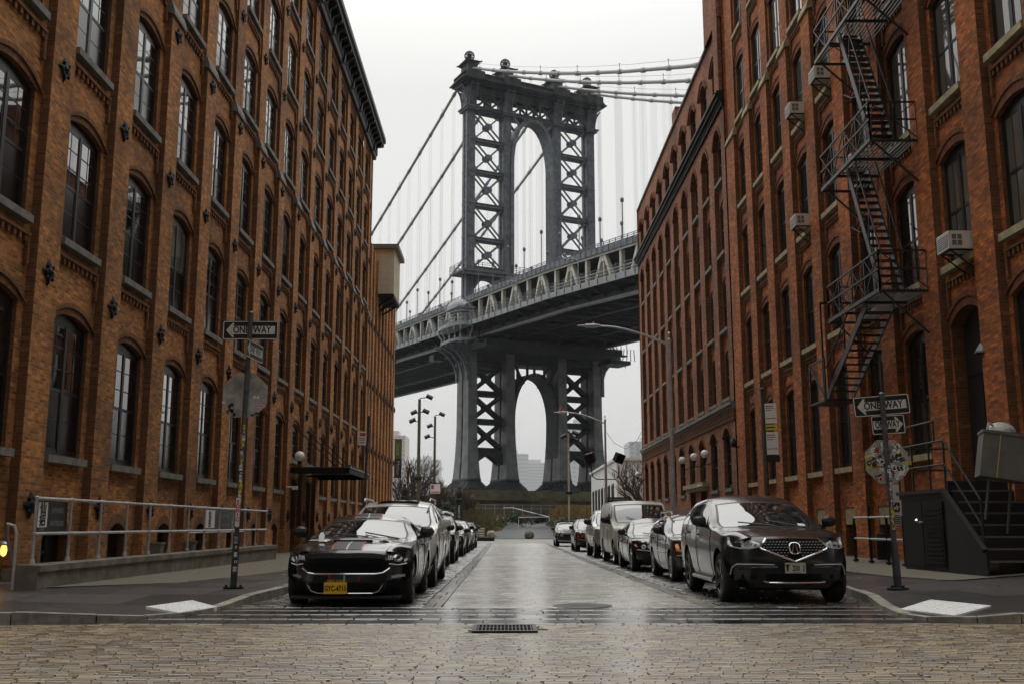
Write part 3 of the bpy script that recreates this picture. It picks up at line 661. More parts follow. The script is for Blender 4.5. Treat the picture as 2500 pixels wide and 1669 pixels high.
# ---- right warehouse
FR=Fac(1,9.5)
RW=empty('brick_warehouse',(0,0,0),'red orange brick warehouse on the right with fire escape and window air conditioners','building')
RROW=[(2.78,5.66),(6.69,9.25),(10.37,13.0),(14.05,16.6),(17.68,20.2),(21.41,23.9),(25.0,27.2)]
HR=.73;RR=.18;PWR=.90;SR=2.685;R0=16.69;NR=9;TR=28.2
wall=MB();wsp=[]
for k in range(NR+1):
    a=R0+SR*k;e=a+PWR if k<NR else 42.3
    FR.q(wall,[(a,-.5,0),(e,-.5,0),(e,17.2,0),(a,17.2,0)]);FR.q(wall,[(a,17.2,-.09),(e,17.2,-.09),(e,TR,-.09),(a,TR,-.09)])
    for u in (a,e):
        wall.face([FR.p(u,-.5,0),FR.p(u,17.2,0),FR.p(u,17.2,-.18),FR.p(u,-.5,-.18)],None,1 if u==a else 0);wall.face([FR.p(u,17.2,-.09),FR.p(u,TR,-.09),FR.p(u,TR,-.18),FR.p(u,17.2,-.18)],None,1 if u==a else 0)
    if k==NR: break
    c=e;d=a+SR;uc=(c+d)/2;ops=[]
    if k==1: ops.append((uc,HR+.08,1.8,5.4,.3))     # doorway at the top of the steel steps
    else: ops.append((uc,.55,.2,1.65,.02));ops.append((uc,HR,RROW[0][0],RROW[0][1]-RR,RR))
    for zb,zt in RROW[1:]: ops.append((uc,HR,zb,zt-RR,RR))
    bay(FR,wall,c,d,-.18,ops,-.5,TR,deep=.28)
    for j,(uc_,hw,zb,zs,rise) in enumerate(ops):
        if hw<.6: continue
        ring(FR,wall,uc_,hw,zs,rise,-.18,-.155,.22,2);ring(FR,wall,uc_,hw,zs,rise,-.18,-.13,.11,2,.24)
        if hw<.75: wsp.append((k,uc_,zb,zs+rise-zb))
        if zb>6:
            t=zb-.28;FR.box(wall,c+.12,d-.12,t-.07,t,-.17,-.1,1);FR.box(wall,c+.12,c+.2,t-.6,t-.07,-.17,-.11,1);FR.box(wall,d-.2,d-.12,t-.6,t-.07,-.17,-.11,1)
            for q in range(8):
                u=c+.27+(d-c-.54)*q/7;FR.box(wall,u-.04,u+.04,t-.19,t-.07,-.17,-.12,1)
wall.box(10.1,36,R0,42.3,-.6,TR)
for u in (R0,42.3): wall.face([FR.p(u,-.5,0),FR.p(u,TR,0),(10.1,u,TR),(10.1,u,-.5)])
wall.box(9.3,10.1,R0-.2,42.4,TR-.02,TR+.5,1)
wall.build('wall',[M['brickR'],M['brickShade'],M['archR']],RW)
for k in range(NR+1):
    a=R0+SR*k;e=a+PWR if k<NR else 42.3
    cp=MB();pts=[(-.27,17.22),(.03,17.14),(.06,17.14),(.06,17.24),(-.02,17.46),(-.27,17.46)]
    A=[FR.p(a-.05,v,w_) for w_,v in pts];B=[FR.p(min(e+.05,42.3),v,w_) for w_,v in pts];cp.face(A[::-1]);cp.face(B)
    for i in range(len(pts)): j=(i+1)%len(pts);cp.face([A[i],A[j],B[j],B[i]])
    cp.build('pilaster_cap',M['stoneY'],RW)
cur={(2,2),(3,2),(1,1),(1,2),(4,3),(3,4),(5,3),(6,4),(0,2),(0,1),(7,2),(5,5)}
for k,uc,zb,h in wsp:
    i=min(range(7),key=lambda q:abs(RROW[q][0]-zb))
    gm=M['curtain'] if (k,i) in cur else M['glassR']
    put_window(FR,RW,uc,zb,-.18-.08,HR,h,RR,M['frameR'],gm,'r' if k!=9 else 'b',M['stoneY'],detail=True,sw=.03)
for k in range(NR):
    uc=R0+SR*k+PWR+(SR-PWR)/2
    if k==1:
        b=MB();FR.box(b,uc-.8,uc+.8,1.75,5.75,-.5,-.44);FR.box(b,uc-.72,uc-.04,1.9,4.1,-.44,-.41);FR.box(b,uc+.04,uc+.72,1.9,4.1,-.44,-.41);FR.box(b,uc-.7,uc+.7,4.3,5.4,-.44,-.42);b.build('door',M['black'],RW)
    else:
        b=MB();FR.box(b,uc-.56,uc+.56,.2,1.2,-.6,-.5);FR.box(b,uc-.02,uc+.02,.2,1.2,-.5,-.46);b.build('basement_window',M['black'],RW)
        b=MB();FR.box(b,uc-.62,uc+.62,1.2,1.66,-.5,-.2);b.build('lintel',M['stoneY'],RW)
# ---- darker warehouse beyond it
FB=Fac(1,9.5)
BW=empty('brick_warehouse',(0,0,0),'dark red brick warehouse with tall round headed bays, beyond the fire escape building','building')
B0=42.55;SB=2.83;NBB=10;T3=23.3;b=MB();y1=B0+SB*NBB+.55
cs=[B0+1.62+SB*i for i in range(NBB)]
# ground floor
edges=[B0]+[(p+q)/2 for p,q in zip(cs,cs[1:])]+[y1]
wl=[]
for i,uc in enumerate(cs):
    a,c=edges[i],edges[i+1]
    if i in(2,3): o0=(uc,.72,-.15,2.75,.02);ops=[o0,(uc,.72,3.2,4.8,.4)]
    else: ops=[(uc,.78,2.72,4.85,.4)]
    bay(FB,b,a,c,0,ops,-.6,6.0,deep=.3,m=0,mr=1)
    for (u_,hw,zb,zs,rs) in ops:
        if rs>.1: ring(FB,b,u_,hw,zs,rs,0,.05,.16,2,.02);wl.append((u_,zb,zs+rs-zb,hw,-.16,'g',rs))
    # tall recess with round head
    bay(FB,b,a,c,0,[(uc,.86,6.35,17.95,.66)],6.3,19.3,deep=.2,m=0,mr=1)
    ring(FB,b,uc,.86,17.95,.66,0,.05,.2,2,.02)
    # recess back wall with spandrels and four windows
    zz=[(6.55,8.7),(9.55,11.95),(12.95,15.4),(16.25,18.2)]
    bay(FB,b,uc-.86,uc+.86,-.2,[(uc,.72,z,t-.2,.2) for z,t in zz],6.3,18.7,deep=.1,m=0,mr=1)
    for z,t in zz: wl.append((uc,z,t-z,0.72,-.23,'u',.2))
    # attic
    bay(FB,b,a,c,-.05,[(uc,.72,20.1,21.55,.42)],19.9,T3,deep=.25,m=0,mr=1)
    for (g,t_,w_) in ((.03,.16,.03),(.24,.1,.08)): ring(FB,b,uc,.72,21.55,.42,-.05,w_,t_,2,g)
    wl.append((uc,20.1,1.87,.72,-.2,'t',.42))
b.box(10.15,34,B0,y1,-.6,T3)
b.face([(9.45,y1,-.6),(9.45,y1,T3),(10.15,y1,T3),(10.15,y1,-.6)])
# taller stub next to the neighbour
b.box(9.38,14,B0-.1,B0+3.1,T3,28.6);b.box(9.33,9.5,B0,B0+.9,19.9,28.6)
b.build('wall',[M['brickB'],M['brickShade'],M['archR']],BW)
def ledge(name,steps,mat,y0=B0-.05,y1_=y1+.15,brk=None):
    q=MB()
    for (z0,z1,w_) in steps: FB.box(q,y0,y1_,z0,z1,-.2,w_)
    if brk:
        z0,z1,w_,s=brk;n=int((y1_-y0)/s)
        for i in range(n): FB.box(q,y0+i*s,y0+i*s+s*.45,z0,z1,0,w_)
    return q.build(name,mat,BW)
ledge('ledge',[(19.34,19.46,.14),(19.46,19.62,.26),(19.62,19.74,.36),(19.74,19.84,.30)],M['iron'],brk=(19.14,19.34,.11,.32))
ledge('string_course',[(5.98,6.1,.1),(6.1,6.25,.2)],M['stone'],brk=None);ledge('corbel_course',[(5.5,5.6,.07)],M['brickShade'],brk=(5.6,5.98,.1,.28))
ledge('parapet_coping',[(T3,T3+.1,.06)],M['stone'])
q=MB()
for i in range(34): q.bar((9.62,B0+3.2+i*.77,T3+.1),(9.62,B0+3.2+i*.77,T3+.5),.02)
q.bar((9.62,B0+3.2,T3+.5),(9.62,y1,T3+.5),.025);q.build('roof_rail',M['iron'],BW)
for (u,z,h,hw,w_,st_,rs) in sorted(wl,key=lambda t:(t[0],t[1])): put_window(FB,BW,u,z,w_,hw,h,rs,M['frameR'],M['glass'] if st_!='u' else M['glassR'],'r' if st_=='g' else 'b',M['stone'],detail=st_!='u',key=st_)
for i in (2,3):
    q=MB();FB.box(q,cs[i]-.72,cs[i]+.72,-.15,2.77,-.4,-.3);FB.box(q,cs[i]-.5,cs[i]+.5,.9,2.3,-.3,-.28);q.build('door',M['black'],BW)
q=MB();FB.box(q,cs[2]-1.3,cs[3]+1.2,2.95,3.15,-.1,.3);FB.box(q,cs[2]-1.2,cs[3]+1.1,2.8,2.95,-.1,.16);q.build('door_hood',M['stoneY'],BW)
q=MB();FB.box(q,57,58.2,T3+.1,T3+1.9,-1.6,-.4);q.build('chimney',M['brickB'],BW)
# ---- unseen blocks behind the viewer, made tall and dark to cut light
for nm,x0,x1,y0,y1_,h,lb in (('shading_block',-36,-9.5,-40,-3,38,'unseen brick block behind the viewer, added to cut light, left'),('shading_block',10,36,-40,-3,38,'unseen brick block behind the viewer, added to cut light, right'),):
    q=empty(nm,(0,0,0),lb,'building');b=MB();b.box(x0,x1,y0,y1_,-.3,h);b.build('wall',M['brickShade'],q)
    b=MB();b.box(x0-.3,x1+.3,y0-.3,y1_+.3,h,h+.8);b.build('cornice',M['cornice'],q)  # wall and cornice are parts of the added unseen block
# ---------------------------------------------------------------- suspension bridge (local x across the deck, local y towards the river)
BR=empty('suspension_bridge',(5.4,214,0),'grey steel suspension bridge with arched latticed tower, seen at the end of the street','bridge',rz=math.atan2(.448,.894))
M['bsteel']=plain('bridge_grey_paint',(.15,.17,.192),.5,noise=.5,scale=.9,spec=.4)
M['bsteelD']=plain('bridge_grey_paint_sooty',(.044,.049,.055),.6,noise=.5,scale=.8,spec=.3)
M['bbeige']=plain('bridge_cream_paint',(.80,.78,.66),.6,noise=.15,scale=.8)
M['bpale']=plain('bridge_pale_grey_paint',(.33,.35,.365),.5,noise=.2,scale=.5)
M['cable']=plain('cable_wrap_paint',(.36,.37,.35),.5)
M['wire']=plain('suspender_rope',(.16,.17,.17),.5)
M['moss']=plain('bridge_stained_panels',(.23,.25,.28),.45,noise=.6,scale=.45,var=(.17,.18,.16))
M['pier']=plain('pier_granite',(.27,.185,.09),.85,noise=.7,scale=.35,bump=.4,var=(.13,.115,.07))
def zf(s): return interp(s,[(-140,43.2),(-34,40.85),(12,39.35),(40,38.5),(68,36.9),(140,32)])
def zt(s): return interp(s,[(-140,50.6),(-43,48.6),(5,47.45),(33,46.75),(63,44.9),(140,40)])
LEG=(-14.63,-6.1,6.1,14.63)
def legmesh(t):
    b=MB();out=-1 if t<0 else 1
    # upper shaft: two plated columns joined by lattice on the two side faces
    w=.9
    for sg in (-1,1):
        y0,y1=sorted((sg*.3,sg*1.3));
        b.box(t-w,t+w,y0,y1,40,87.7)
        b.box(t-w-.06,t-w,y0+.1,y0+.3,40,87.7);b.box(t+w,t+w+.06,y1-.3,y1-.1,40,87.7)
    z=47.0
    while z<87:
        for x in (t-w+.1,t+w-.1):
            b.bar((x,-.36,z),(x,.36,z+1.1),.14);b.bar((x,.36,z),(x,-.36,z+1.1),.14)
        z+=1.12
    for z in (52,60,67,74,81): b.box(t-w-.05,t+w+.05,-1.42,1.42,z-.06,z+.06)
    b.box(t-.35,t+.35,-1.2,1.2,40,87.7)
    # ribs on the river-side and street-side plates
    for x in (-.55,.0,.55): b.box(t+x-.04,t+x+.04,-1.37,-1.3,46,87.7)
    return b
def lowleg(t):
    """legs below the deck: two flared plated columns either side of a deep groove"""
    b=MB();n=14
    def pr(z):
        f=max(0,(22-z)/12.5)
        return .98+.5*f*f, 2.6+.75*f*f+.35*max(0,(38-z)/28), .42
    zs=[40,36,32,28,25,22,20,18,16,14.5,13,11.8,10.8,10.0,9.5]
    for sg in (-1,1):
        rows=[]
        for z in zs:
            w,d,g=pr(z)
            c=[(t-w,sg*g,z),(t-w,sg*d,z),(t+w,sg*d,z),(t+w,sg*g,z)]
            rows.append(c+[c[0]])
        b.grid(rows,sm=False)
        for z in (34,30.5,27,23.5,20,16.5,13):
            w,d,g=pr(z);y0,y1=sorted((sg*(g-.02),sg*(d+.05)));b.box(t-w-.05,t+w+.05,y0,y1,z-.07,z+.07)
        for q in (.28,.66):
            r=[]
            for z in zs:
                w,d,g=pr(z);y=sg*(g+(d-g)*q);r.append(((t-w-.05,y-.07,z),(t-w-.05,y+.07,z),(t+w+.05,y-.07,z),(t+w+.05,y+.07,z)))
            b.grid([[x[0],x[1]] for x in r],sm=False);b.grid([[x[2],x[3]] for x in r],sm=False)
    rows=[]
    for z in zs:
        w,d,g=pr(z);rows.append([(t-w+.45,-g,z),(t-w+.45,g,z)])
    b.grid(rows,sm=False);b.grid([[(2*t-p[0],p[1],p[2]) for p in r] for r in rows],sm=False)
    return b
def base(t):
    """ribbed bell-shaped shoe at the foot of a leg"""
    b=MB();pr=[(1.75,4.0,10.2),(1.85,4.15,9.9),(1.75,4.0,9.6),(2.05,4.3,9.2),(2.5,4.7,8.7),(3.2,5.2,8.2),(3.35,5.3,7.8)]
    def ring(w,d,z): 
        P=[]
        for k in range(28):
            a=2*math.pi*k/28+math.pi/28;c,s=math.cos(a),math.sin(a);e=5
            r=(abs(c)**e+abs(s)**e)**(-1/e);P.append((t+w*c*r,d*s*r,z))
        return P+[P[0]]
    b.grid([ring(*p) for p in pr],sm=False)
    for k in range(28):
        a=2*math.pi*k/28;c,s=math.cos(a),math.sin(a);r=(abs(c)**5+abs(s)**5)**(-.2)
        b.bar((t+1.8*c*r,4.05*s*r,9.6),(t+3.25*c*r,5.22*s*r,8.2),.16,.14)
    return b
TW=MB()
# horizontal struts and X bracing of the two side bays
ZS=[81.0,74.1,66.85,59.5]
def xpanel(b,t0,t1,z0,z1,y,w=.62,th=.35,gus=True):
    b.bar((t0,y,z0),(t1,y,z1),th,w,up=(0,0,1));b.bar((t0,y,z1),(t1,y,z0),th*.98,w,up=(0,0,1))
    if gus:
        c=((t0+t1)/2,(z0+z1)/2);g=min(.85,(t1-t0)*.15);b.prism([(-g,-g*.35),(-g*.35,-g*.8),(g*.35,-g*.8),(g,-g*.35),(g,g*.35),(g*.35,g*.8),(-g*.35,g*.8),(-g,g*.35)],(c[0],y-.06,c[1]),(1,0,0),(0,0,1),(0,1,0),.12)
        for (tt,sx) in ((t0,1),(t1,-1)):
            for (zz,sz) in ((z0,1),(z1,-1)):
                p=[(0,0),(.9,0),(.35,.45),(0,1.0)]
                b.prism(p,(tt,y-.05,zz),(sx,0,0),(0,0,sz),(0,1,0),.1)
def braces(t0,t1,zlist,ys,hb=.55,th=.4,w=.62):
    b=MB()
    for z in zlist:
        for y in ys: b.box(t0,t1,y-.18,y+.18,z-hb,z+hb);b.box(t0,t1,y-.42,y+.42,z+hb-.1,z+hb);b.box(t0,t1,y-.42,y+.42,z-hb,z-hb+.1)
    for a,c in zip(zlist,zlist[1:]):
        for y in ys: xpanel(b,t0,t1,c+hb,a-hb,y,w,th)
    return b
up=[87.9]+ZS+[53.2]
for (a,c) in ((LEG[0]+1.05,LEG[1]-1.05),(LEG[2]+1.05,LEG[3]-1.05)):
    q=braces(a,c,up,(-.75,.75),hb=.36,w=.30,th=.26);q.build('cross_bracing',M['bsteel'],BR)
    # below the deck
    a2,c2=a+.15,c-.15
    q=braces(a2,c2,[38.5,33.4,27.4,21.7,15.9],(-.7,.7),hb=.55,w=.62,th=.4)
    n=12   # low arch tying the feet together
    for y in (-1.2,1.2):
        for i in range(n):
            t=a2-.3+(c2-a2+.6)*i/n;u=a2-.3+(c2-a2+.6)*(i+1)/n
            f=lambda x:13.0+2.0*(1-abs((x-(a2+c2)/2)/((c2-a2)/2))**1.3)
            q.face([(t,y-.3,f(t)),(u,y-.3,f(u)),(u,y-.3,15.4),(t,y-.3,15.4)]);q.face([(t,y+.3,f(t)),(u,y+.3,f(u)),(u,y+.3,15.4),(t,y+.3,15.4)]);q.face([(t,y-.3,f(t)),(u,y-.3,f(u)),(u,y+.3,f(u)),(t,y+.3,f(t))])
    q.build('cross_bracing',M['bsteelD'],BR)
for t in LEG:
    o=legmesh(t).build('tower_leg',M['bsteel'],BR)
    lowleg(t).build('lower_shaft',M['moss'],o);base(t).build('shoe',M['bsteelD'],o)
    # capital: flaring lattice brackets under the cornice
    b=MB();b.box(t-1.35,t+1.35,-2.1,2.1,87.3,87.75);b.box(t-1.6,t+1.6,-2.35,2.35,87.75,88.0)
    b.box(t-1.0,t+1.0,-1.7,1.7,88,92.6)
    for sy in (-1,1):
        for sx in ((-1,1)):
            P=[(88.0,1.75),(89.5,1.85),(91,2.2),(92.2,2.9),(92.6,3.3)]
            for (z0,d0),(z1,d1) in zip(P,P[1:]):
                x=t+sx*.8;b.bar((x,sy*d0,z0),(x,sy*d1,z1),.22,.3)
                b.bar((t-.8,sy*d0,z0),(t+.8,sy*d1,z1),.12);b.bar((t+.8,sy*d0,z0),(t-.8,sy*d1,z1),.12)
    if abs(t)>10:
        s_=1 if t>0 else -1
        for y in (-1.4,1.4):
            for (z0,d0),(z1,d1) in zip(P,P[1:]):
                b.bar((t+s_*(d0-.75),y,z0),(t+s_*(d1-.75),y,z1),.22,.3);b.bar((t+s_*(d0-.75),y,z0),(t+s_*(d1-.75),-y,z1),.12)
    b.build('capital',M['bsteel'],o)
    # saddle housing and openwork ball
    b=MB();rw=[]
    for z,w,d in ((95.2,1.7,2.6),(95.8,1.35,2.2),(96.6,1.15,1.9),(97.4,1.1,1.8),(97.7,1.2,1.9)):
        rw.append([(t-w,-d,z),(t+w,-d,z),(t+w,d,z),(t-w,d,z),(t-w,-d,z)])
    b.grid(rw,sm=False);b.box(t-1.55,t+1.55,-2.15,2.15,97.7,97.95);b.box(t-1.75,t+1.75,-2.35,2.35,97.95,98.1)
    for sx in (-1.75,1.75):
        for sy in (-2.35,2.35): b.lathe([(.0,-.25),(.25,0),(.0,.25)],6,(t+sx,sy,98.05))
    b.lathe([(.95,98.1),(.7,98.35),(.5,98.6),(.62,98.8),(.45,98.95)],10,(t,0,0))
    for k in range(8):
        a=math.pi*k/8;pts=[]
        for i in range(13):
            f=-math.pi/2+math.pi*i/12;pts.append((t+1.05*math.cos(f)*math.cos(a),1.05*math.cos(f)*math.sin(a),99.85+1.05*math.sin(f)))
        b.tube(pts,.075,4);b.tube([(2*t-p[0],-p[1],p[2]) for p in pts],.075,4)
    for f in (-.6,0,.6):
        r=1.05*math.cos(f);b.tube([(t+r*math.cos(x*math.pi/8),r*math.sin(x*math.pi/8),99.85+1.05*math.sin(f)) for x in range(17)],.07,4,cap=False)
    b.lathe([(.0,-.55),(.5,-.25),(.55,.1),(.3,.5),(0,.6)],10,(t,0,99.85));b.lathe([(.3,0),(.15,.2),(0,.35)],6,(t,0,100.85))
    b.build('finial',M['bsteelD'],o)
# portal: frieze, cornice, pointed arch
b=MB()
for y in (-1.5,1.5):
    b.box(-15.2,15.2,y-.15,y+.15,91.0,92.6);b.box(-15.2,15.2,y-.25,y+.25,87.6,88.3)
    for (a,c) in ((-13.5,-7.2),(-5,5),(7.2,13.5)):
        n=max(2,round((c-a)/3.3))
        for i in range(n):
            l=a+(c-a)*i/n;r=a+(c-a)*(i+1)/n
            b.bar((l,y,88.2),(r,y,91.1),.2,.42);b.bar((l,y,91.1),(r,y,88.2),.2,.42);b.box(r-.22,r+.22,y-.12,y+.12,88.2,91.1) if i<n-1 else None
            c0=((l+r)/2,89.65);b.prism([(-.7,0),(0,-.55),(.7,0),(0,.55)],(c0[0],y-.14,c0[1]),(1,0,0),(0,0,1),(0,1,0),.28)
for (z0,z1,e,d) in ((92.6,93.0,1.9,2.7),(93.0,93.35,2.5,3.2),(93.35,93.55,3.1,3.6),(93.55,94.2,2.6,3.2),(94.2,94.9,2.0,2.6),(94.9,95.2,2.4,2.9)):
    b.box(-15.2-e+.6,15.2+e-.6,-d,d,z0,z1)
for i in range(60):
    x=-15.8+31.6*i/59
    for y in (-2.75,2.75): b.bar((x-.12,y,94.1),(x+.12,y,94.95),.16)
for t in LEG: b.box(t-2.0,t+2.0,-3.7,3.7,93.2,95.25);b.box(t-2.3,t+2.3,-3.95,3.95,93.36,93.6)
b.build('portal_cornice',M['bsteelD'],BR)
def archring(apex,spr,hw,th,y0,y1,zfoot,name,mat,top):
    b=MB();n=11;I=[];O=[]
    # pointed arch: each side an arc
    for side in (-1,1):
        P=[]
        for i in range(n+1):
            t=i/n;P.append((side*hw*(1-t**1.75),spr+(apex-spr)*math.sin(t*math.pi/2)**.95))
        P=[(side*hw,zfoot)]+P
        for (x0,z0),(x1,z1) in zip(P,P[1:]):
            d=Vector((x1-x0,z1-z0));nn=Vector((-d.y,d.x)).normalized()*th*(1 if side<0 else -1)
            # outward offset
            a,c=(x0,z0),(x1,z1);e,f=(x1+nn.x,z1+nn.y),(x0+nn.x,z0+nn.y)
            for y in (y0,y1): b.face([(a[0],y,a[1]),(c[0],y,c[1]),(e[0],y,e[1]),(f[0],y,f[1])])
            b.face([(a[0],y0,a[1]),(c[0],y0,c[1]),(c[0],y1,c[1]),(a[0],y1,a[1])]);b.face([(f[0],y0,f[1]),(e[0],y0,e[1]),(e[0],y1,e[1]),(f[0],y1,f[1])])
    for y in (y0+.3,y1-.3):
        for sx in (-1,1):
            b.bar((sx*5,y,top),(sx*hw*.58,y,spr+(apex-spr)*.80),.3,.55);b.bar((sx*5,y,spr+(apex-spr)*.35),(sx*2.2,y,top),.3,.5) if False else None
            b.bar((sx*2.0,y,spr+(apex-spr)*.96),(sx*2.0,y,top),.3,.5);b.bar((sx*5.0,y,spr+(apex-spr)*.45),(sx*hw*.9,y,spr+(apex-spr)*.45),.3,.4)
    b.box(-5,5,y0,y1,top-.2,top+.5)
    b.build(name,mat,BR)
archring(87.1,76.8,4.75,.75,-1.75,1.75,54.5,'portal_arch',M['bsteel'],87.6)
b=MB()   # inner linings of the central opening, seen edge on
for sx in (-1,1): b.box(sx*4.9-.15,sx*4.9+.15,-1.7,1.7,47,78)
b.build('arch_lining',M['bsteel'],BR)
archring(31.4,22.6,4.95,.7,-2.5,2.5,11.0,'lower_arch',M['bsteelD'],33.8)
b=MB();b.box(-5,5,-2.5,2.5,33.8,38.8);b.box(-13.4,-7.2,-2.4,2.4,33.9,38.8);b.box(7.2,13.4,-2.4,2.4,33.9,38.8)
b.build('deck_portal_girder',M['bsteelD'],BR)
# inspection platform round the tower just above the roadway
b=MB();b.box(-17.2,17.2,-3.4,3.4,51.9,52.3);b.box(-17.0,17.0,-3.1,-2.7,51.2,51.9)
for (x0,y0,x1,y1) in ((-17.2,-3.4,17.2,-3.4),(-17.2,3.4,17.2,3.4),(-17.2,-3.4,-17.2,3.4),(17.2,-3.4,17.2,3.4)):
    L=math.dist((x0,y0),(x1,y1));n=max(2,round(L/2.2))
    for z in (52.95,53.4,53.8): b.bar((x0,y0,z),(x1,y1,z),.07)
    for i in range(n+1):
        p=(x0+(x1-x0)*i/n,y0+(y1-y0)*i/n);b.bar((*p,52.0),(*p,53.85),.1)
for (a,c) in ((LEG[0]+1,LEG[1]-1),(LEG[1]+1,LEG[2]-1),(LEG[2]+1,LEG[3]-1)):
    n=12
    for i in range(n):
        l=a+(c-a)*i/n;r=a+(c-a)*(i+1)/n;f=lambda x:51.2-2.4*abs((x-(a+c)/2)/((c-a)/2))**2.4
        for y in (-1.5,1.5): b.face([(l,y,f(l)),(r,y,f(r)),(r,y,52),(l,y,52)])
        b.face([(l,-1.5,f(l)),(r,-1.5,f(r)),(r,1.5,f(r)),(l,1.5,f(l))])
b.build('platform',M['bsteel'],BR)
# main cables, bands and suspenders
def zc(s):
    return 97.3-.475*s+.00085*s*s if s>0 else 97.0+.358*s+.00022*s*s
for t in LEG:
    b=MB();S=[-150,-130,-110,-90,-75,-60,-45,-30,-15,-4,0,4,12,24,36,48,60,75,90,110]
    b.tube([(t,-s,zc(s)) for s in S],.30,10)
    s=-140
    while s<105:
        if abs(s)>5:
            d=Vector((0,-1,(zc(s+.5)-zc(s-.5)))).normalized();p=Vector((t,-s,zc(s)));b.tube([p-d*.45,p+d*.45],.41,10)
            if int(s/6.6)%2==0: b.bar(p,p+Vector((0,0,1.35)),.07);b.lathe([(0,-.16),(.16,0),(0,.16)],5,(t,-s,zc(s)+1.35))
        s+=6.6
    b.tube([(t+.3,-s,zc(s)+1.2) for s in S],.03,4)
    cb_=b.build('main_cable',M['cable'],BR)
    b=MB();s=-140
    while s<105:
        if abs(s)>5:
            for dx in (-.22,.22):
                for dy in (-.16,.16): b.tube([(t+dx,-s+dy,zt(s)-1.5),(t+dx,-s+dy,zc(s))],.011,3,cap=False)
            zz=zt(s)+ (4.2 if int(s/6.6)%2 else 6.0)
            if zz<zc(s)-2: b.lathe([(0,-.45),(.3,-.2),(.34,.15),(.16,.4),(0,.5)],6,(t,-s,zz));b.tube([(t,-s,zt(s)-1),(t,-s,zz)],.08,5)
        s+=6.6
    b.build('suspenders',M['wire'],cb_)
# deck
b=MB();SS=list(range(-135,121,5))
def run(b,x0,x1,f0,f1,m=0,SS=SS):
    for s0,s1 in zip(SS,SS[1:]):
        a0,a1,c0,c1=f0(s0),f1(s0),f0(s1),f1(s1)
        P=[(x0,-s0,a0),(x1,-s0,a0),(x1,-s0,a1),(x0,-s0,a1)];Q=[(x0,-s1,c0),(x1,-s1,c0),(x1,-s1,c1),(x0,-s1,c1)]
        for i in range(4): j=(i+1)%4;b.face([P[i],P[j],Q[j],Q[i]],None,m)
run(b,-18.1,18.1,lambda s:zf(s)+.35,lambda s:zf(s)+.75)
run(b,-15.2,15.2,lambda s:zt(s)-2.05,lambda s:zt(s)-1.6)
for x in (-14.6,14.6,-6.1,6.1): run(b,x-.4,x+.4,lambda s:zf(s)-1.35,lambda s:zf(s)-.55)
for x in range(-12,13,3): run(b,x-.12,x+.12,lambda s:zf(s)-.45,lambda s:zf(s)+.4)
s=-132
while s<118:
    b.box(-14.6,14.6,-s-.2,-s+.2,zf(s)-1.1,zf(s)+.4)
    for sg in (-1,1):   # curved cantilever brackets under the footways
        P=[(14.6,-1.3),(15.6,-.9),(16.8,-.25),(18.0,.25)]
        for (x0,z0),(x1,z1) in zip(P,P[1:]): b.face([(sg*x0,-s,zf(s)+z0),(sg*x1,-s,zf(s)+z1),(sg*x1,-s,zf(s)+.4),(sg*x0,-s,zf(s)+.4)]);b.bar((sg*x0,-s,zf(s)+z0),(sg*x1,-s,zf(s)+z1),.25,.1)
    # lateral wind bracing
    b.bar((-14.4,-s,zf(s)-1.25),(0,-s-5.15,zf(s+5)-1.25),.25,.2);b.bar((14.4,-s,zf(s)-1.25),(0,-s-5.15,zf(s+5)-1.25),.25,.2)
    s+=5.15
DK=b.build('deck',M['bsteelD'],BR)
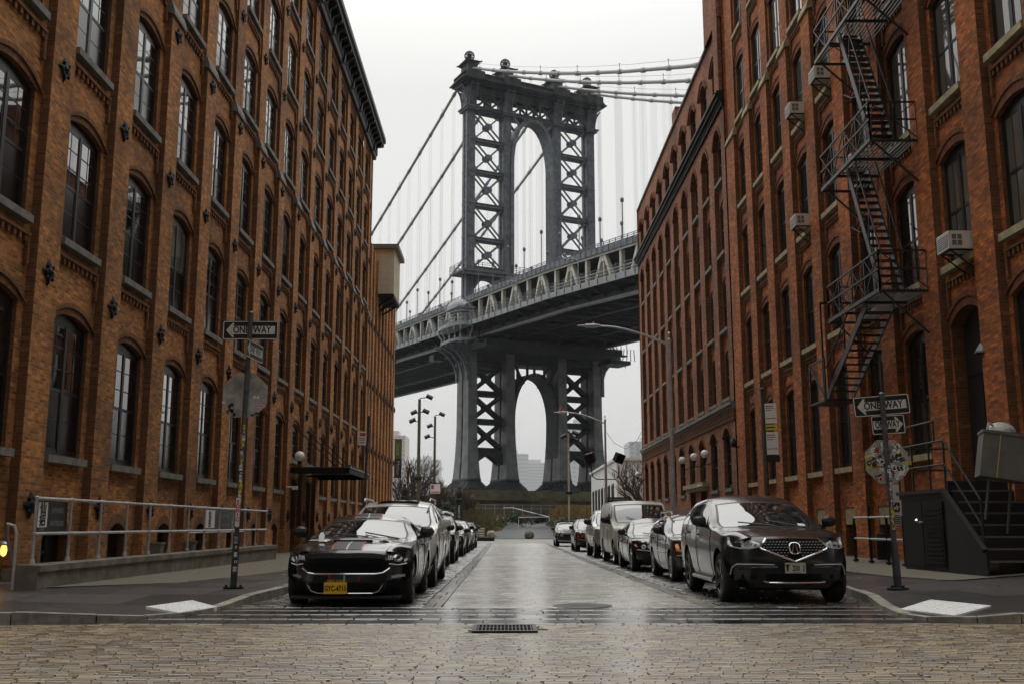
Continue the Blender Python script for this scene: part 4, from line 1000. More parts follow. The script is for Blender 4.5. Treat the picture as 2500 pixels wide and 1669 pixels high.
for sg in (-1,1):
    b=MB()
    run(b,sg*18.3-.12,sg*18.3+.12,lambda s:zf(s)-.05,lambda s:zf(s)+.85)
    b.build('fascia',M['bpale'],DK)
    b=MB();x=sg*18.35
    for h in (2.35,1.75,1.25): 
        for s0,s1 in zip(SS,SS[1:]): b.bar((x,-s0,zf(s0)+h),(x,-s1,zf(s1)+h),.07)
    s=-134
    while s<118:
        z=zf(s);b.tube([(x+sg*.12,-s,z+.1),(x+sg*.12,-s,z+.8),(x-sg*.1,-s,z+1.5),(x+sg*.15,-s,z+2.1),(x+sg*.02,-s,z+2.6)],.075,4)
        s+=2.575
    b.build('footway_rail',M['bsteel'],DK)
    b=MB();s=-134.
    while s<100:
        b.box(x-sg*.15-.01,x-sg*.15+.01,-s-.03,-s+.03,zf(s)+.8,zf(s)+2.2);s+=.42
    b.build('footway_mesh',M['bpale'],DK)
    b=MB();run(b,sg*15.35-.2,sg*15.35+.2,lambda s:zt(s)-1.75,lambda s:zt(s)-.65)
    for h in (0,-.3):
        for s0,s1 in zip(SS,SS[1:]): b.bar((sg*15.3,-s0,zt(s0)+h),(sg*15.3,-s1,zt(s1)+h),.09)
    s=-134
    while s<118:
        b.bar((sg*15.3,-s,zt(s)-.7),(sg*15.3,-s,zt(s)+.05),.1);b.box(min(sg*15.55,sg*15.62),max(sg*15.55,sg*15.62),-s-.06,-s+.06,zt(s)-1.75,zt(s)-.65);s+=1.72
    b.build('upper_girder',M['bsteel'],DK)
    b=MB();run(b,sg*15.2-.05,sg*15.2+.05,lambda s:zt(s)-2.1,lambda s:zt(s)-1.75)
    s=-132.7
    while s<118:
        for d in (-1,1): b.bar((sg*14.7,-s-d*2.75,zf(s)+.7),(sg*14.7,-s-d*.3,zt(s)-1.75),.55,.75,up=(1,0,0))
        b.bar((sg*14.75,-s,zf(s)+.7),(sg*14.75,-s,zt(s)-1.75),.3,.3);b.bar((sg*14.7,-s-5.15,zf(s)+.7),(sg*14.7,-s-5.15,zt(s)-1.8),.55,.7,up=(1,0,0))
        b.box(sg*14.7-.3,sg*14.7+.3,-s-.75,-s+.75,zt(s)-3.0,zt(s)-1.8)
        s+=10.3
    for h in (2.6,3.1,3.6):
        for s0,s1 in zip(SS,SS[1:]): b.bar((sg*15.3,-s0,zf(s0)+h-.6),(sg*15.3,-s1,zf(s1)+h-.6),.06)
    b.build('truss',M['bbeige'],DK)
    b=MB();run(b,sg*13.6-.2,sg*13.6+.2,lambda s:zf(s)-1.85,lambda s:zf(s)-1.4,SS=[x for x in SS if x<=-20 or x>=5]) if False else run(b,sg*14.6-.42,sg*14.6+.42,lambda s:zf(s)-1.75,lambda s:zf(s)-1.36)
    b.build('bottom_chord',M['bpale'],DK)
# bulging balcony, its curved brackets and the hood on the street side of the near leg
b=MB();cx,cy=-17.6,-3.0
def bul(r,a): return (cx-r*.85*abs(math.cos(a))**.45,cy+r*1.45*(1 if a>0 else -1)*abs(math.sin(a))**.9)
A=[-math.pi/2+math.pi*i/14 for i in range(15)]
rows=[]
for r,z in ((3.5,36.6),(3.55,37.1),(3.4,37.2)): rows.append([(*bul(r,a),z) for a in A])
b.grid(rows,sm=False)
rows=[[(*bul(r,a),z) for a in A] for r,z in ((.3,39.45),(4.0,39.45),(4.1,39.5),(4.1,40.2),(.3,40.2))];b.grid(rows,sm=False)
for a in A[::2]:
    p=bul(3.5,a);q=bul(4.0,a);m_=bul(3.4,a);b.tube([(*p,37),(*m_,37.8),(*q,38.8),(*q,39.5)],.16,5);b.tube([(*q,40.3),(*m_,41.2),(*q,42.3)],.08,4)
for h in (42.3,41.7,41.1): b.tube([(*bul(4.0,a),h) for a in A],.06,4,cap=False)
b.build('balcony',M['bpale'],DK)
b=MB()
for sy in (-2.6,2.5,-.1):
    P=[(-15.7,29.8),(-15.9,31.5),(-16.6,33.4),(-18.0,35.2),(-20.6,36.5)]
    for (x0,z0),(x1,z1) in zip(P,P[1:]):
        b.bar((x0,sy,z0),(x1,sy,z1),.5,.28);b.bar((x0+.75,sy,z0+.1),(x1+.9,sy,z1+.25),.4,.2)
        b.bar((x0,sy,z0),(x1+.9,sy,z1+.25),.16);b.bar((x0+.75,sy,z0+.1),(x1,sy,z1),.16)
    b.bar((-15.7,sy,29.8),(-15.7,sy,38),.6);b.face([(-15.7,sy,33),(-16.6,sy,34.2),(-18.2,sy,35.9),(-20.5,sy,37),(-15.7,sy,37)])
b.build('balcony_bracket',M['bsteel'],DK);b=MB()
for sy in (-2.6,2.5):
    P=[(15.7,29.8),(15.9,31.5),(16.6,33.4),(18.0,35.2),(20.6,36.5)]
    for (x0,z0),(x1,z1) in zip(P,P[1:]): b.bar((x0,sy,z0),(x1,sy,z1),.5,.35);b.face([(x0,sy,z0),(x1,sy,z1),(x1,sy,37),(x0,sy,37)])
    b.bar((15.9,sy,28),(15.9,sy,38),.6)
b.build('balcony_bracket',M['bsteel'],DK)
b=MB();n=10;rows=[]
for i in range(9):
    f=i/8;y=1.2-6.6*f;r=1.75*math.cos(max(0,(f-.45)/.55)*1.35)
    rows.append([(-17.2-r*math.cos(math.pi*k/n),y,44.1+r*1.12*math.sin(math.pi*k/n)) for k in range(n+1)])
b.grid(rows,sm=True);b.tube([(-17.2-1.8*math.cos(math.pi*k/n),1.25,44.1+2.0*math.sin(math.pi*k/n)) for k in range(n+1)],.22,6)
b.box(-19.1,-15.2,-5.0,1.2,43.8,44.1);b.build('hood',M['bpale'],DK)
# maintenance stairs, lamps and gantries hanging at the tower
b=MB()
for (x,y,z,l,dz) in ((-16.2,-6.4,36.5,3.0,3.2),(-16.4,6.2,36.5,3.0,3.0),(16.4,-5,36.2,3,2.5)):
    for dx in (-.4,.4):
        b.bar((x+dx,y,z+dz),(x+dx,y-l,z),.15,.25);b.bar((x+dx,y,z+dz+1),(x+dx,y-l,z+1),.06)
    for i in range(8): b.box(x-.4,x+.4,y-l*i/7-.15,y-l*i/7+.15,z+dz*(1-i/7)-.03,z+dz*(1-i/7)+.03)
    b.box(x-1.2,x+1.6,y-l-1.4,y-l,z-.35,z-.1)
    for dx in (-1.2,0,1.4): b.bar((x+dx,y-l-1.4,z-.2),(x+dx,y-l-1.4,z+3),.1)
b.box(-17,-14.5,12,14.5,35.6,36.9);b.box(-16,15,-12,-4.6,35.2,36.6) ;b.box(14,19,-9,-4,34.2,35)
for i in range(7): b.bar((14+i,-9,35),(15+i*.8,-9,37.5),.12);b.bar((15+i,-4,34.4),(14+i*.8,-4,37.5),.12)
b.build('maintenance_gantry',M['bsteelD'],DK)
for s in (-72,-40,-8,24,46,66):
    b=MB();x=-15.6;z=zf(s)+.7
    b.tube([(x,-s,z),(x,-s,z+5.2),(x-.2,-s+.3,z+5.6),(x-.6,-s+1.6,z+5.9)],.1,6);b.box(x-.8,x-.45,-s+1.4,-s+2.3,z+5.75,z+5.95);b.build('deck_lamp',M['bpale'],DK)
# masonry pier
PB=empty('bridge_pier',(5.4,214,0),'stepped brown granite pier carrying the bridge tower legs','pier',rz=math.atan2(.448,.894))
b=MB();
for (x0,x1) in ((-19.6,-3.0),(3.0,19.6)):
    for (z0,z1,e) in ((-1,4.0,1.6),(4.0,5.2,.9),(5.2,5.9,.1),(5.9,6.6,1.1),(6.6,7.85,.3)): b.box(x0-e,x1+e,-6.6-e,6.6+e,z0,z1)
b.box(-3,3,-6.5,6.5,-1,6.4)
b.build('masonry',M['pier'],PB)
b=MB()
for y in (-9.6,):
    for h in (5.0,4.3): b.bar((-21,y,h),(21,y,h),.06)
    for i in range(22): b.bar((-21+2*i,y,3.2),(-21+2*i,y,5.0),.07)
b.build('rail',M['steel'],PB)
# ---------------------------------------------------------------- cars (local: nose at y=0 facing -y, x across, z up)
def crom(x,pts):
    n=len(pts)
    if x<=pts[0][0]: return pts[0][1]
    if x>=pts[-1][0]: return pts[-1][1]
    for i in range(n-1):
        if x<=pts[i+1][0]: break
    x0,y0=pts[i];x1,y1=pts[i+1];h=x1-x0;t=(x-x0)/h
    d=[(pts[k+1][1]-pts[k][1])/(pts[k+1][0]-pts[k][0]) for k in range(n-1)]
    def sl(k):
        if k==0: return d[0]
        if k==n-1: return d[-1]
        if d[k-1]*d[k]<=0: return 0
        return 2*d[k-1]*d[k]/(d[k-1]+d[k])
    m0,m1=sl(i)*h,sl(i+1)*h
    return (2*t**3-3*t*t+1)*y0+(t**3-2*t*t+t)*m0+(-2*t**3+3*t*t)*y1+(t**3-t*t)*m1
def paint(name,c,rough=.22,metal=0,coat=1.0,ior=1.35):
    m=plain(name,c,rough,metal,.5,coat=coat);b=m.node_tree.nodes['Principled BSDF'];b.inputs['IOR'].default_value=ior;b.inputs['Coat IOR'].default_value=1.4
    nt=m.node_tree;tc=N(nt,'ShaderNodeTexCoord');v=N(nt,'ShaderNodeTexVoronoi',i_Scale=70);nt.links.new(tc.outputs['Object'],v.inputs['Vector'])
    r=N(nt,'ShaderNodeValToRGB');r.color_ramp.elements[0].position=.1;r.color_ramp.elements[1].position=.42;r.color_ramp.elements[0].color=(1,1,1,1);r.color_ramp.elements[1].color=(0,0,0,1)
    nt.links.new(v.outputs['Distance'],r.inputs['Fac']);bp=N(nt,'ShaderNodeBump',i_Strength=.22,i_Distance=.004);nt.links.new(r.outputs['Color'],bp.inputs['Height']);nt.links.new(bp.outputs['Normal'],b.inputs['Coat Normal'])
    return m
M['pBlack']=paint('car_paint_black',(.006,.006,.007));M['pGraph']=paint('car_paint_graphite',(.011,.012,.014),.28,.1)
M['pWhite']=paint('car_paint_pearl_white',(.62,.61,.57));M['pSilver']=paint('car_paint_silver',(.33,.34,.34),.3,.6)
M['pVan']=paint('van_paint_dusty_white',(.50,.475,.41),.35,coat=.5);M['pNavy']=paint('car_paint_midnight',(.009,.010,.014));M['pBrown']=paint('car_paint_dark_olive',(.022,.021,.017),.25)
M['carglass']=glassmat('car_glass_wet',base=(.012,.013,.014),rough=.04,ior=2.5,wave=.03,scale=3)
M['sideglass']=glassmat('car_side_glass',base=(.01,.011,.012),rough=.02,ior=2.0,wave=.03,scale=2)
M['trim']=plain('black_plastic_trim',(.010,.010,.011),.45);M['rubber']=plain('tyre_rubber',(.012,.012,.012),.75,noise=.3,scale=20,bump=.2)
M['chrome']=plain('chrome',(.72,.72,.72),.12,metal=1);M['alloy']=plain('alloy_wheel',(.45,.45,.45),.28,metal=.9);M['alloyD']=plain('alloy_wheel_dark',(.06,.06,.063),.3,metal=.8)
M['lampglass']=glassmat('lamp_lens',base=(.03,.03,.032),rough=.05,ior=1.8,wave=0);M['lampclear']=plain('lamp_reflector',(.55,.56,.57),.2,metal=.6);M['amber']=plain('amber_lens',(.75,.24,.02),.25);M['grillem']=plain('grille_black',(.005,.005,.005),.7,spec=.15)
M['lensclear']=plain('clear_lamp_lens',(.42,.43,.44),.15,coat=1);M['led']=plain('lamp_white_bar',(.8,.8,.8),.2);M['redlens']=plain('red_reflector',(.30,.03,.015),.3);M['plateY']=plain('plate_yellow',(.80,.46,.02),.45);M['plateW']=plain('plate_cream',(.55,.54,.42),.5);M['stripeG']=plain('matt_stripe_charcoal',(.030,.030,.032),.5);M['stripeR']=plain('stripe_red',(.45,.01,.012),.4);M['stripeW']=plain('stripe_silver',(.5,.5,.5),.35);M['sticker']=plain('paper_sticker',(.75,.75,.75),.5);M['under']=plain('underbody_black',(.004,.004,.004),.9,spec=.1)
WH={}
def wheel(parent,x,y,r,w,style,side):
    k=(r,w,style)
    if k in WH: o=copy_tree(WH[k],parent)
    else:
        T=Matrix.Rotation(R(90),4,'Y')
        b=MB();hw=w/2;rr=r*(.70 if style!='suv' else .68)
        b.lathe([(rr,-hw*.8),(rr+.02,-hw),(r-.05,-hw*1.02),(r-.015,-hw*.85),(r,-hw*.5),(r,hw*.5),(r-.015,hw*.85),(r-.05,hw*1.02),(rr+.02,hw),(rr,hw*.8)],32,M=T)
        o=b.build('wheel',M['rubber'],parent)
        b=MB();b.lathe([(rr+.004,-hw*.85),(rr+.004,hw*.95),(rr-.022,hw*.95),(rr-.035,hw*.7),(rr-.05,-.02)],32,M=T)
        n={'ten':10,'five':5,'twin':10,'suv':7,'steel':0}[style.split('_')[0]] if style.split('_')[0] in ('ten','five','twin','suv','steel') else 8
        for i in range(n):
            a=2*math.pi*i/n
            if style.startswith('twin'): a=2*math.pi*(i//2)/5+(.15 if i%2 else -.15)
            c,s=math.cos(a),math.sin(a);wd=.05 if n>=8 else .085
            p=Vector((hw*.62,c*.055,s*.055));q=Vector((hw*.82,c*(rr-.02),s*(rr-.02)));b.bar(p,q,wd,.05,up=(1,0,0))
        b.lathe([(.085,-.01),(.085,hw*.6),(.06,hw*.72),(0,hw*.74)],12,M=T)
        b.build('rim',M['alloyD'] if style.endswith('dark') else M['alloy'],o)
        b=MB();b.lathe([(rr-.03,.0),(0,.0)],20,M=T);b.lathe([(.15,-.02),(.15,.03),(0,.03)],16,M=T);b.build('brake',M['under'],o)
        WH[k]=o
    o.location=(x,y,r);o.rotation_euler=(0,0,0 if side>0 else math.pi);return o
class Car:
    def __init__(s,name,label,cat,X,Y,p,group,yaw=0):
        s.p=p;s.root=empty(name,(X,Y,gz(Y+p['L']/2)+.004),label,cat,group,rz=yaw);s.build()
    def W(s,z):      # half width offset of the side, as a fraction of height between sill and belt
        return s.p
    def side_x(s,y,z):
        p=s.p;zs=p['sill'];zb=crom(y,p['belt']);t=max(0,min(1,(z-zs)/(zb-zs)))
        return crom(y,p['wb'])+p['W']/2*0+interp_s(t,p['side'])*smooth(-.3,.6,y+.3)*1.0
    def ztop(s,y): return crom(y,s.p['top'])
    def section(s,y):
        p=s.p;zb=crom(y,p['belt']);wb=crom(y,p['wb']);zt=s.ztop(y);yc,yr=p['yc'],p['yr']
        g=smooth(yc-.12,yc+.3,y)*(1-smooth(p['yg']-.3,p['yg']+.05,y))
        hood_r=(wb*p.get('hoodw',.80),zb+(zt-zb)*p.get('hoodc',.78))
        f=min(1,max(0,(zt-zb)/max(.1,p['H']-zb)))
        cab_r=(wb*.955+(p['rw']-wb*.955)*f,zt-p.get('crown',.06)*(.4+.6*f))
        wr=hood_r[0]+(cab_r[0]-hood_r[0])*g;zr=hood_r[1]+(cab_r[1]-hood_r[1])*g
        zr=max(zr,zb+.004)
        return zb,wb,zt,wr,zr
    def zbot(s,y):
        p=s.p;z=p['sill']
        for yw in (p['fo'],p['fo']+p['wheelbase']):
            d=abs(y-yw);ra=p['ra']
            if d<ra: z=max(z,p['r']+math.sqrt(ra*ra-d*d)*p.get('arch',1.0))
        return z
    def yf(s,u,v):
        p=s.p;a,b_=p['bow'];return crom(v,p['nose'])+a*u*u+b_*abs(u)**p.get('bowp',6)
    NS,NG,NR=9,5,7
    US=[1,.93,.885,.80,.66,.48,.30,.15,0]
    def ring(s,y):
        """half section, sill to centre: list of (x,y,z)"""
        p=s.p;zb,wb,zt,wr,zr=s.section(y);z0=min(s.zbot(y),zb-.02);out=[]
        near=1-smooth(0,.75,y);far=smooth(p['L']-.6,p['L'],y)
        sh=p.get('wsh',.16)*smooth(.35*p['yc'],p['yc'],y)*(1-smooth(p['yr'],p['yr']+.9,y))
        for k in range(s.NS+1):
            z=z0+(zb-z0)*k/s.NS;x=s.side_x(y,z);v=(z-p['sill'])/(zb-p['sill'])
            out.append((x,y+near*s.yf(1,v*s.vs())+0-far*(.10+.1*(1-v)),z))
        for k in range(1,s.NG+1):
            t=k/s.NG;x=wb+(wr-wb)*t+.022*math.sin(math.pi*t);z=zb+(zr-zb)*(t**.92)
            u=x/wb;out.append((x,y+near*s.yf(u,s.vs()+(1-s.vs())*t*.5)+sh*t-far*.1,z))
        for u in s.US[1:]:
            x=wr*u;z=zr+(zt-zr)*(1-u**2.2);uu=x/wb
            out.append((x,y+near*s.yf(uu,1 if u<.9 else .95)+sh*u*u-far*.1,z))
        return out
    def vs(s): return .88
    def fpt(s,x,z,off=.006):
        """point on the nose at (x,z), lifted off it by off"""
        p=s.p;zl=p['sill'];zb,wb,zt,wr,zr=s.section(0)
        u=max(-1,min(1,x/wb))
        for _ in range(4):
            tz=s.topz(abs(u));v=min(1.05,max(0,(z-zl)/(tz-zl)));zside=zl+(zb-zl)*min(1,v);u=max(-1,min(1,x/s.side_x(0,zside)))
        return Vector((x,s.yf(abs(u),v)-off,z))
    def topz(s,u):
        r=[(q[0],q[2]) for q in s.ring(0)[s.NS:]];w=r[0][0];x=u*w
        for (x0,z0),(x1,z1) in zip(r,r[1:]):
            if x1<=x<=x0: return z0+(z1-z0)*((x0-x)/max(1e-6,x0-x1))
        return r[-1][1]
    def patch(s,name,cols,mat,off=.008,parent=None,rows=4,mirror=True,label=None):
        """strip of columns (x,zlo,zhi) laid on the nose"""
        for sg in ((1,-1) if mirror else (1,)):
            b=MB();rw=[]
            for x,a,c in cols: rw.append([s.fpt(sg*x,a+(c-a)*k/rows,off if 0<k<rows else off*.9) for k in range(rows+1)])
            b.grid(rw,sm=True)
            lo=[[q[0],s.fpt(q[0].x,q[0].z,-.01)] for q in rw];hi=[[q[-1],s.fpt(q[-1].x,q[-1].z,-.01)] for q in rw];b.grid(lo,sm=False);b.grid(hi,sm=False)
            o=b.build(name,M[mat],parent or s.root)
            if label:o['label']=label
        return o
    def line(s,name,pts,r,mat,off=.01,mirror=True,parent=None,n=6):
        b=MB()
        for sg in ((1,-1) if mirror else (1,)):
            P=[]
            for (x0,z0),(x1,z1) in zip(pts,pts[1:]):
                m=max(1,int(math.hypot(x1-x0,z1-z0)/.06))
                for i in range(m): P.append(s.fpt(sg*(x0+(x1-x0)*i/m),z0+(z1-z0)*i/m,off))
            P.append(s.fpt(sg*pts[-1][0],pts[-1][1],off));b.tube(P,r,n)
        return b.build(name,M[mat],parent or s.root)
    def build(s):
        p=s.p;L=p['L'];ys=set()
        n=54
        for i in range(n+1): ys.add(round(L*i/n,4))
        for e in (.03,.08,.15): ys.add(e);ys.add(L-e)
        for yw in (p['fo'],p['fo']+p['wheelbase']):
            ra=p['ra'];ys={y for y in ys if not (yw-ra-.03<y<yw+ra+.03)}
            for k in range(17): ys.add(round(yw-ra*.9995*math.cos(math.pi*k/16),4))
            ys.add(round(yw-ra-.002,4));ys.add(round(yw+ra+.002,4))
        keys=[p['yc']+.02,p['yr']-.02,p['yc']+.065,p['yr']-.075,p['sg0'],p['sg1'],p['bp']-.045,p['bp']+.045,p['yg']-.05,p['yrr']+.02]+([p['bp2']-.04,p['bp2']+.04] if 'bp2' in p else [])
        for k in keys:
            for y in list(ys):
                if abs(y-k)<.02: ys.discard(y)
            ys.add(k)
        if 0 not in ys: ys.add(0.0)
        ys=sorted(ys);rings=[s.ring(y) for y in ys]
        full=[[(-q[0],q[1],q[2]) for q in r][:] + [q for q in r[::-1]][1:] for r in rings]   # -x sill .. centre .. +x sill
        nj=len(full[0]);h=s.NS+s.NG+len(s.US)-1   # index of centre
        body=MB();ws=MB();rg=MB();gk=MB();sw={};tr=MB()
        def near(a,b): return abs(a-b)<1e-3
        for i in range(len(ys)-1):
            ym=(ys[i]+ys[i+1])/2
            for j in range(nj-1):
                jj=j if j<h else nj-2-j      # 0.. from sill on either side
                q=[full[i][j],full[i][j+1],full[i+1][j+1],full[i+1][j]]
                q=q[::-1]
                tgt=body
                if jj>=s.NS+s.NG+1 or (jj>=s.NS+s.NG+1):
                    if p['yc']+.02<ym<p['yr']-.02: tgt=gk if (jj==s.NS+s.NG+1 or ym<p['yc']+.065 or ym>p['yr']-.075) else ws
                    elif p['yrr']+.02<ym<p['yg']-.05 and p.get('rearglass',True): tgt=rg
                if s.NS<=jj<s.NS+s.NG-0 and p['sg0']<ym<p['sg1']:
                    zb,wb,zt,wr,zr=s.section(ym)
                    if jj<s.NS+s.NG-1 and jj>=s.NS and zr-zb>.12:
                        if abs(ym-p['bp'])<.045 or ('bp2' in p and abs(ym-p['bp2'])<.04): tgt=tr
                        else:
                            k=(j<h,0 if ym<p['bp'] else (1 if ym<p.get('bp2',99) else 2));tgt=sw.setdefault(k,MB())
                    elif zr-zb>.1: tgt=tr if p.get('blackrail') else body
                tgt.face(q,None,0,True)
        # nose and tail skins
        NU,NV=26,14;zl=p['sill'];rows=[]
        for a in range(NV+1):
            v=a/NV;r=[]
            for c in range(NU+1):
                u=-1+2*c/NU;tz=s.topz(abs(u));zb=s.section(0)[0];x=u*s.side_x(0,zl+(zb-zl)*v);r.append((x,s.yf(abs(u),v*(s.vs() if abs(u)>.999 else 1)),zl+(tz-zl)*v))
            rows.append(r)
        body.grid(rows,sm=True)
        last=full[-1];cx=(0,L-.1,(zl+p['belt'][-1][1])/2)
        for a,c in zip(last,last[1:]): body.face([a,c,cx],None,0,False)
        B=body.build('body',M[p['paint']],s.root,weld=True,auto=42);s.body=B
        w_=ws.build('windshield',M['carglass'],s.root,weld=True);s.ws=w_
        gk.build('windshield_seal',M['trim'],s.root,weld=True)
        if rg.v: rg.build('rear_window',M['sideglass'],s.root,weld=True)
        for k in sorted(sw): sw[k].build('side_window',M['sideglass'],s.root,weld=True)
        if tr.v: tr.build('window_pillar',M['trim'],s.root,weld=True)
        # wheel wells and underside
        u=MB();zs=p['sill']
        for yw in (p['fo'],p['fo']+p['wheelbase']):
            ra=p['ra']
            A=[yw-ra*math.cos(math.pi*k/16) for k in range(17)]
            for sg in (-1,1):
                rw=[[(sg*s.side_x(y,s.zbot(y)),y,max(zs,p['r']+ra*math.sin(math.pi*k/16)*p.get('arch',1.0))),(sg*(s.side_x(y,.5)-.42),y,max(zs,p['r']+ra*math.sin(math.pi*k/16)*p.get('arch',1.0)))] for k,y in enumerate(A)]
                u.grid(rw,sm=False)
        wv=p['W']/2-.12
        u.box(-wv+.25,wv-.25,.25,L-.25,zs-.03,zs+.22);u.box(-wv+.0,wv-.0,p['fo']+p['ra'],p['fo']+p['wheelbase']-p['ra'],zs-.02,zs+.05)
        u.box(-wv+.06,wv-.06,.28,p['fo']-p['ra'],zs-.0,zs+.1)
        u.build('underbody',M['under'],s.root)
        for yw in (p['fo'],p['fo']+p['wheelbase']):
            for sg in (-1,1): wheel(s.root,sg*(p['W']/2-p['tw']/2-.03),yw,p['r'],p['tw'],p['wheel'],sg)
        # seams, handles, mirrors, wipers
        for y in p.get('seams',[]):
            for sg in (-1,1):
                sm=MB();zb=crom(y,p['belt']);z0=s.zbot(y)+.04;sm.tube([(sg*(s.side_x(y,z0+(zb-z0)*k/8)+.001),y,z0+(zb-z0)*k/8) for k in range(9)],.006,4);sm.build('door_seam',M['trim'],s.root)
        for sg in (-1,1):
            if p.get('rockers'):
                sm=MB();sm.tube([(sg*(s.side_x(y,zs+.1)+.01),y,zs+.1) for y in [p['fo']+p['ra']+.05+i*.2 for i in range(int((p['wheelbase']-2*p['ra'])/.2))]],.03,5);sm.build('rocker_trim',M['trim'],s.root)
        for sg in (-1,1):
            for y in p.get('handles',[]):
                zb=crom(y,p['belt']);z=zb-.14;b=MB();x=sg*s.side_x(y,z);b.tube([(x-.01*sg,y-.11,z),(x+.035*sg,y-.08,z+.004),(x+.035*sg,y+.08,z+.012),(x-.01*sg,y+.11,z+.012)],.014,6);b.build('door_handle',M[p['paint']],s.root)
            y=p['yc']+p.get('my',.38);zb=crom(y,p['belt']);x=sg*(crom(y,p['wb']));k=p.get('ms',1)
            b=MB();rw=[]
            for i in range(9):
                f=i/8;lx=.03+.23*k*f;e=[(.035,.05),(.06,.08),(.075,.09),(.08,.095),(.08,.095),(.078,.09),(.07,.082),(.05,.06),(.01,.01)][i]
                rw.append([(x+sg*(lx),y-.03+e[0]*k*1.1*math.cos(a),zb+.10*k+.02+e[1]*k*math.sin(a)) for a in [2*math.pi*q/10 for q in range(11)]])
            b.grid(rw,sm=True);b.bar((x-sg*.05,y+.02,zb+.01),(x+sg*.09,y-.01,zb+.06),.07,.05);b.build('mirror',M[p.get('mirm','trim')],s.root)
        b=MB();y=p['yc']-.02
        for x0,x1 in ((.12,-.48),(.62,.05)):
            q=[]
            for t in (0,.5,1): x=x0+(x1-x0)*t;yy=y+.05+.16*t;q.append((x,yy-.0+.0,s.ztop(yy+.02)+.012-.05*(x/.8)**2))
            b.tube(q,.011,4)
        b.build('wiper',M['trim'],s.root)
    def wspt(s,x,y,off=.004):
        zb,wb,zt,wr,zr=s.section(y);u=min(1,abs(x)/wr);sh=s.p.get('wsh',.16)
        return Vector((x,y+sh*u*u-off,zr+(zt-zr)*(1-u**2.2)+off))
    def wsticker(s,x,y,w,hh):
        b=MB();b.face([s.wspt(x,y),s.wspt(x+w,y),s.wspt(x+w,y+hh),s.wspt(x,y+hh)]);b.build('inspection_sticker',M['sticker'],s.ws)
def interp_s(t,pts): return crom(t,pts)
SIDE=[(0,-.075),(.12,-.03),(.35,.012),(.6,.03),(.82,.028),(.93,.014),(1,0)]
SIDEV=[(0,-.05),(.12,-.015),(.35,.01),(.6,.015),(.85,.01),(1,0)]
def mk(L,W,H,wheelbase,fo,r,hz0,hz1,yc,yr,yp,yrr,yg,dz,paint,wheel='five',**k):
    p=dict(L=L,W=W,H=H,wheelbase=wheelbase,fo=fo,r=r,tw=.245,ra=r+.065,sill=.23,yc=yc,yr=yr,yrr=yrr,yg=yg,paint=paint,wheel=wheel,rw=W/2*.70,side=SIDE)
    hw=W/2-.032
    p['top']=[(0,hz0),(.35,hz0+(hz1-hz0)*.42),(yc*.6,hz0+(hz1-hz0)*.78),(yc,hz1),((yc+yr)/2,hz1+(H-k.get('rf',.12)-hz1)*.55),(yr,H-k.get('rf',.12)),(yr+.25,H-.05),(yp,H),(yrr,H-.07),((yrr+yg)/2,dz+(H-.07-dz)*.55),(yg,dz),(L,dz-.06)]
    p['belt']=[(0,hz0-.10),(.4,hz0-.04),(yc,hz1-.05),(yg*.9,hz1+.05),(L-.3,dz-.10),(L,dz-.16)]
    p['wb']=[(0,hw-.13),(.25,hw-.07),(.8,hw-.01),(L*.55,hw),(L-.6,hw-.02),(L,hw-.14)]
    p['nose']=[(0,.10),(.18,.02),(.45,.0),(.75,.03),(.92,.07),(1,.14)];p['bow']=(.10,.26)
    p['sg0']=yc+.30;p['sg1']=yg-.25;p['bp']=(yr+yrr)/2+.1
    p['seams']=[fo+p['ra']+.12,p['bp'],];p['handles']=[p['bp']-.17]
    p.update(k);return p
GL='cars parked along the left kerb';GR='cars parked along the right kerb'
def plate(car,txt,x,z,w,h,mat,tcol,sub=None):
    q=car.fpt(x,z,.03);b=MB();b.box(x-w/2,x+w/2,q.y-.012,q.y,z-h/2,z+h/2);o=b.build('licence_plate',M[mat],car.root)
    if txt: text(txt,'plate_number',M[tcol],o,size=h*.66,loc=(x,q.y-.014,z-.008),sx=.66,off=.003)
    return o
# --- black muscle coupe with stripes
p=mk(4.79,1.92,1.38,2.72,.86,.345,.82,.98,1.62,2.42,2.75,3.2,4.25,.98,'pBlack','twin_dark',rw=.60,hoodw=.80,hoodc=.84,bow=(.10,.34),sill=.17,seams=[1.55,2.95],handles=[2.75],mirm='trim',wsh=.22,sg1=3.9,crown=.07,ra=.41,rf=.09)
p['top'][1]=(.35,.90);p['nose']=[(0,.16),(.1,.05),(.3,.03),(.55,.02),(.8,.0),(.93,.04),(1,.13)]
p['wb']=[(0,.80),(.25,.86),(.8,.925),(1.6,.915),(2.6,.90),(3.6,.935),(4.3,.92),(4.79,.78)]
mu=Car('muscle_coupe','black two door muscle coupe with charcoal and red racing stripes, front of the left row','car',-2.33,15.42,p,GL)
mu.patch('grille',[(0,.50,.78),(.2,.50,.785),(.4,.50,.78),(.52,.52,.765),(.60,.56,.74),(.66,.63,.70)],'grillem',.012)
mu.line('grille_trim',[(.0,.485),(.45,.485),(.55,.50),(.64,.565)],.012,'chrome',.022)
for sg in (1,-1):
    pass
hl=mu.patch('headlight',[(.58,.67,.73),(.66,.64,.775),(.74,.63,.79),(.82,.64,.79),(.87,.67,.775)],'lampglass',.012)
b=MB()
for sg in (-1,1):
    for dx,z in ((.745,.71),):
        for rr in (.052,.036): b.tube([mu.fpt(sg*dx+rr*math.cos(a),z+rr*math.sin(a),.024) for a in [2*math.pi*i/14 for i in range(15)]],.008,5,cap=False)
    for k in range(3): b.tube([mu.fpt(sg*(.61+k*.028),.68,.022),mu.fpt(sg*(.625+k*.028),.74,.022)],.006,4)
b.build('headlight_ring',M['lampclear'],hl)
mu.line('lamp_strip',[(.63,.628),(.76,.605),(.86,.625)],.009,'led',.016)
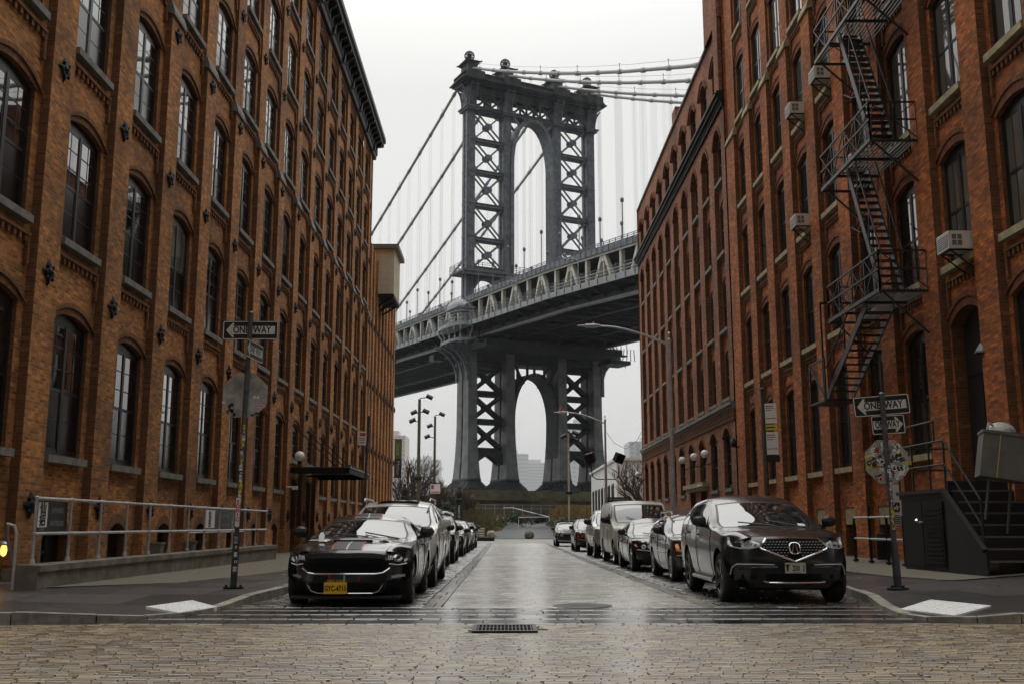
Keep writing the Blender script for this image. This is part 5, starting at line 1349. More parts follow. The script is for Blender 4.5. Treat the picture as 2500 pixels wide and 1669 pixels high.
mu.patch('fog_light',[(.66,.42,.45),(.74,.425,.47),(.84,.43,.465)],'lampclear',.012)
mu.patch('lower_intake',[(0,.20,.36),(.3,.20,.36),(.42,.22,.35),(.50,.26,.34)],'grillem',.010)
mu.patch('side_intake',[(.60,.22,.38),(.7,.22,.40),(.82,.24,.40)],'grillem',.010)
mu.line('splitter_trim',[(0,.205),(.40,.205),(.49,.235),(.55,.33)],.010,'chrome',.03)
b=MB();b.box(-.80,.80,.02,.45,.135,.165);rw=[[mu.fpt(-.82+1.64*i/20,.175,.05),mu.fpt(-.82+1.64*i/20,.15,.05)] for i in range(21)];b.grid(rw);b.build('splitter',M['trim'],mu.root)
plate(mu,'GYC-4715',-.13,.285,.33,.165,'plateY','black')
text('NEW YORK','plate_heading',M['plateY'],mu.root,size=.045,loc=(-.13,mu.fpt(-.13,.39,.02).y,.385))
def stripe(car,x0,x1,mat,off=.006):
    """stripe down bonnet, roof and the nose between the grilles"""
    for (ya,yb) in ((.02,car.p['yc']-.03),(car.p['yr']+.03,car.p['yrr'])):
        b=MB();rows=[];n=16
        for i in range(n+1):
            y=ya+(yb-ya)*i/n;r=[]
            for x in (x0,(x0+x1)/2,x1):
                zb,wb,zt,wr,zr=car.section(y);u=abs(x)/wr;near=1-smooth(0,.75,y);sh=car.p.get('wsh',.16)*smooth(.35*car.p['yc'],car.p['yc'],y)*(1-smooth(car.p['yr'],car.p['yr']+.9,y))
                r.append((x,y+near*car.yf(abs(x)/wb,1)+sh*u*u,zr+(zt-zr)*(1-u**2.2)+off))
            rows.append(r)
        b.grid(rows);b.build('stripe',M[mat],car.root)
    b=MB();b.grid([[car.fpt(x0,z,.01),car.fpt(x1,z,.01)] for z in (.375,.40,.43,.46,.475)]);b.build('stripe',M[mat],car.root)
for (a,c,m_,o_) in ((-.19,-.005,'stripeG',.006),(.03,.215,'stripeG',.006),(-.215,-.192,'stripeR',.007),(.217,.235,'stripeR',.007),(.000,.026,'stripeW',.007)): stripe(mu,a-.02,c-.02,m_,o_)
# bonnet scoop, heat vents, emblem, sticker
b=MB()
for sg in (-1,1):
    rows=[]
    for i in range(7):
        y=.78+.11*i;x=sg*(.50-.02*i);zb,wb,zt,wr,zr=mu.section(y);u=abs(x)/wr;z=zr+(zt-zr)*(1-u**2.2);rows.append([(x-sg*.11,y,z+.004),(x,y,z+.035*math.sin(math.pi*min(1,.3+i/8))),(x+sg*.06,y,z+.002)])
    b.grid(rows)
y=.80;rows=[]
for i in range(13):
    x=-.42+.84*i/12;zb,wb,zt,wr,zr=mu.section(y);u=abs(x)/wr;z=zr+(zt-zr)*(1-u**2.2);rows.append([(x,y-.02,z+.002),(x,y+.06,z+.05*(1-(x/.44)**4)),(x,y+.55,z+.03)])
b.grid(rows);b.build('bonnet_scoop',M['pBlack'],mu.root)
b=MB();b.grid([[(-.30+.6*i/8,.775,mu.section(.78)[2]-.012),(-.30+.6*i/8,.79,mu.section(.78)[2]+.03)] for i in range(9)]);b.build('scoop_mouth',M['grillem'],mu.root)
for sg in (-1,1):
    b=MB();y0=.98
    pts=[]
    for (x,y) in ((.56,y0),(.73,y0+.04),(.72,y0+.24),(.55,y0+.2)):
        zb,wb,zt,wr,zr=mu.section(y);u=min(1,x/wr);pts.append((sg*x,y,zr+(zt-zr)*(1-u**2.2)+.012))
    b.face(pts);b.build('bonnet_vent',M['trim' if sg>0 else 'stripeW'],mu.root)
zb,wb,zt,wr,zr=mu.section(.6);b=MB();b.prism([(-.035,0),(.035,0),(.045,.10),(.02,.16),(-.02,.16),(-.045,.10)],(-.47,.66,zr+.03),(1,0,0),(0,.5,.85),(0,-.85,.5),.012);b.build('emblem',M['alloy'],mu.root)
mu.wsticker(.42,1.70,.14,.05)
# --- white SUV behind it
p=mk(5.0,1.96,1.75,2.9,.95,.38,1.02,1.18,1.35,2.25,2.9,4.2,4.85,1.15,'pWhite','ten',rw=.70,bow=(.10,.28),seams=[1.5,2.75,3.9],handles=[2.55,3.6],mirm='pWhite',bp2=3.75,sg1=4.6,bp=2.75)
wsu=Car('suv','pearl white SUV with roof rails, second in the left row','car',-2.32,20.25,p,GL)
hl=wsu.patch('headlight',[(.50,.86,.90),(.62,.80,.93),(.74,.77,.96),(.84,.80,.985),(.88,.86,.99)],'lampglass',.012);
b=MB()
for sg in (-1,1):
    b.tube([wsu.fpt(sg*(.70)+.055*math.cos(a),.855+.055*math.sin(a),.022) for a in [2*math.pi*i/14 for i in range(15)]],.012,5,cap=False)
    b.tube([wsu.fpt(sg*x,z,.02) for x,z in ((.5,.91),(.65,.955),(.8,.99))],.012,5)
b.build('headlight_ring',M['lampclear'],hl)
wsu.patch('grille',[(0,.62,.98),(.2,.62,.98),(.36,.66,.96),(.45,.76,.90)],'grillem',.012);wsu.line('grille_trim',[(0,.61),(.3,.62),(.42,.70),(.48,.80),(.40,.97),(0,.99)],.018,'chrome',.02)
wsu.patch('fog_light',[(.62,.42,.52),(.70,.40,.57),(.80,.40,.58),(.85,.44,.54)],'grillem',.012);wsu.line('fog_trim',[(.58,.36),(.72,.345),(.86,.38)],.022,'chrome',.02);wsu.patch('lower_intake',[(0,.30,.48),(.3,.30,.48),(.5,.32,.46)],'grillem',.01)
plate(wsu,None,0,.52,.32,.16,'plateY','black')
b=MB()
for sg in (-1,1): b.tube([(sg*.70,2.3,1.715),(sg*.715,2.5,1.775),(sg*.72,3.9,1.765),(sg*.70,4.15,1.70)],.02,6)
b.build('roof_rail',M['steel'],wsu.root)
b=MB();b.face([(-.45,2.42,1.727),(.45,2.42,1.727),(.45,3.3,1.765),(-.45,3.3,1.765)]);b.build('sunroof',M['sideglass'],wsu.root);wsu.wsticker(.45,1.46,.15,.06)
# --- graphite SUV, front of the right row
p=mk(4.98,1.97,1.72,2.82,.93,.385,1.02,1.16,1.42,2.35,2.95,4.1,4.8,1.12,'pGraph','five_dark',rw=.68,bow=(.12,.30),seams=[1.5,2.72,3.8],handles=[2.52,3.55],bp2=3.72,sg1=4.55,bp=2.72,crown=.07,rockers=1,sill=.25)
p['nose']=[(0,.13),(.15,.05),(.35,.03),(.55,.0),(.75,.0),(.9,.05),(1,.15)]
md=Car('suv','dark graphite SUV with five sided silver edged grille, front of the right row','car',4.36,15.85,p,GR)
gr=md.patch('grille',[(0,.665,.975),(.15,.70,.975),(.3,.74,.97),(.40,.785,.965),(.47,.83,.90),(.49,.85,.87)],'grillem',.014)
md.line('grille_trim',[(0,.65),(.49,.835),(.505,.86),(.40,.985),(0,.995)],.017,'chrome',.03)
b=MB()
for i in range(-9,10):
    for j in range(7):
        x=i*.05+(.025 if j%2 else 0);z=.70+j*.04
        if abs(x)<.085 or abs(x)>.47 or z<.67+abs(x)*.38 or z>.96 or abs(x)>.40+(.97-z)*.7: continue
        q=md.fpt(x,z,.022);b.bar(q-Vector((.013,0,0)),q+Vector((.013,0,0)),.008,.012)
b.build('grille_stud',M['steel'],gr)
b=MB();P=[]
for i in range(21):
    a=2*math.pi*i/20;c,s_=math.cos(a),math.sin(a);P.append(md.fpt(.082*(1 if c>0 else -1)*abs(c)**.75,.845+.082*(1 if s_>0 else -1)*abs(s_)**.75,.035))
b.tube(P,.010,6,cap=False)
q=md.fpt(0,.845,.036)
for sg in (-1,1): b.prism([(sg*.008,.06),(sg*.02,.06),(sg*.055,-.055),(sg*.032,-.062)],(0,q.y,.845),(1,0,0),(0,0,1),(0,-1,0),.006)
b.build('emblem',M['chrome'],md.root)
hl=md.patch('headlight',[(.50,.88,.915),(.60,.855,.955),(.72,.85,.985),(.82,.86,1.0),(.89,.885,1.01)],'lensclear',.012)
for sg in (-1,1):
    b=MB()
    b.tube([md.fpt(sg*x,z,.02) for x,z in ((.50,.868),(.62,.838),(.76,.835),(.88,.865))],.011,5)
    for k in range(5):
        x=.56+k*.055;z=.90+k*.008;q=md.fpt(sg*x,z,.02);b.lathe([(.024,-.02),(.02,.008),(0,.012)],8,M=Matrix.Translation(q)@Matrix.Rotation(R(90),4,'X'))
    b.build('headlight_led',M['lampclear'],hl)
md.patch('headlight_reflector',[(.57,.875,.90),(.70,.872,.925),(.83,.885,.94)],'lampglass',.016,parent=hl)
b=MB()
for sg in (1,-1): b.tube([md.fpt(sg*.865,z,.018) for z in (.89,.95,.995)],.02,5)
b.build('headlight_corner',M['led'],hl)
md.line('bumper_trim',[(.30,.60),(.55,.605),(.80,.60),(.86,.55),(.885,.44)],.010,'stripeW',.014)
md.line('bumper_crease',[(.26,.565),(.55,.56),(.78,.53)],.014,'pGraph',.014)
md.patch('lower_intake',[(0,.36,.47),(.35,.36,.47),(.6,.38,.46),(.75,.40,.45)],'grillem',.010)
md.line('skid_trim',[(0,.335),(.38,.335),(.46,.35)],.014,'chrome',.035)
pl=plate(md,' Z50',0,.555,.31,.155,'plateW','black')
q=md.fpt(0,.555,.045)
b=MB();b.prism([(-.13,-.05),(-.105,-.05),(-.10,.02),(-.075,.05),(-.16,.05),(-.135,.02)],(0,q.y,.555),(1,0,0),(0,0,1),(0,-1,0),.002)
for k in range(4): b.box(.115,.135,q.y-.002,q.y,.505+k*.026,.505+k*.026+.016)
b.box(-.06,.07,q.y-.002,q.y,.484,.489);b.build('plate_mark',M['black'],pl)
b=MB();b.box(-.175,.175,q.y+.006,q.y+.013,.465,.645);b.build('plate_frame',M['trim'],pl)
md.wsticker(.52,1.52,.13,.08)
for sg in (-1,1):
    b=MB();b.tube([(sg*(md.side_x(y,.33)+.03),y,.31) for y in (1.5,2.0,2.6,3.1,3.25)],.035,6);b.build('running_board',M['alloy'],md.root)
b=MB()   # bright window surround
for sg in (-1,1):
    pts=[]
    for y in [1.85+.2*i for i in range(14)]:
        zb,wb,zt,wr,zr=md.section(y);pts.append((sg*(wr+.006),y+.0+md.p['wsh']*smooth(.35*1.42,1.42,y)*(1-smooth(2.35,3.25,y)) if 'wsh' in md.p else y+.16*smooth(.5,1.42,y)*(1-smooth(2.35,3.25,y)),zr-.03))
    b.tube(pts,.012,4)
b.build('window_trim',M['chrome'],md.root)
# --- black estate car, amber corner lamps
p=mk(4.73,1.86,1.50,2.76,.93,.33,.90,1.02,1.42,2.15,2.7,4.2,4.68,1.0,'pBrown','five',rw=.62,bow=(.10,.24),seams=[1.45,2.65,3.7],handles=[2.45,3.45],bp2=3.65,sg1=4.5,bp=2.65,mirm='trim')
vo=Car('estate_car','dark estate car with amber corner lamps and roof rack, second in the right row','car',4.55,22.35,p,GR,yaw=0)
vo.patch('headlight',[(.46,.66,.80),(.60,.655,.81),(.70,.66,.82)],'lampclear',.012);vo.patch('indicator',[(.70,.65,.82),(.78,.65,.825),(.86,.67,.82)],'amber',.014)
vo.patch('grille',[(0,.62,.82),(.2,.62,.82),(.42,.65,.81)],'grillem',.012);vo.line('grille_trim',[(0,.61),(.40,.63),(.44,.81),(0,.835)],.016,'chrome',.02);vo.line('bumper_trim',[(0,.56),(.4,.56),(.85,.58)],.010,'stripeW',.016)
vo.patch('lower_intake',[(0,.28,.44),(.4,.28,.44)],'grillem',.01);vo.patch('fog_light',[(.60,.33,.43),(.66,.32,.45),(.74,.34,.43)],'lampclear',.012)
b=MB()
for sg in (-1,1):
    b.tube([(sg*.60,2.3,1.46),(sg*.62,2.45,1.53),(sg*.62,4.0,1.52),(sg*.6,4.15,1.46)],.02,6);b.tube([(sg*(vo.side_x(y,.62)+.012),y,.62) for y in (1.45,2.2,3.0,3.25)],.016,4)
for y in (2.7,3.7): b.bar((-.66,y,1.56),(.66,y,1.56),.06,.03)
b.build('roof_rack',M['steel'],vo.root)
# --- black saloon with twin ring lamps
p=mk(4.98,1.90,1.46,2.95,.90,.36,.83,.97,1.50,2.45,2.9,3.5,4.35,1.05,'pBlack','ten',rw=.60,bow=(.10,.26),seams=[1.5,2.85,3.8],handles=[2.65,3.6],bp=2.85,sg1=4.0)
sa=Car('saloon_car','black saloon with twin ring headlights and bright ten spoke wheels, third in the right row','car',4.40,28.2,p,GR)
hl=sa.patch('headlight',[(.38,.64,.72),(.50,.61,.745),(.66,.61,.76),(.80,.66,.77)],'lampglass',.012);b=MB()
for sg in (-1,1):
    for dx in (.50,.66):
        for r_ in (.05,.028): b.tube([sa.fpt(sg*dx+r_*math.cos(a),.68+r_*math.sin(a),.022) for a in [2*math.pi*i/14 for i in range(15)]],.010,5,cap=False)
b.build('headlight_ring',M['led'],hl);sa.patch('indicator',[(.80,.66,.77),(.85,.69,.765),(.88,.72,.76)],'redlens',.014)
sa.patch('grille',[(.02,.62,.76),(.15,.61,.77),(.30,.63,.765)],'grillem',.014);sa.line('grille_trim',[(.02,.61),(.28,.61),(.31,.76),(.02,.775)],.014,'chrome',.02);sa.line('bumper_trim',[(0,.565),(.4,.565),(.80,.60)],.016,'stripeW',.016);sa.patch('lower_intake',[(0,.26,.42),(.5,.27,.41)],'grillem',.01)
# --- dusty white panel van
p=mk(6.0,2.03,2.13,3.65,.98,.38,1.12,1.36,1.30,1.95,3.0,5.8,5.95,1.75,'pVan','steel',rw=.88,bow=(.08,.24),seams=[1.45,2.62,4.0],handles=[2.42],bp=2.62,sg0=1.55,sg1=2.6,side=SIDEV,sill=.36,ra=.47,crown=.05,ms=1.35,my=.45,handlem='trim',rearglass=False)
p['belt']=[(0,1.0),(.4,1.08),(1.3,1.30),(2.6,1.32),(5.7,1.35),(6,1.3)];p['wb']=[(0,.88),(.25,.94),(.8,.985),(3,1.0),(5.6,.99),(6,.93)]
va=Car('panel_van','dusty white panel van with worn lettering on its side, fourth in the right row','van',4.58,33.95,p,GR)
va.patch('headlight',[(.66,.86,1.06),(.78,.84,1.08),(.90,.86,1.08)],'redlens',.012);va.patch('grille',[(0,.74,1.04),(.3,.74,1.04),(.58,.78,1.02)],'grillem',.012);va.line('bumper_line',[(0,.62),(.5,.62),(.92,.64)],.03,'trim',.02)
b=MB();b.box(-.9,.9,1.0,1.1,.3,.34);b.build('step',M['steel'],va.root)
for k,(tx,yy,zz,sz) in enumerate((('|||',2.25,1.05,.20),('|||',2.25,.80,.14),('LLC',2.3,.62,.12))): 
    o=text('====' if k<2 else '==',"worn_lettering",M['stone'],va.root,size=sz,loc=(-va.side_x(yy,zz)-.006,yy,zz),rot=(R(90),0,R(-90)))
# --- silver pickup
p=mk(5.82,2.02,1.95,3.57,.98,.40,1.16,1.30,1.55,2.30,2.8,3.75,4.0,1.28,'pSilver','suv',rw=.74,bow=(.08,.22),seams=[1.6,2.75],handles=[2.55],bp=2.75,sg1=3.75,sill=.42,ra=.48,ms=1.35,arch=.95)
pk=Car('pickup_truck','silver pickup truck with flared front wings, fifth in the right row','truck',4.55,41.2,p,GR)
pk.patch('headlight',[(.58,.88,1.08),(.70,.86,1.10),(.86,.90,1.08)],'redlens',.012);pk.patch('grille',[(0,.80,1.10),(.3,.80,1.10),(.54,.84,1.08)],'grillem',.012);pk.line('bumper',[(0,.66),(.5,.66),(.92,.68)],.07,'chrome',.02);pk.patch('lower_intake',[(0,.45,.56),(.7,.46,.56)],'grillem',.01)
# --- dark people carrier, black hatch
p=mk(4.9,1.93,1.66,2.9,.95,.35,.96,1.10,1.25,2.15,2.8,4.3,4.8,1.1,'pBlack','suv',rw=.68,seams=[1.4,2.6],handles=[2.4],bp=2.6,sg1=4.6)
mv=Car('people_carrier','black people carrier with orange corner reflectors, sixth in the right row','car',4.43,51.5,p,GR)
mv.patch('headlight',[(.50,.72,.86),(.66,.70,.90),(.84,.76,.93)],'redlens',.012);mv.patch('indicator',[(.66,.70,.74),(.84,.74,.78)],'amber',.014);mv.patch('grille',[(0,.62,.82),(.4,.64,.81)],'grillem',.012);mv.line('bumper_trim',[(0,.56),(.8,.60)],.012,'stripeW',.016)
p=mk(4.5,1.80,1.52,2.6,.9,.33,.88,1.0,1.3,2.1,2.6,3.9,4.4,1.0,'pNavy','suv',rw=.62,seams=[1.4,2.5],handles=[2.3],bp=2.5,sg1=4.1)
hb=Car('hatchback','black hatchback with round edged headlights and roof bars, last in the right row','car',4.05,65.2,p,GR)
hb.patch('headlight',[(.42,.64,.78),(.58,.62,.80),(.78,.67,.80)],'lampclear',.012);hb.patch('grille',[(0,.60,.72),(.36,.62,.72)],'grillem',.012);hb.line('bumper_trim',[(0,.34),(.7,.36)],.03,'stripeW',.016)
b=MB()
for y in (2.4,3.3): b.bar((-.6,y,1.56),(.6,y,1.56),.06,.03)
b.build('roof_bar',M['black'],hb.root)
# --- the rest of the left row
ROWL=[('crossover','silver crossover with dark lower bumper, behind the white SUV','pSilver',1.60,4.6,-2.62,29.4,'suv'),
('suv','black SUV with a roof pod, third from the white one','pBlack',1.66,4.7,-2.60,35.2,'suv'),
('saloon_car','black saloon behind the SUV with the roof pod','pNavy',1.47,4.7,-2.62,43.3,'ten'),
('estate_car','silver estate car halfway down the left row','pSilver',1.55,4.7,-2.60,48.9,'five'),
('saloon_car','pale grey saloon near the far end of the left row','pWhite',1.47,4.6,-2.58,54.9,'five'),
('hatchback','black hatchback closing the left row','pBlack',1.52,4.3,-2.58,60.9,'suv')]
for i,(nm,lb,pt,H_,L_,X_,Y_,wh) in enumerate(ROWL):
    low=H_<1.5
    p=mk(L_,1.84,H_,2.68,.9,.335 if low else .36,.84 if low else .96,.98 if low else 1.1,1.45 if low else 1.3,2.3 if low else 2.1,2.75,3.4 if low else 4.0,4.2 if low else 4.5,1.05,pt,wh,rw=.60 if low else .66,seams=[1.45,2.6],handles=[2.4],bp=2.6,sg1=3.9 if low else 4.3)
    c=Car(nm,lb,'car',X_,Y_,p,GL);h0=p['top'][0][1]
    c.patch('headlight',[(.46,h0-.22,h0-.10),(.62,h0-.24,h0-.06),(.80,h0-.18,h0-.04)],'lampclear',.012);c.patch('grille',[(0,h0-.26,h0-.08),(.36,h0-.24,h0-.09)],'grillem',.012);c.patch('lower_intake',[(0,.28,.42),(.5,.29,.41)],'grillem',.01);c.line('bumper_trim',[(0,h0-.32),(.7,h0-.28)],.010,'stripeW',.016)
    if 'pod' in lb:
        b=MB();rw=[]
        for k in range(9):
            f=k/8;w=.38*math.sin(math.pi*min(1,.12+f*.8))**.5;rw.append([(w*math.cos(a),2.3+1.7*f,1.70+.22*math.sin(math.pi*min(1,.15+f*.8))**.5*max(0,math.sin(a))) for a in [math.pi*q/8 for q in range(9)]])
        b.grid(rw);b.build('roof_pod',M['pSilver'],c.root)
# ---------------------------------------------------------------- street furniture
M['signBlk']=plain('sign_black',(.010,.010,.010),.4);M['signWht']=plain('sign_worn_white',(.60,.60,.55),.45,noise=.25,scale=5);M['signAlu']=plain('sign_back_aluminium',(.36,.355,.32),.45,metal=.15,noise=.55,scale=3.5)
STK=[plain('sticker_%s'%n,c,.5) for n,c in (('white',(.75,.75,.73)),('black',(.012,.012,.012)),('yellow',(.65,.5,.05)),('red',(.5,.06,.05)),('grey',(.3,.3,.3)),('green',(.2,.3,.1)),('pink',(.75,.4,.38)),('purple',(.1,.06,.12)))]
def rrect(w,h,r,n=4):
    P=[]
    for cx,cy,a0 in ((w/2-r,h/2-r,0),(-w/2+r,h/2-r,90),(-w/2+r,-h/2+r,180),(w/2-r,-h/2+r,270)):
        for i in range(n+1): a=R(a0+90*i/n);P.append((cx+r*math.cos(a),cy+r*math.sin(a)))
    return P
def oneway(parent,x,z,w,h,mir=1,y=.055,yaw=0,tilt=0,letters='ONE WAY'):
    """black one-way panel: white border, arrow and lettering; faces -y before yaw"""
    e=empty('one_way_panel',(x,y,z));e.parent=parent;e.rotation_euler=(0,R(-tilt),R(yaw))
    b=MB();b.prism(rrect(w,h,.03),(0,0,0),(1,0,0),(0,0,1),(0,-1,0),.004);o=b.build('plate',M['signBlk'],e)
    b=MB();O=rrect(w-.012,h-.012,.028);I=rrect(w-.04,h-.04,.02)
    for i in range(len(O)): j=(i+1)%len(O);b.face([(O[i][0],-.0055,O[i][1]),(O[j][0],-.0055,O[j][1]),(I[j][0],-.0055,I[j][1]),(I[i][0],-.0055,I[i][1])])
    b.build('border',M['signWht'],e)
    b=MB();L=w*.88;hs=h*.215;ah=h*.40;tip=-L/2;hd=-L/2+ah*.95
    P=[(tip,0),(hd-.01,ah),(hd+.015,ah-.01),(hd+.0,hs),(L/2,hs),(L/2,-hs),(hd,-hs),(hd+.015,-ah+.01),(hd-.01,-ah)]
    b.face([(mir*px,-.0065,py) for px,py in P]);b.build('arrow',M['signWht'],e)
    q=letters.split()
    sz=h*.50
    text(q[0],'lettering',M['signBlk'],e,size=sz,loc=(-mir*0-(w*.17 if mir>0 else w*.21),-.0075,0),sx=.80 if w>.7 else .62,off=sz*.028,ext=.0004)
    text(q[1],'lettering',M['signBlk'],e,size=sz,loc=(w*.21 if mir>0 else w*.14,-.0075,0),sx=.80 if w>.7 else .62,off=sz*.028,ext=.0004)
    return e
def octagon(parent,x,z,r,y,mat,nst,seed,tilt=0):
    b=MB();P=[(r*math.cos(R(22.5+45*i+tilt)),r*math.sin(R(22.5+45*i+tilt))) for i in range(8)]
    b.prism(P,(x,y,z),(1,0,0),(0,0,1),(0,-1,0),.004);o=b.build('octagon_sign_back',mat,parent)
    return o
def stick(parent,x,y,z,w,h,rot,m,name='sticker',round_=False,art=True,rs=rnd):
    b=MB()
    if round_: P=[(w/2*math.cos(2*math.pi*i/16),w/2*math.sin(2*math.pi*i/16)) for i in range(16)]
    else: P=[(-w/2,-h/2),(w/2,-h/2),(w/2,h/2),(-w/2,h/2)]
    c,s=math.cos(rot),math.sin(rot);T=lambda u,v,d=0:(x+u*c-v*s,y-d,z+u*s+v*c)
    b.face([T(u,v) for u,v in P])
    if art:
        n=rs.randint(2,4);mm=1
        for i in range(n):
            u=rs.uniform(-.3,.3)*w;v=rs.uniform(-.3,.3)*h;a=rs.uniform(.08,.25)*w;d=rs.uniform(.06,.16)*h
            b.face([T(u-a,v-d,.0006),T(u+a,v-d*.4,.0006),T(u+a*.6,v+d,.0006),T(u-a*.8,v+d*.7,.0006)],None,1)
        if round_: b.face([T(w*.3*math.cos(2*math.pi*i/12),w*.3*math.sin(2*math.pi*i/12),.0004) for i in range(12)],None,1)
    dk=STK[1] if m!=1 else STK[0]
    return b.build(name,[STK[m],dk],parent)
def pole_stickers(parent,x,r,z0,z1,n,seed,lean=0):
    q=random.Random(seed);z=z0
    for i in range(n):
        h=q.uniform(.05,.14);zz=z0+(z1-z0)*(i+.5)/n;b=MB();m=q.choice([0,0,0,1,1,4,2,0]);a0=q.uniform(-2.2,-1.6);wd=q.uniform(.7,1.4)
        for k in range(5):
            a,c=a0+wd*k/5,a0+wd*(k+1)/5;rr=r+.002;xx=x+lean*zz
            b.face([(xx+rr*math.cos(a),rr*math.sin(a),zz-h/2),(xx+rr*math.cos(c),rr*math.sin(c),zz-h/2),(xx+rr*math.cos(c),rr*math.sin(c),zz+h/2),(xx+rr*math.cos(a),rr*math.sin(a),zz+h/2)],None,0)
            if k in (1,3) and q.random()<.9:
                rr+=.001;e=h*.3;b.face([(xx+rr*math.cos(a),rr*math.sin(a),zz-e),(xx+rr*math.cos(c),rr*math.sin(c),zz-e*.4),(xx+rr*math.cos(c),rr*math.sin(c),zz+e),(xx+rr*math.cos(a),rr*math.sin(a),zz+e*.7)],None,1)
        b.build('sticker',[STK[m],STK[1] if m!=1 else STK[0]],parent)
# left sign post
SP1=empty('sign_post',(-4.58,17.93,.14),'steel post with one way panels and grey octagon sign back, on the left pavement','sign post')
ln=.02
b=MB();b.tube([(0,0,0),(ln*.9,0,.9)],.058,12);b.tube([(ln*.9,0,.9),(ln*4.7,0,4.70)],.042,12);b.lathe([(.048,4.66),(.048,4.72),(.03,4.745),(0,4.75)],10,(ln*4.7,0,0));b.build('post',M['steelD'],SP1)
b=MB();b.lathe([(0,.012),(.17,.012),(.17,-.01)],16)
for a in range(4): b.lathe([(.022,.012),(.022,.045),(0,.05)],6,(.12*math.cos(a*1.57+.4),.12*math.sin(a*1.57+.4),0))
b.build('base_flange',M['iron'],SP1)
oneway(SP1,.085,4.42,.98,.335);oneway(SP1,.17,4.05,.90,.32,yaw=85,y=.07)
o=octagon(SP1,.04,3.27,.42,.06,M['signAlu'],0,1,0)
q=random.Random(5)
for (x,z,w,h,r_,m,rd) in ((-.20,3.10,.15,.24,.1,4,0),(-.13,2.93,.10,.10,0,0,1),(.235,3.24,.10,.05,.05,0,0),(.29,3.08,.21,.045,-.06,6,0),(.22,2.94,.13,.04,.35,1,0),(-.33,3.15,.05,.05,0,0,0),(-.21,2.99,.12,.06,.3,1,0)): stick(o,x,.053,z,w,h,r_,m,round_=rd,rs=q)
b=MB()
for i in range(12):
    a=2*math.pi*i/12;b.face([(-.13,.0515,2.93),(-.13+.052*math.cos(a),.0515,2.93+.052*math.sin(a)),(-.13+.052*math.cos(a+.26),.0515,2.93+.052*math.sin(a+.26))])
b.build('sunburst_sticker',STK[1],o)
pole_stickers(SP1,0,.043,1.0,2.75,20,3,ln);pole_stickers(SP1,0,.059,.25,.85,5,4,ln)
for i,ch in enumerate('SONIC'): text(ch,'sticker_letter',STK[3],SP1,size=.085,loc=(ln*1.3,-.048,1.43-i*.075),sx=1,off=.004)
b=MB();b.face([(ln*1.2-.032,-.0465,1.02),(ln*1.2+.04,-.0465,1.02),(ln*1.3+.04,-.0465,1.50),(ln*1.3-.032,-.0465,1.50)]);b.build('sticker',STK[0],SP1)
# right sign post
SP2=empty('sign_post',(6.33,17.04,.16),'steel post with sticker covered octagon sign back, on the right pavement','sign post')
ln=-.02
b=MB();b.tube([(0,0,0),(ln*.55,0,.55)],.062,12);b.tube([(ln*.55,0,.55),(ln*3.2,0,3.15)],.042,12);b.lathe([(.048,3.12),(.048,3.17),(.03,3.19),(0,3.2)],10,(ln*3.2,0,0));b.build('post',M['steelD'],SP2)
b=MB();b.lathe([(0,.03),(.16,.03),(.17,.015),(.17,-.02)],16)
for a in range(4): b.lathe([(.022,.03),(.022,.06),(0,.065)],6,(.115*math.cos(a*1.57+.4),.115*math.sin(a*1.57+.4),0))
b.build('base_flange',M['iron'],SP2)
oneway(SP2,-.06,2.98,.94,.335,tilt=4.5);oneway(SP2,.03,2.66,.56,.32,mir=-1,tilt=3.5)
o=octagon(SP2,-.03,2.05,.385,.06,M['signAlu'],60,2,0)
q=random.Random(11);k=0
while k<74:
    a=q.uniform(0,6.28);rr=.36*q.random()**.5;x=-.03+rr*math.cos(a);z=2.05+rr*math.sin(a)*.95;w=q.uniform(.05,.13);h=q.uniform(.04,.10);rd=q.random()<.3
    if math.hypot(x+.03,z-2.05)+max(w,h)*.5>.375: continue
    stick(o,x,.0545-k*.00005,z,w,h if not rd else w,q.uniform(-.3,.5),q.choice([0,0,0,0,1,1,1,1,4,2,3,5,7,6]),round_=rd,rs=q);k+=1
for (x,z) in ((-.36,2.12),(.29,2.02)): text('IPRO','sticker_letter',STK[2],o,size=.06,loc=(x+.02,.045,z),sx=.9,off=.003)
pole_stickers(SP2,0,.043,.95,2.0,15,8,ln)
# parking rule posts
def rulepost(x,y,h,label,yaw,plates,lean=0,sd=1):
    e=empty('parking_sign_post',(x,y,gz(y)+.15),label,'sign post');b=MB();b.tube([(0,0,0),(lean*h,0,h)],.045,10);b.lathe([(.05,h-.03),(.05,h),(0,h+.03)],8,(lean*h,0,0));b.build('post',M['steelD'],e)
    for (z,w,hh,m,bars) in plates:
        w0=.03 if sd>0 else -.03-w
        p=empty('rule_panel',(lean*z,0,z));p.parent=e;p.rotation_euler=(0,0,R(yaw));b=MB();b.box(w0,w0+w,-.012,-.004,-hh/2,hh/2);b.build('plate',m,p)
        b=MB()
        for (u0,u1,v,t) in bars: b.box(w0+w*u0,w0+w*u1,-.0135,-.012,hh*(v-.5)-t/2,hh*(v-.5)+t/2)
        if bars: b.build('print_lines',STK[3] if m is STK[0] and len(bars)>3 and hh<.6 else STK[1],p)
    return e
L_=[(.1,.75,.86,.025),(.1,.8,.76,.02),(.1,.6,.66,.02),(.1,.85,.25,.022),(.85,.9,.25,.05)]
rulepost(6.5,25.7,4.45,'tall grey post with parking rule plates, behind the graphite SUV',-28,[(3.82,.30,.50,STK[0],L_),(3.47,.30,.14,STK[2],[(.1,.8,.5,.03)]),(3.08,.30,.56,STK[0],L_),(2.70,.32,.17,STK[1],[(.1,.6,.5,.05)])],lean=-.012)
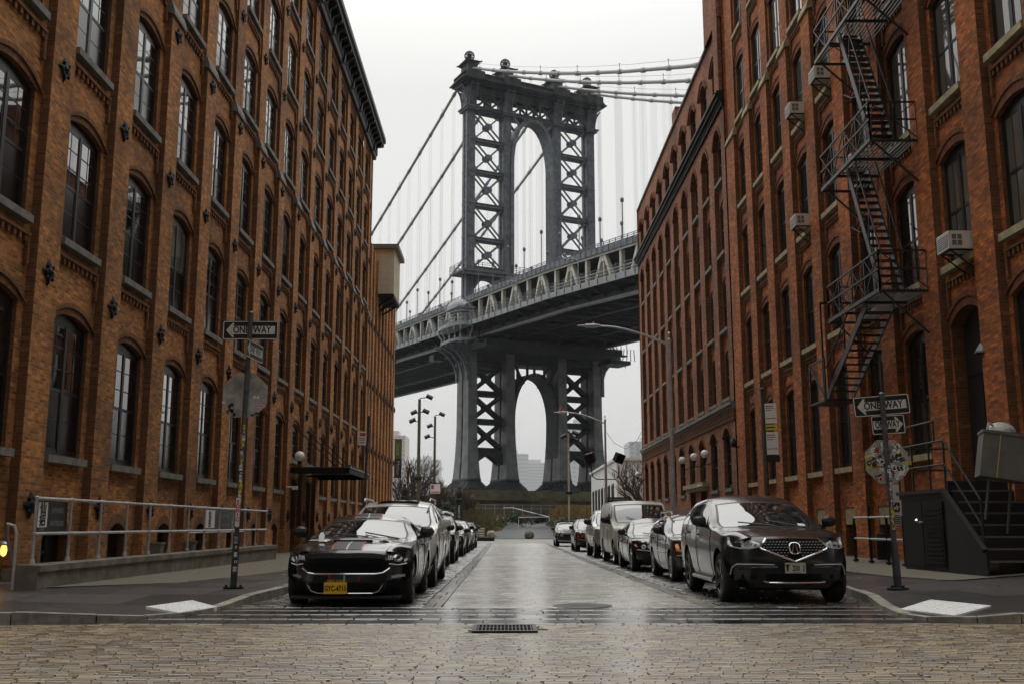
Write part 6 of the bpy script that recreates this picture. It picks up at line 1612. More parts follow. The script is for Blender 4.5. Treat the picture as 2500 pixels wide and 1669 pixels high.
rulepost(-4.35,32.0,4.45,'thin leaning post with small red and white plate, behind the white SUV',15,[(3.75,.26,.42,STK[0],[(.15,.85,.78,.10),(.1,.8,.5,.03),(.1,.8,.38,.03),(.1,.8,.2,.03)])],lean=.03,sd=-1)
# ---- ramp with pipe railing, left
RX=-7.72
e=empty('ramp_wall',(0,0,0),'low concrete ramp wall under the pipe railing along the left warehouse','wall')
b=MB();ys=[17.0+17.6*i/16 for i in range(17)]
rows=[]
for y in ys: rows.append([(RX+.24,y,gz(y)-.1),(RX+.24,y,.42),(RX+.28,y,.44),(RX+.28,y,.54),(RX-.12,y,.55),(RX-.12,y,gz(y)-.1)])
b.grid(rows,sm=False);b.face(rows[0]);b.face(rows[-1][::-1])
b.box(-9.0,RX-.12,19,34.6,-.3,.40)
b.build('wall',M['concrete'],e)
e=empty('pipe_railing',(0,0,0),'grey steel pipe railing with two rails on the ramp wall, left','railing')
py=[17.3+1.392*i for i in range(13)]
for y in py:
    b=MB();b.tube([(RX,y,.5),(RX,y,1.62)],.027,8);b.lathe([(.05,.545),(.05,.58),(.035,.64)],8,(RX,y,0))
    for z in (1.04,1.62): b.lathe([(0,-.042),(.038,-.02),(.038,.02),(0,.042)],8,(RX,y,z))
    b.build('post',M['steel'],e)
for z in (1.04,1.62):
    b=MB();b.tube([(RX,17.3,z),(RX,py[-1],z)],.027,8);b.build('rail',M['steel'],e)
b=MB();b.tube([(RX-.15,17.0,.15),(RX-.15,17.0,1.05),(RX-.19,17.0,1.17),(RX-.3,17.0,1.2),(RX-.42,17.25,1.0),(RX-.55,17.9,.45)],.025,8);b.build('bent_handrail',M['steel'],e)
def jsign(y0,y1,z0,z1,x,label):
    s=empty('hanging_sign',(x,(y0+y1)/2,(z0+z1)/2),label,'sign');w=y1-y0;h=z1-z0
    b=MB();b.box(-.012,.0,-w/2,w/2,-h/2,h/2);b.build('board',M['signBlk'],s)
    b=MB();b.box(.0,.004,-w/2+.03,-w/2+.03+w*.30,-h/2+h*.16,h/2-.02);b.build('white_panel',STK[0],s)
    rt=(R(90),0,R(90))
    for ch,zz in (('\u4ed9',h*.24),('\u62db',-h*.14)): text(ch,'brush_character',STK[1],s,size=h*.40,loc=(.006,-w/2+.03+w*.15,zz),rot=rt,sx=1.15,off=.008)
    lt=plain('sign_grey_lettering',(.30,.30,.29),.5) if 'lt' not in M else M['lt'];M['lt']=lt
    for tx,zz in (('JAPANESE',h*.20),('ANTIQUES',-h*.22)): text(tx,'lettering',lt,s,size=h*.24,loc=(.004,w*.16,zz),rot=rt,sx=.92 if w<1.3 else 1.2)
    text('SHIBUI','lettering',lt,s,size=h*.12,loc=(.004,-w/2+.03+w*.15,-h/2+h*.08),rot=rt)
jsign(17.42,18.62,1.06,1.58,RX-.03,'black antiques sign with brush characters hung on the near end of the railing')
jsign(29.2,32.6,1.0,1.62,-8.35,'black antiques sign with brush characters by the wall at the far railing end')
b=MB();b.tube([(-8.3,27.6,.5),(-8.3,27.6,1.5)],.025,6);b.tube([(-8.3,27.6,.98),(-8.3,33.6,.98)],.022,6);b.tube([(-8.3,33.6,.5),(-8.3,33.6,1.5)],.025,6);tag(b.build('stair_rail',M['steel']),'short pipe rail standing behind the long railing at the basement steps','railing')
wl=empty('wall_lamp',(-8.55,18.05,.78),'lit orange bulkhead lamp low on the left wall behind the railing','lamp')
b=MB();b.box(-.33,-.25,-.12,.12,-.12,.12);b.tube([(-.25,0,.1),(0,0,.12),(.0,0,.08)],.02,6);b.lathe([(.075,.06),(.07,.09),(.03,.12),(0,.12)],10);b.build('bracket',M['steel'],wl)
b=MB();b.lathe([(0,-.13),(.04,-.1),(.055,-.03),(.045,.04),(.02,.07)],10);b.build('bulb',plain('lit_bulb',(1,.5,.12),.4,emit=((1,.42,.07),3.5)),wl)
for y,lb in ((25.9,'grey plastic planter on the ramp, nearer of two'),(28.6,'grey plastic planter on the ramp, farther of two')):
    b=MB();b.grid([[(-8.55+x*s,y+yy*s,z) for x,yy in ((-.16,-.16),(.16,-.16),(.16,.16),(-.16,.16),(-.16,-.16))] for z,s in ((.40,.8),(.72,1.0),(.72,1.12),(.76,1.12),(.74,.9),(.70,.85))],sm=False);tag(b.build('planter',M['concrete']),lb,'planter')
# ---- entrance canopy on the left
ca=empty('entrance_canopy',(-8.9,43.2,3.4),'black iron canopy over the left warehouse entrance, hung on rods','canopy')
b=MB();b.box(0,2.45,0,.10,-.10,.12);b.box(2.35,2.45,.1,6.4,-.10,.12);b.box(0,2.45,6.4,6.5,-.10,.12);b.build('fascia',M['iron'],ca)
b=MB();b.box(0.0,2.5,-.05,6.55,.12,.16)
for i in range(9): b.box(2.36,2.52,.1+i*.78,.22+i*.78,.16,.24)
b.build('roof_glazing',plain('canopy_green_grey',(.09,.10,.085),.3),ca)
b=MB()
for y in (.1,3.2,6.3):
    b.tube([(0.02,y,1.9),(1.9,y,.16)],.025,6)
    for i in range(3): b.box(.1,2.3,y-.03,y+.03,-.12,-.04)
b.build('rod',M['iron'],ca)
def globe(x,y,z,label,group,r=.16,wallx=None):
    g=empty('globe_lamp',(x,y,z),label,'lamp',group);b=MB();b.lathe([(r*math.sin(math.pi*i/12),-r*math.cos(math.pi*i/12)) for i in range(13)],20);b.build('globe',M['globe'],g)
    b=MB();b.lathe([(.05,-r-.16),(.07,-r-.08),(.085,-r+.02),(.06,-r+.03)],10)
    if wallx is not None: dx=wallx-x;b.tube([(0,0,-r-.1),(0,0,-r-.22),(dx*.4,0,-r-.30),(dx,0,-r-.12)],.022,6);b.lathe([(.09,-.02),(.09,.02)],8,(dx,0,-r-.12))
    b.build('bracket',M['iron'],g);return g
globe(-8.5,43.05,3.98,'white globe lamp at the near corner of the left entrance canopy',None,.21,-8.9)
gg='globe lamps at the dark warehouse door'
globe(9.05,52.9,4.42,'white globe lamp left of the dark warehouse doors, nearest the river',gg,.19,9.5);globe(9.05,49.6,4.38,'white globe lamp in the middle of the three at the dark warehouse doors',gg,.19,9.5);globe(9.05,46.9,4.34,'white globe lamp right of the dark warehouse doors, nearest the SUV',gg,.19,9.5)
globe(9.0,70.6,4.55,'white globe lamp alone at the far corner of the dark warehouse',None,.19,9.5)
b=MB();b.box(9.36,9.5,49.0,49.1,3.0,3.1);b.tube([(9.38,49.05,3.05),(9.2,49.05,3.0),(9.05,49.0,2.95)],.05,8);tag(b.build('security_camera',M['white']),'small white security camera under the door hood of the dark warehouse','camera')
b=MB();b.tube([(-8.9,42.6,2.7),(-8.62,42.6,2.72)],.03,6);b.box(-8.66,-8.44,42.5,42.62,2.6,2.74);tag(b.build('security_camera',M['white']),'small white security camera beneath the left canopy corner','camera')
# ---- cobra-head lamps
def cobra(x,y,h,reach,label,flood=False,rise=.75):
    z0=gz(y)+.14;e=empty('street_lamp',(x,y,z0),label,'street lamp');b=MB();b.tube([(0,0,0),(0,0,h*.35),(0,0,h)],[.105,.09,.062],12);b.lathe([(.075,h),(.075,h+.12),(.03,h+.16),(.03,h+.3),(.06,h+.34),(0,h+.42)],8);b.build('pole',M['steel'],e)
    b=MB();P=[(0,0,h-.12)]
    for i in range(1,9): t=i/8;P.append((-reach*.82*t,0,h-.12+rise*math.sin(t*math.pi/2)))
    b.tube(P,[.05-.015*i/8 for i in range(9)],8);b.build('arm',M['steel'],e)
    b=MB();hx=-reach*.82;hz=h-.12+rise;rw=[]
    for f,w,t in ((0,.05,.05),(.12,.10,.07),(.2,.17,.08),(.62,.17,.07),(.66,.13,.03),(.95,.12,.025),(1,.06,.012)):
        rw.append([(hx-f*.9*reach*.3,w*math.cos(a),hz+.01+t*math.sin(a)) for a in [2*math.pi*k/10 for k in range(11)]])
    b.grid(rw);b.lathe([(.03,0),(.03,.12),(0,.13)],8,(hx-.25,0,hz+.05));b.build('luminaire',plain('lamp_head_pale',(.55,.55,.54),.4) if 'lh' not in M else M['lh'],e)
    if flood:
        b=MB();b.tube([(-.95,0,h*.655),(-.85,0,h*.55),(-.6,0,h*.525),(.6,0,h*.525),(.8,0,h*.55),(.85,0,h*.64)],.035,6);b.build('floodlight_bracket',M['iron'],e)
        for sx in (-.98,.85):
            b=MB();T=Matrix.Translation((sx,0,h*.70))@Matrix.Rotation(R(-25 if sx<0 else 25),4,'Z')@Matrix.Rotation(R(22),4,'X')@Matrix.Rotation(R(14 if sx>0 else -14),4,'Y');b.box(-.27,.27,-.16,.2,-.28,.28,M=T);b.box(-.30,.30,-.20,-.16,-.31,.31,M=T);b.build('floodlight',M['iron'],e)
        b=MB();b.lathe([(.13,0),(.12,.1),(.07,.28),(.05,.36),(0,.38)],10,(hx-.35,0,hz+.03));b.build('red_cap',plain('faded_red_plastic',(.42,.08,.09),.5),e)
        b=MB();b.box(.05,1.6,-.02,.02,h*.335,h*.335+.34);b.build('street_name_plate',plain('brown_sign',(.035,.02,.012),.5),e)
        text('PLYMOUTH ST','lettering',M['signWht'],e,size=.2,loc=(.82,-.026,h*.335+.17),sx=.95)
    return e
cobra(6.4,39.6,8.15,3.3,'tall grey street lamp with long curved arm, beside the panel van')
cobra(6.4,66,7.7,3.0,'grey street lamp with red cap and two black floodlights',True,.7)
# ---- tactile pads, drain, manhole
def pad(P,label):
    b=MB();A,B,Cc,D=[Vector(p) for p in P];b.face([A,B,Cc,D]);
    for p,q in ((A,B),(B,Cc),(Cc,D),(D,A)): b.face([p,q,q-Vector((0,0,.06)),p-Vector((0,0,.06))])
    for i in range(14):
        for j in range(9):
            p=A.lerp(B,(i+.5)/14).lerp(D.lerp(Cc,(i+.5)/14),(j+.5)/9);b.lathe([(.022,.0),(.016,.006),(0,.007)],6,(p.x,p.y,p.z))
    if 'pad' not in M: M['pad']=plain('white_tactile_plate',(.80,.80,.78),.5,noise=.06,scale=8)
    tag(b.build('tactile_pad',M['pad']),label,'kerb ramp pad','tactile pads at the kerb corners')
pad([(-4.88,14.5,.092),(-4.55,15.5,.105),(-3.98,14.75,.068),(-4.27,13.98,.052)],'white tactile pad set in the left pavement corner')
pad([(5.34,14.35,.065),(6.10,15.2,.13),(6.42,14.0,.135),(5.62,13.28,.07)],'white tactile pad set in the right pavement corner')
gt=empty('drain_grate',(0,12.28,0),'rectangular cast iron drain grate in the setts before the crossing','drain')
b=MB();b.box(-.43,.43,-.46,.46,.004,.0085);b.build('pit',M['dark'],gt)
b=MB()
for x0,x1,y0,y1 in ((-.43,-.37,-.46,.46),(.37,.43,-.46,.46),(-.37,.37,-.46,-.38),(-.37,.37,.38,.46)): b.box(x0,x1,y0,y1,.009,.022)
for i in range(15): b.box(-.35+i*.05-.008,-.35+i*.05+.008,-.38,.38,.009,.02)
b.box(-.37,.37,-.02,.02,.0085,.021);b.build('bars',plain('worn_cast_iron',(.06,.06,.06),.35,metal=.6),gt)
gt.scale=(.86,.86,1)
b=MB();b.lathe([(0,.012),(.42,.012),(.44,.006)],24,(1.15,15.75,.0));tag(b.build('manhole_cover',plain('manhole_iron',(.03,.03,.03),.35,noise=.4,scale=12)),'dark round manhole cover just beyond the crossing','manhole')
# ---- steel steps, door cabinet and box on the right
ss=empty('entrance_steps',(0,0,0),'black steel entrance steps with landing and railing, lower right','steps')
X0,X1=8.3,9.62;zl=1.82;yb,yt,ye=18.15,19.65,21.95;g0=.36
b=MB();n=7
for i in range(n):
    y=yb+(yt-yb)*i/n;z=g0+(zl-g0)*(i+1)/n;b.box(X0+.06,X1,y,y+.24,z-.03,z);b.box(X0+.06,X1,y+.205,y+.22,z-.03,z+(zl-g0)/n-.03)
b.build('tread',M['black'],ss)
b=MB()
for i in range(n): y=yb+(yt-yb)*i/n;z=g0+(zl-g0)*(i+1)/n;b.box(X0+.06,X1,y-.012,y+.03,z-.028,z+.004)
b.build('tread_nosing',plain('worn_step_edge',(.14,.14,.14),.5),ss)
b=MB();b.box(X0,X1,yt,ye,zl-.12,zl);b.build('landing',M['black'],ss)
b=MB();b.prism([(yb-.02,g0-.1),(yb-.02,g0+.35),(yt,zl-.02),(yt,g0-.1)],(X0,0,0),(0,1,0),(0,0,1),(1,0,0),.04);b.bar((X0-.02,yb-.02,g0+.38),(X0-.02,yt,zl+.0),.09,.07);b.bar((X0-.02,yt,zl+.0),(X0-.02,ye,zl+.0),.09,.07);b.build('stringer',M['black'],ss)
b=MB();b.box(X0+.03,X0+.07,yt,ye-.05,g0-.1,zl-.12);b.build('cabinet_wall',M['black'],ss)
b=MB()
for y0,y1 in ((yt+.18,yt+1.12),(yt+1.16,ye-.12)):
    b.box(X0+.0,X0+.025,y0,y1,g0+.02,zl-.2)
    if y0<yt+1:
        for k in range(13): b.bar((X0-.008,y0+.06,g0+.1+k*.085),(X0-.008,y1-.06,g0+.1+k*.085),.02,.035)
b.build('cabinet_door',M['iron'],ss)
b=MB();b.tube([(X0-.05,yt+1.25,1.25),(X0,yt+1.25,1.25)],.012,6);b.lathe([(.0,-.045),(.045,0),(0,.045)],8,(X0-.06,yt+1.28,1.27));b.bar((X0-.01,yt+1.05,1.24),(X0-.01,yt+1.3,1.24),.03);b.build('padlock',M['chrome'],ss)
b=MB();xr=X0+.03;r=.02
for h in (.5,.95):
    b.tube([(xr,ye,zl+h),(xr,yt,zl+h),(xr,yb+.1,g0+.30+h)],r,6)
for y,z in ((ye,zl),(ye-.75,zl),(yt+.7,zl),(yt,zl)): b.tube([(xr,y,z),(xr,y,z+.95)],r,6)
b.tube([(xr,yb+.1,g0+.25),(xr,yb+.1,g0+1.25)],r,6);b.tube([(xr,ye,zl+.95),(X1-.2,ye,zl+.95)],r,6);b.tube([(xr,ye,zl+.5),(X1-.2,ye,zl+.5)],r,6);b.tube([(xr,yt+.4,zl+1.35),(xr,ye,zl+1.35)],r,6);b.tube([(xr,yt+.4,zl+.95),(xr,yt+.4,zl+1.35)],r,6)
b.build('railing',M['black'],ss)
M['sticker_pale']=plain('pale_plastic',(.45,.44,.41),.5,noise=.3,scale=9)
bx_=empty('control_box',(8.82,18.55,1.98),'tilted grey steel control box on thin legs above the steps','control box');
T=Matrix.Rotation(R(10),4,'Y')@Matrix.Rotation(R(-14),4,'Z')
M['boxg']=plain('box_grey_paint',(.13,.13,.11),.45,noise=.2,scale=3)
b=MB();b.box(-.36,.40,-.24,.26,0,.80,M=T);b.box(-.38,.42,-.26,.28,.78,.83,M=T);b.build('housing',M['boxg'],bx_)
b=MB();b.box(-.09,-.07,-.252,-.245,0,.84,M=T);b.box(-.09,-.07,-.25,.28,.832,.84,M=T);b.build('strap',plain('yellow_strap',(.42,.36,.12),.6),bx_)
b=MB();b.lathe([(.26*math.cos(math.pi/2*i/6),.20*math.sin(math.pi/2*i/6)) for i in range(7)],14,(.12,.05,.83));b.tube([(-.2,-.1,.83),(-.15,-.1,1.0),(.0,0,.95)],.02,6);b.build('lamp_dome',M['sticker_pale'],bx_)
b=MB();b.bar((-.18,0,0),(-.25,.1,-.70),.035);b.bar((.22,0,0),(.15,.15,-.95),.035);b.build('leg',M['boxg'],bx_)
b=MB();b.lathe([(.03,.22),(.06,.2),(.16,.04),(.17,0),(.14,0)],12,(9.55,20.3,4.55));b.tube([(9.9,20.3,4.8),(9.55,20.3,4.85),(9.55,20.3,4.75)],.02,6);tag(b.build('door_lamp',M['steelD']),'small white shade lamp inside the doorway above the steel steps','lamp')
rr=empty('black_railing',(0,0,0),'black two rail pipe barrier at the basement steps on the right pavement','railing')
for y in (25.8,24.7,23.6,22.6):
    b=MB();b.tube([(8.6,y,.3),(8.6,y,1.38 if y!=24.7 else 1.62)],.032,8);b.lathe([(.075,.32),(.07,.36),(.04,.37)],8,(8.6,y,0));b.build('post',M['iron'],rr)
for z in (.86,1.36):
    b=MB();b.tube([(8.6,25.8,z),(8.6,22.6,z)],.026,8);b.build('rail',M['steel'],rr)
b=MB();b.bar((8.62,22.6,1.3),(8.9,22.2,.75),.03);b.build('stay',M['steel'],rr)
ns=empty('number_board',(8.5,22.75,1.3),'white board with number fifty three and barred lines behind the right sign post','sign');b=MB();b.box(-.10,.14,0,.02,-.12,.75);b.build('board',STK[0],ns);text('53','number',STK[1],ns,size=.24,loc=(.0,-.004,.26),rot=(R(90),R(90),0),off=.008)
b=MB()
for k in range(5): b.box(-.08,.10,-.003,0,-.10+k*.042,-.10+k*.042+.022)
b.build('bar',STK[1],ns)
b=MB();b.lathe([(.0,.0),(.15,.0),(.15,.5),(.12,.62),(0,.65)],12,(9.1,25.3,.36));b.lathe([(.06,.3),(.06,.22)],8,(9.1,25.3,.7));tag(b.build('standpipe',M['iron']),'black iron standpipe by the basement wall behind the black railing','standpipe')
b=MB();b.lathe([(.12,-.1),(.13,.05),(.05,.22),(0,.3)],8,(9.3,42.0,4.4));b.tube([(9.5,42,4.3),(9.3,42,4.3)],.03,6);tag(b.build('wall_lantern',M['iron']),'small dark wall lantern where the two right warehouses meet','lamp')
# ---- fire escape
fe=empty('fire_escape',(0,0,0),'black iron fire escape with zigzag stairs on the red orange warehouse','fire escape')
M['fe']=plain('fire_escape_iron',(.022,.023,.025),.45,metal=.2,noise=.3,scale=6)
FX0,FX1=8.42,9.5;FY0,FY1=22.6,26.3
def rail3(b,p,q,z,h=.88):
    L=math.dist(p,q);n=max(1,round(L/1.05))
    for hh in (h,h*.52): b.bar((*p,z+hh),(*q,z+hh),.035)
    for i in range(n+1):
        c=(p[0]+(q[0]-p[0])*i/n,p[1]+(q[1]-p[1])*i/n);b.bar((*c,z),(*c,z+h),.032)
        if i<n:
            d=(p[0]+(q[0]-p[0])*(i+1)/n,p[1]+(q[1]-p[1])*(i+1)/n);b.bar((*c,z+h),(*d,z+.02),.02);b.bar((*c,z+.02),(*d,z+h),.02)
for li,z in enumerate((6.4,9.95,13.55,17.15,20.8)):
    b=MB()
    n=13
    for i in range(n): x=FX0+(FX1-FX0)*i/(n-1);b.box(x-.011,x+.011,FY0,FY1 if not (.12<(x-FX0)<.70) else FY1-1.6,z-.03,z)
    for y in (FY0,FY0+1.25,FY0+2.5,FY1): b.bar((FX0,y,z-.06),(FX1,y,z-.06),.05,.06)
    b.bar((FX0,FY0,z-.03),(FX0,FY1,z-.03),.05,.09)
    for y in (FY0+.1,FY1-.1): b.bar((FX0+.1,y,z-.06),(FX1,y,z-1.0),.04,.04)
    o=b.build('platform',M['fe'],fe)
    b=MB();rail3(b,(FX0,FY0),(FX0,FY1),z);rail3(b,(FX0,FY0),(FX1,FY0),z);rail3(b,(FX0,FY1),(FX1,FY1),z);b.build('guard_rail',M['fe'],o)
for z0,z1 in ((6.4,9.95),(9.95,13.55),(13.55,17.15),(17.15,20.8)):
    b=MB();ya,yc_=22.95,24.75;xa,xb=8.58,9.08
    for x in (xa,xb):
        b.bar((x,ya,z0),(x,yc_,z1),.03,.17)
        b.bar((x,ya-.15,z0+.85),(x,yc_-.15,z1+.85),.03)
        for t in (.02,.35,.68,.98): b.bar((x,ya+(yc_-ya)*t,z0+(z1-z0)*t),(x,ya-.15+(yc_-ya)*t,z0+.85+(z1-z0)*t),.02)
    for i in range(1,17): t=i/17;b.box(xa,xb,ya+(yc_-ya)*t-.1,ya+(yc_-ya)*t+.1,z0+(z1-z0)*t-.012,z0+(z1-z0)*t+.012)
    b.build('stair',M['fe'],fe)
b=MB();xa,xb=8.55,9.2
for x in (xa,xb):
    b.bar((x,23.9,6.3),(x,27.2,4.5),.03,.2);
for i in range(1,13): t=i/13;b.box(xa,xb,23.9+3.3*t-.1,23.9+3.3*t+.1,6.3-1.8*t-.012,6.3-1.8*t+.012)
for x in (xa,): b.bar((x,24.0,7.05),(x,27.2,5.3),.03);b.bar((x,25.6,5.35),(x,25.6,6.2),.03)
b.build('drop_ladder',M['fe'],fe)
b=MB();b.bar((8.42,27.0,7.0),(8.42,27.0,4.4),.05);b.bar((8.42,27.0,7.0),(9.4,27.0,7.0),.06);b.box(8.42,9.3,26.9,28.2,4.38,4.44)
for p,q in (((8.42,26.9,4.4),(8.42,28.2,4.4)),((8.42,26.9,5.5),(8.42,28.2,5.5)),((8.42,26.9,4.4),(8.42,26.9,5.5)),((8.42,28.2,4.4),(8.42,28.2,5.5)),((8.42,26.9,4.4),(8.42,28.2,5.5))): b.bar(p,q,.04)
b.build('counterweight_gate',M['fe'],fe)
b=MB()
for z in (8.9,12.5): b.tube([(8.9,25.6,z),(8.9,25.6,z-.2),(9.0,25.3,z-.42),(9.2,25.0,z-.45),(9.45,24.8,z-.35)],.02,5)
b.build('hose_loop',M['fe'],fe)
# ---- window air conditioners
ACS=[(31.4,10.37,'white air conditioner on bracket, large and low, fourth pilaster gap'),(20.7,6.72,'white air conditioner in the window nearest the steel steps'),(28.75,14.08,'white air conditioner in the top window left of the fire escape stair'),(31.4,14.08,'white air conditioner in a high window, farthest from the fire escape'),(26.1,10.40,'pale air conditioner half hidden by the middle fire escape platform'),(26.1,14.08,'pale air conditioner half hidden by the upper fire escape platform')]
ac0=None
for i,(y,z,lb) in enumerate(ACS):
    if ac0 is None:
        a=empty('air_conditioner',(9.3,y,z),None,'air conditioner','window air conditioners on the right warehouse')
        b=MB();b.box(-.26,.42,-.33,.33,.02,.44);b.build('casing',plain('ac_ivory',(.62,.61,.54),.5,noise=.12,scale=4),a)
        b=MB()
        b.box(-.268,-.26,-.28,.28,.08,.38);b.box(-.18,.05,-.338,-.33,.1,.36);b.build('grille',plain('ac_grille_grey',(.14,.14,.13),.6),a)
        b=MB()
        for k in range(6): b.box(-.274,-.268,-.28,.28,.1+k*.05,.115+k*.05)
        b.box(-.20,.07,-.342,-.337,.22,.235);b.box(-.075,-.06,-.342,-.337,.1,.36);b.build('louvre',M['sticker'],a)
        b=MB()
        for yy in (-.25,.25): b.bar((-.2,yy,.0),(.35,yy,-.45),.03);b.bar((-.24,yy,.005),(.4,yy,.005),.03)
        b.bar((-.2,-.27,0),(-.2,.27,0),.03);b.bar((.3,-.27,-.4),(.3,.27,-.4),.03);b.build('bracket',M['iron'],a);a.scale=(.88,.88,.88)
        ac0=a
    else: a=copy_tree(ac0,None,(9.3,y,z))
    a['label']=lb
# ---------------------------------------------------------------- park, far street, city
M['path']=plain('park_path_asphalt',(.075,.077,.082),.5,noise=.2,scale=.7)
b=MB();P=[(104,-3.0,7.0),(110,-2.4,6.6),(118,-1.8,6.0),(128,-1.0,5.8),(140,-.2,6.2),(152,.4,7.2),(165,.6,9.0)]
sheet('park_path',[(y,a,c) for y,a,c in P],.05,M['path'])
M['bark']=plain('bare_bark',(.075,.055,.042),.9,noise=.3,scale=6);M['twig']=plain('reddish_twigs',(.12,.08,.05),.9)
def leafmat(n,c,v): return plain(n,c,.7,noise=.55,scale=2.2,var=v)
M['fir']=leafmat('evergreen_leaf',(.022,.040,.018),(.030,.055,.022));M['leafy']=leafmat('shrub_leaf',(.055,.085,.022),(.10,.12,.035));M['gold']=leafmat('golden_grass',(.20,.115,.03),(.26,.17,.05));M['brown']=leafmat('brown_brush',(.13,.095,.045),(.13,.12,.05));M['lawn']=leafmat('lawn_green',(.07,.11,.025),(.09,.13,.035))
def baretree(x,y,h,label,group,seed,spread=.5,twm='bark',lean=0):
    q=random.Random(seed);e=empty('bare_tree',(x,y,gz(y)),label,'tree',group);T=MB();B=MB()
    def grow(p,d,l,r,lev):
        n=3;pts=[p];c=Vector(p);dd=Vector(d)
        for i in range(n):
            dd=(dd+Vector((q.uniform(-.18,.18),q.uniform(-.18,.18),q.uniform(-.02,.12)))).normalized();c=c+dd*l/n;pts.append(tuple(c))
        (T if lev==0 else B).tube(pts,[max(.022,r*(1-.4*i/n)) for i in range(n+1)],5 if lev<2 else 3,cap=False)
        if lev>=4: return
        for i in range(q.randint(3,4) if lev else 6):
            a=q.uniform(0,6.28);t=q.uniform(.45,1);pp=Vector(pts[min(n,int(t*n))]);nd=(dd+Vector((math.cos(a),math.sin(a),q.uniform(.1,.6)))*spread*q.uniform(.7,1.3)).normalized();grow(tuple(pp),tuple(nd),l*q.uniform(.55,.75),r*.58,lev+1)
    grow((0,0,0),(lean,0,1),h*.46,h*.016+.025,0)
    T.build('trunk',M['bark'],e);B.build('crown',M[twm],e);return e
def clump(name,x,y,w,d,h,label,cat,mat,seed,n,blade=False,group=None,lz=None,kind=None,ls=.12):
    """shrub: stems with many small leaves through an uneven volume"""
    q=random.Random(seed);e=empty(name,(x,y,gz(y) if lz is None else lz),label,cat,group)
    if kind:e['kind']=kind
    b=MB();lobes=[(q.uniform(-.75,.75)*w/2,q.uniform(-.7,.7)*d/2,q.uniform(.35,.8)*h,q.uniform(.35,.7)) for _ in range(9)]
    for i in range(n):
        if blade:
            px,py=q.uniform(-1,1)*w/2,q.uniform(-1,1)*d/2;hh=h*q.uniform(.55,1.0)*(1-.35*abs(px/(w/2))**3);dx,dy=q.uniform(-.25,.25)*hh*.5,q.uniform(-.2,.2)*hh*.5;t=ls*.35
            b.face([(px-t,py,0),(px+t,py,0),(px+dx*.5+t*.8,py+dy*.5,hh*.6),(px+dx*.5-t*.8,py+dy*.5,hh*.6)]);b.face([(px+dx*.5-t*1.7,py+dy*.5,hh*.6),(px+dx*.5+t*1.7,py+dy*.5,hh*.6),(px+dx+t,py+dy,hh),(px+dx-t,py+dy,hh)])
        else:
            lx,ly,lz_,s=q.choice(lobes);v=Vector((q.gauss(0,1),q.gauss(0,1),q.gauss(0,1))).normalized()*q.random()**.4
            p=Vector((lx+v.x*s*w*.32,ly+v.y*s*d*.4,max(.05,lz_+v.z*s*h*.42)));a=Vector((q.uniform(-1,1),q.uniform(-1,1),q.uniform(-.6,.6))).normalized();c=a.cross(Vector((q.uniform(-1,1),q.uniform(-1,1),1))).normalized();k=ls*q.uniform(.6,1.4)
            b.face([p-a*k,p-c*k*.5,p+a*k,p+c*k*.5])
    b.build('foliage',M[mat],e)
    s=MB()
    for lx,ly,lz_,_ in lobes[:6]: s.tube([(lx*.2,ly*.2,0),(lx*.7,ly*.7,lz_*.6),(lx,ly,lz_)],.03,4,cap=False)
    s.build('stem',M['bark'],e);return e
tg='bare winter trees at the river park'
for i,(x,y,h,lb) in enumerate([(-11.2,114,12,'bare tree beside the annex corner, under the banner'),(-9.7,118,11,'bare tree between the annex and the first wooden pole'),(-8.4,118,8,'low reddish bare tree behind the first wooden pole'),(-6.6,118,7.5,'bare reddish sapling right of the second wooden pole'),(-5.2,116,6.5,'bare twiggy tree beside the tall black gate pier'),(-3.2,116,6.5,'low bare bush tree in front of the bridge pier steps')]): baretree(x,y,h,lb,tg,20+i,.55,'twig' if i>1 else 'bark')
baretree(12.6,86,9.0,'dark bare tree leaning before the white parking building',None,44,.75,'bark',-.35)
for i,(n_,x,y,w,d,h,lb,m,nn,bl,ls) in enumerate([
 ('evergreen_bush',-5.9,114,3.0,2.5,4.4,'dark evergreen bush beside the black gate pier','fir',1500,0,.14),
 ('evergreen_bush',-10.3,112,3.4,2.5,3.0,'low evergreen bush at the annex corner','fir',900,0,.13),
 ('shrub',3.0,148,6.5,3,2.2,'dark green shrub mass below the sloping white handrail','fir',1500,0,.16),
 ('shrub',-1.6,146,4.2,3,1.8,'green shrub left of the park path bend','leafy',900,0,.15),
 ('shrub',7.3,121,3.6,3,2.0,'bright green shrub by the last hatchback','leafy',1300,0,.13),
 ('shrub',6.6,132,3.4,3,1.5,'leafy green shrub right of the park path','leafy',900,0,.13),
 ('brush',-3.9,117,5.5,3,3.2,'brown leafless brush behind the log edging','brown',1500,1,.12),
 ('brush',-7.4,119,7,3,4.6,'tall brown brush behind the left row of cars','brown',2200,1,.12),
 ('golden_grass',9.2,150,5.2,4,3.2,'tall golden grass in front of the bridge pier, nearer the van','gold',1900,1,.12),
 ('golden_grass',12.8,146,4.5,4,3.3,'tall golden grass behind the silver pickup','gold',1700,1,.12),
 ('shrub',-2.6,136,3.2,3,1.9,'green shrub above the pale log edging','leafy',1000,0,.13),
 ('evergreen_bush',-5.2,140,4.5,3,2.4,'broad dark evergreen mound behind the log edging','fir',1300,0,.15),
 ('shrub',8.4,138,4.5,3,2.0,'yellow green shrubs below the golden grass','leafy',1300,0,.14),
 ('shrub',.6,158,5,3,1.6,'yellow green shrubs closing the view at the path bend','leafy',1200,0,.14),
 ('golden_grass',-3.5,152,6,3,1.9,'short golden grass before the wire fence','gold',1200,1,.12)]):
    clump(n_,x,y,w,d,h,lb,'shrub' if n_!='golden_grass' else 'grass clump',m,60+i,nn,bool(bl),'planting in the river park',ls=ls)
b=MB();q=random.Random(3)
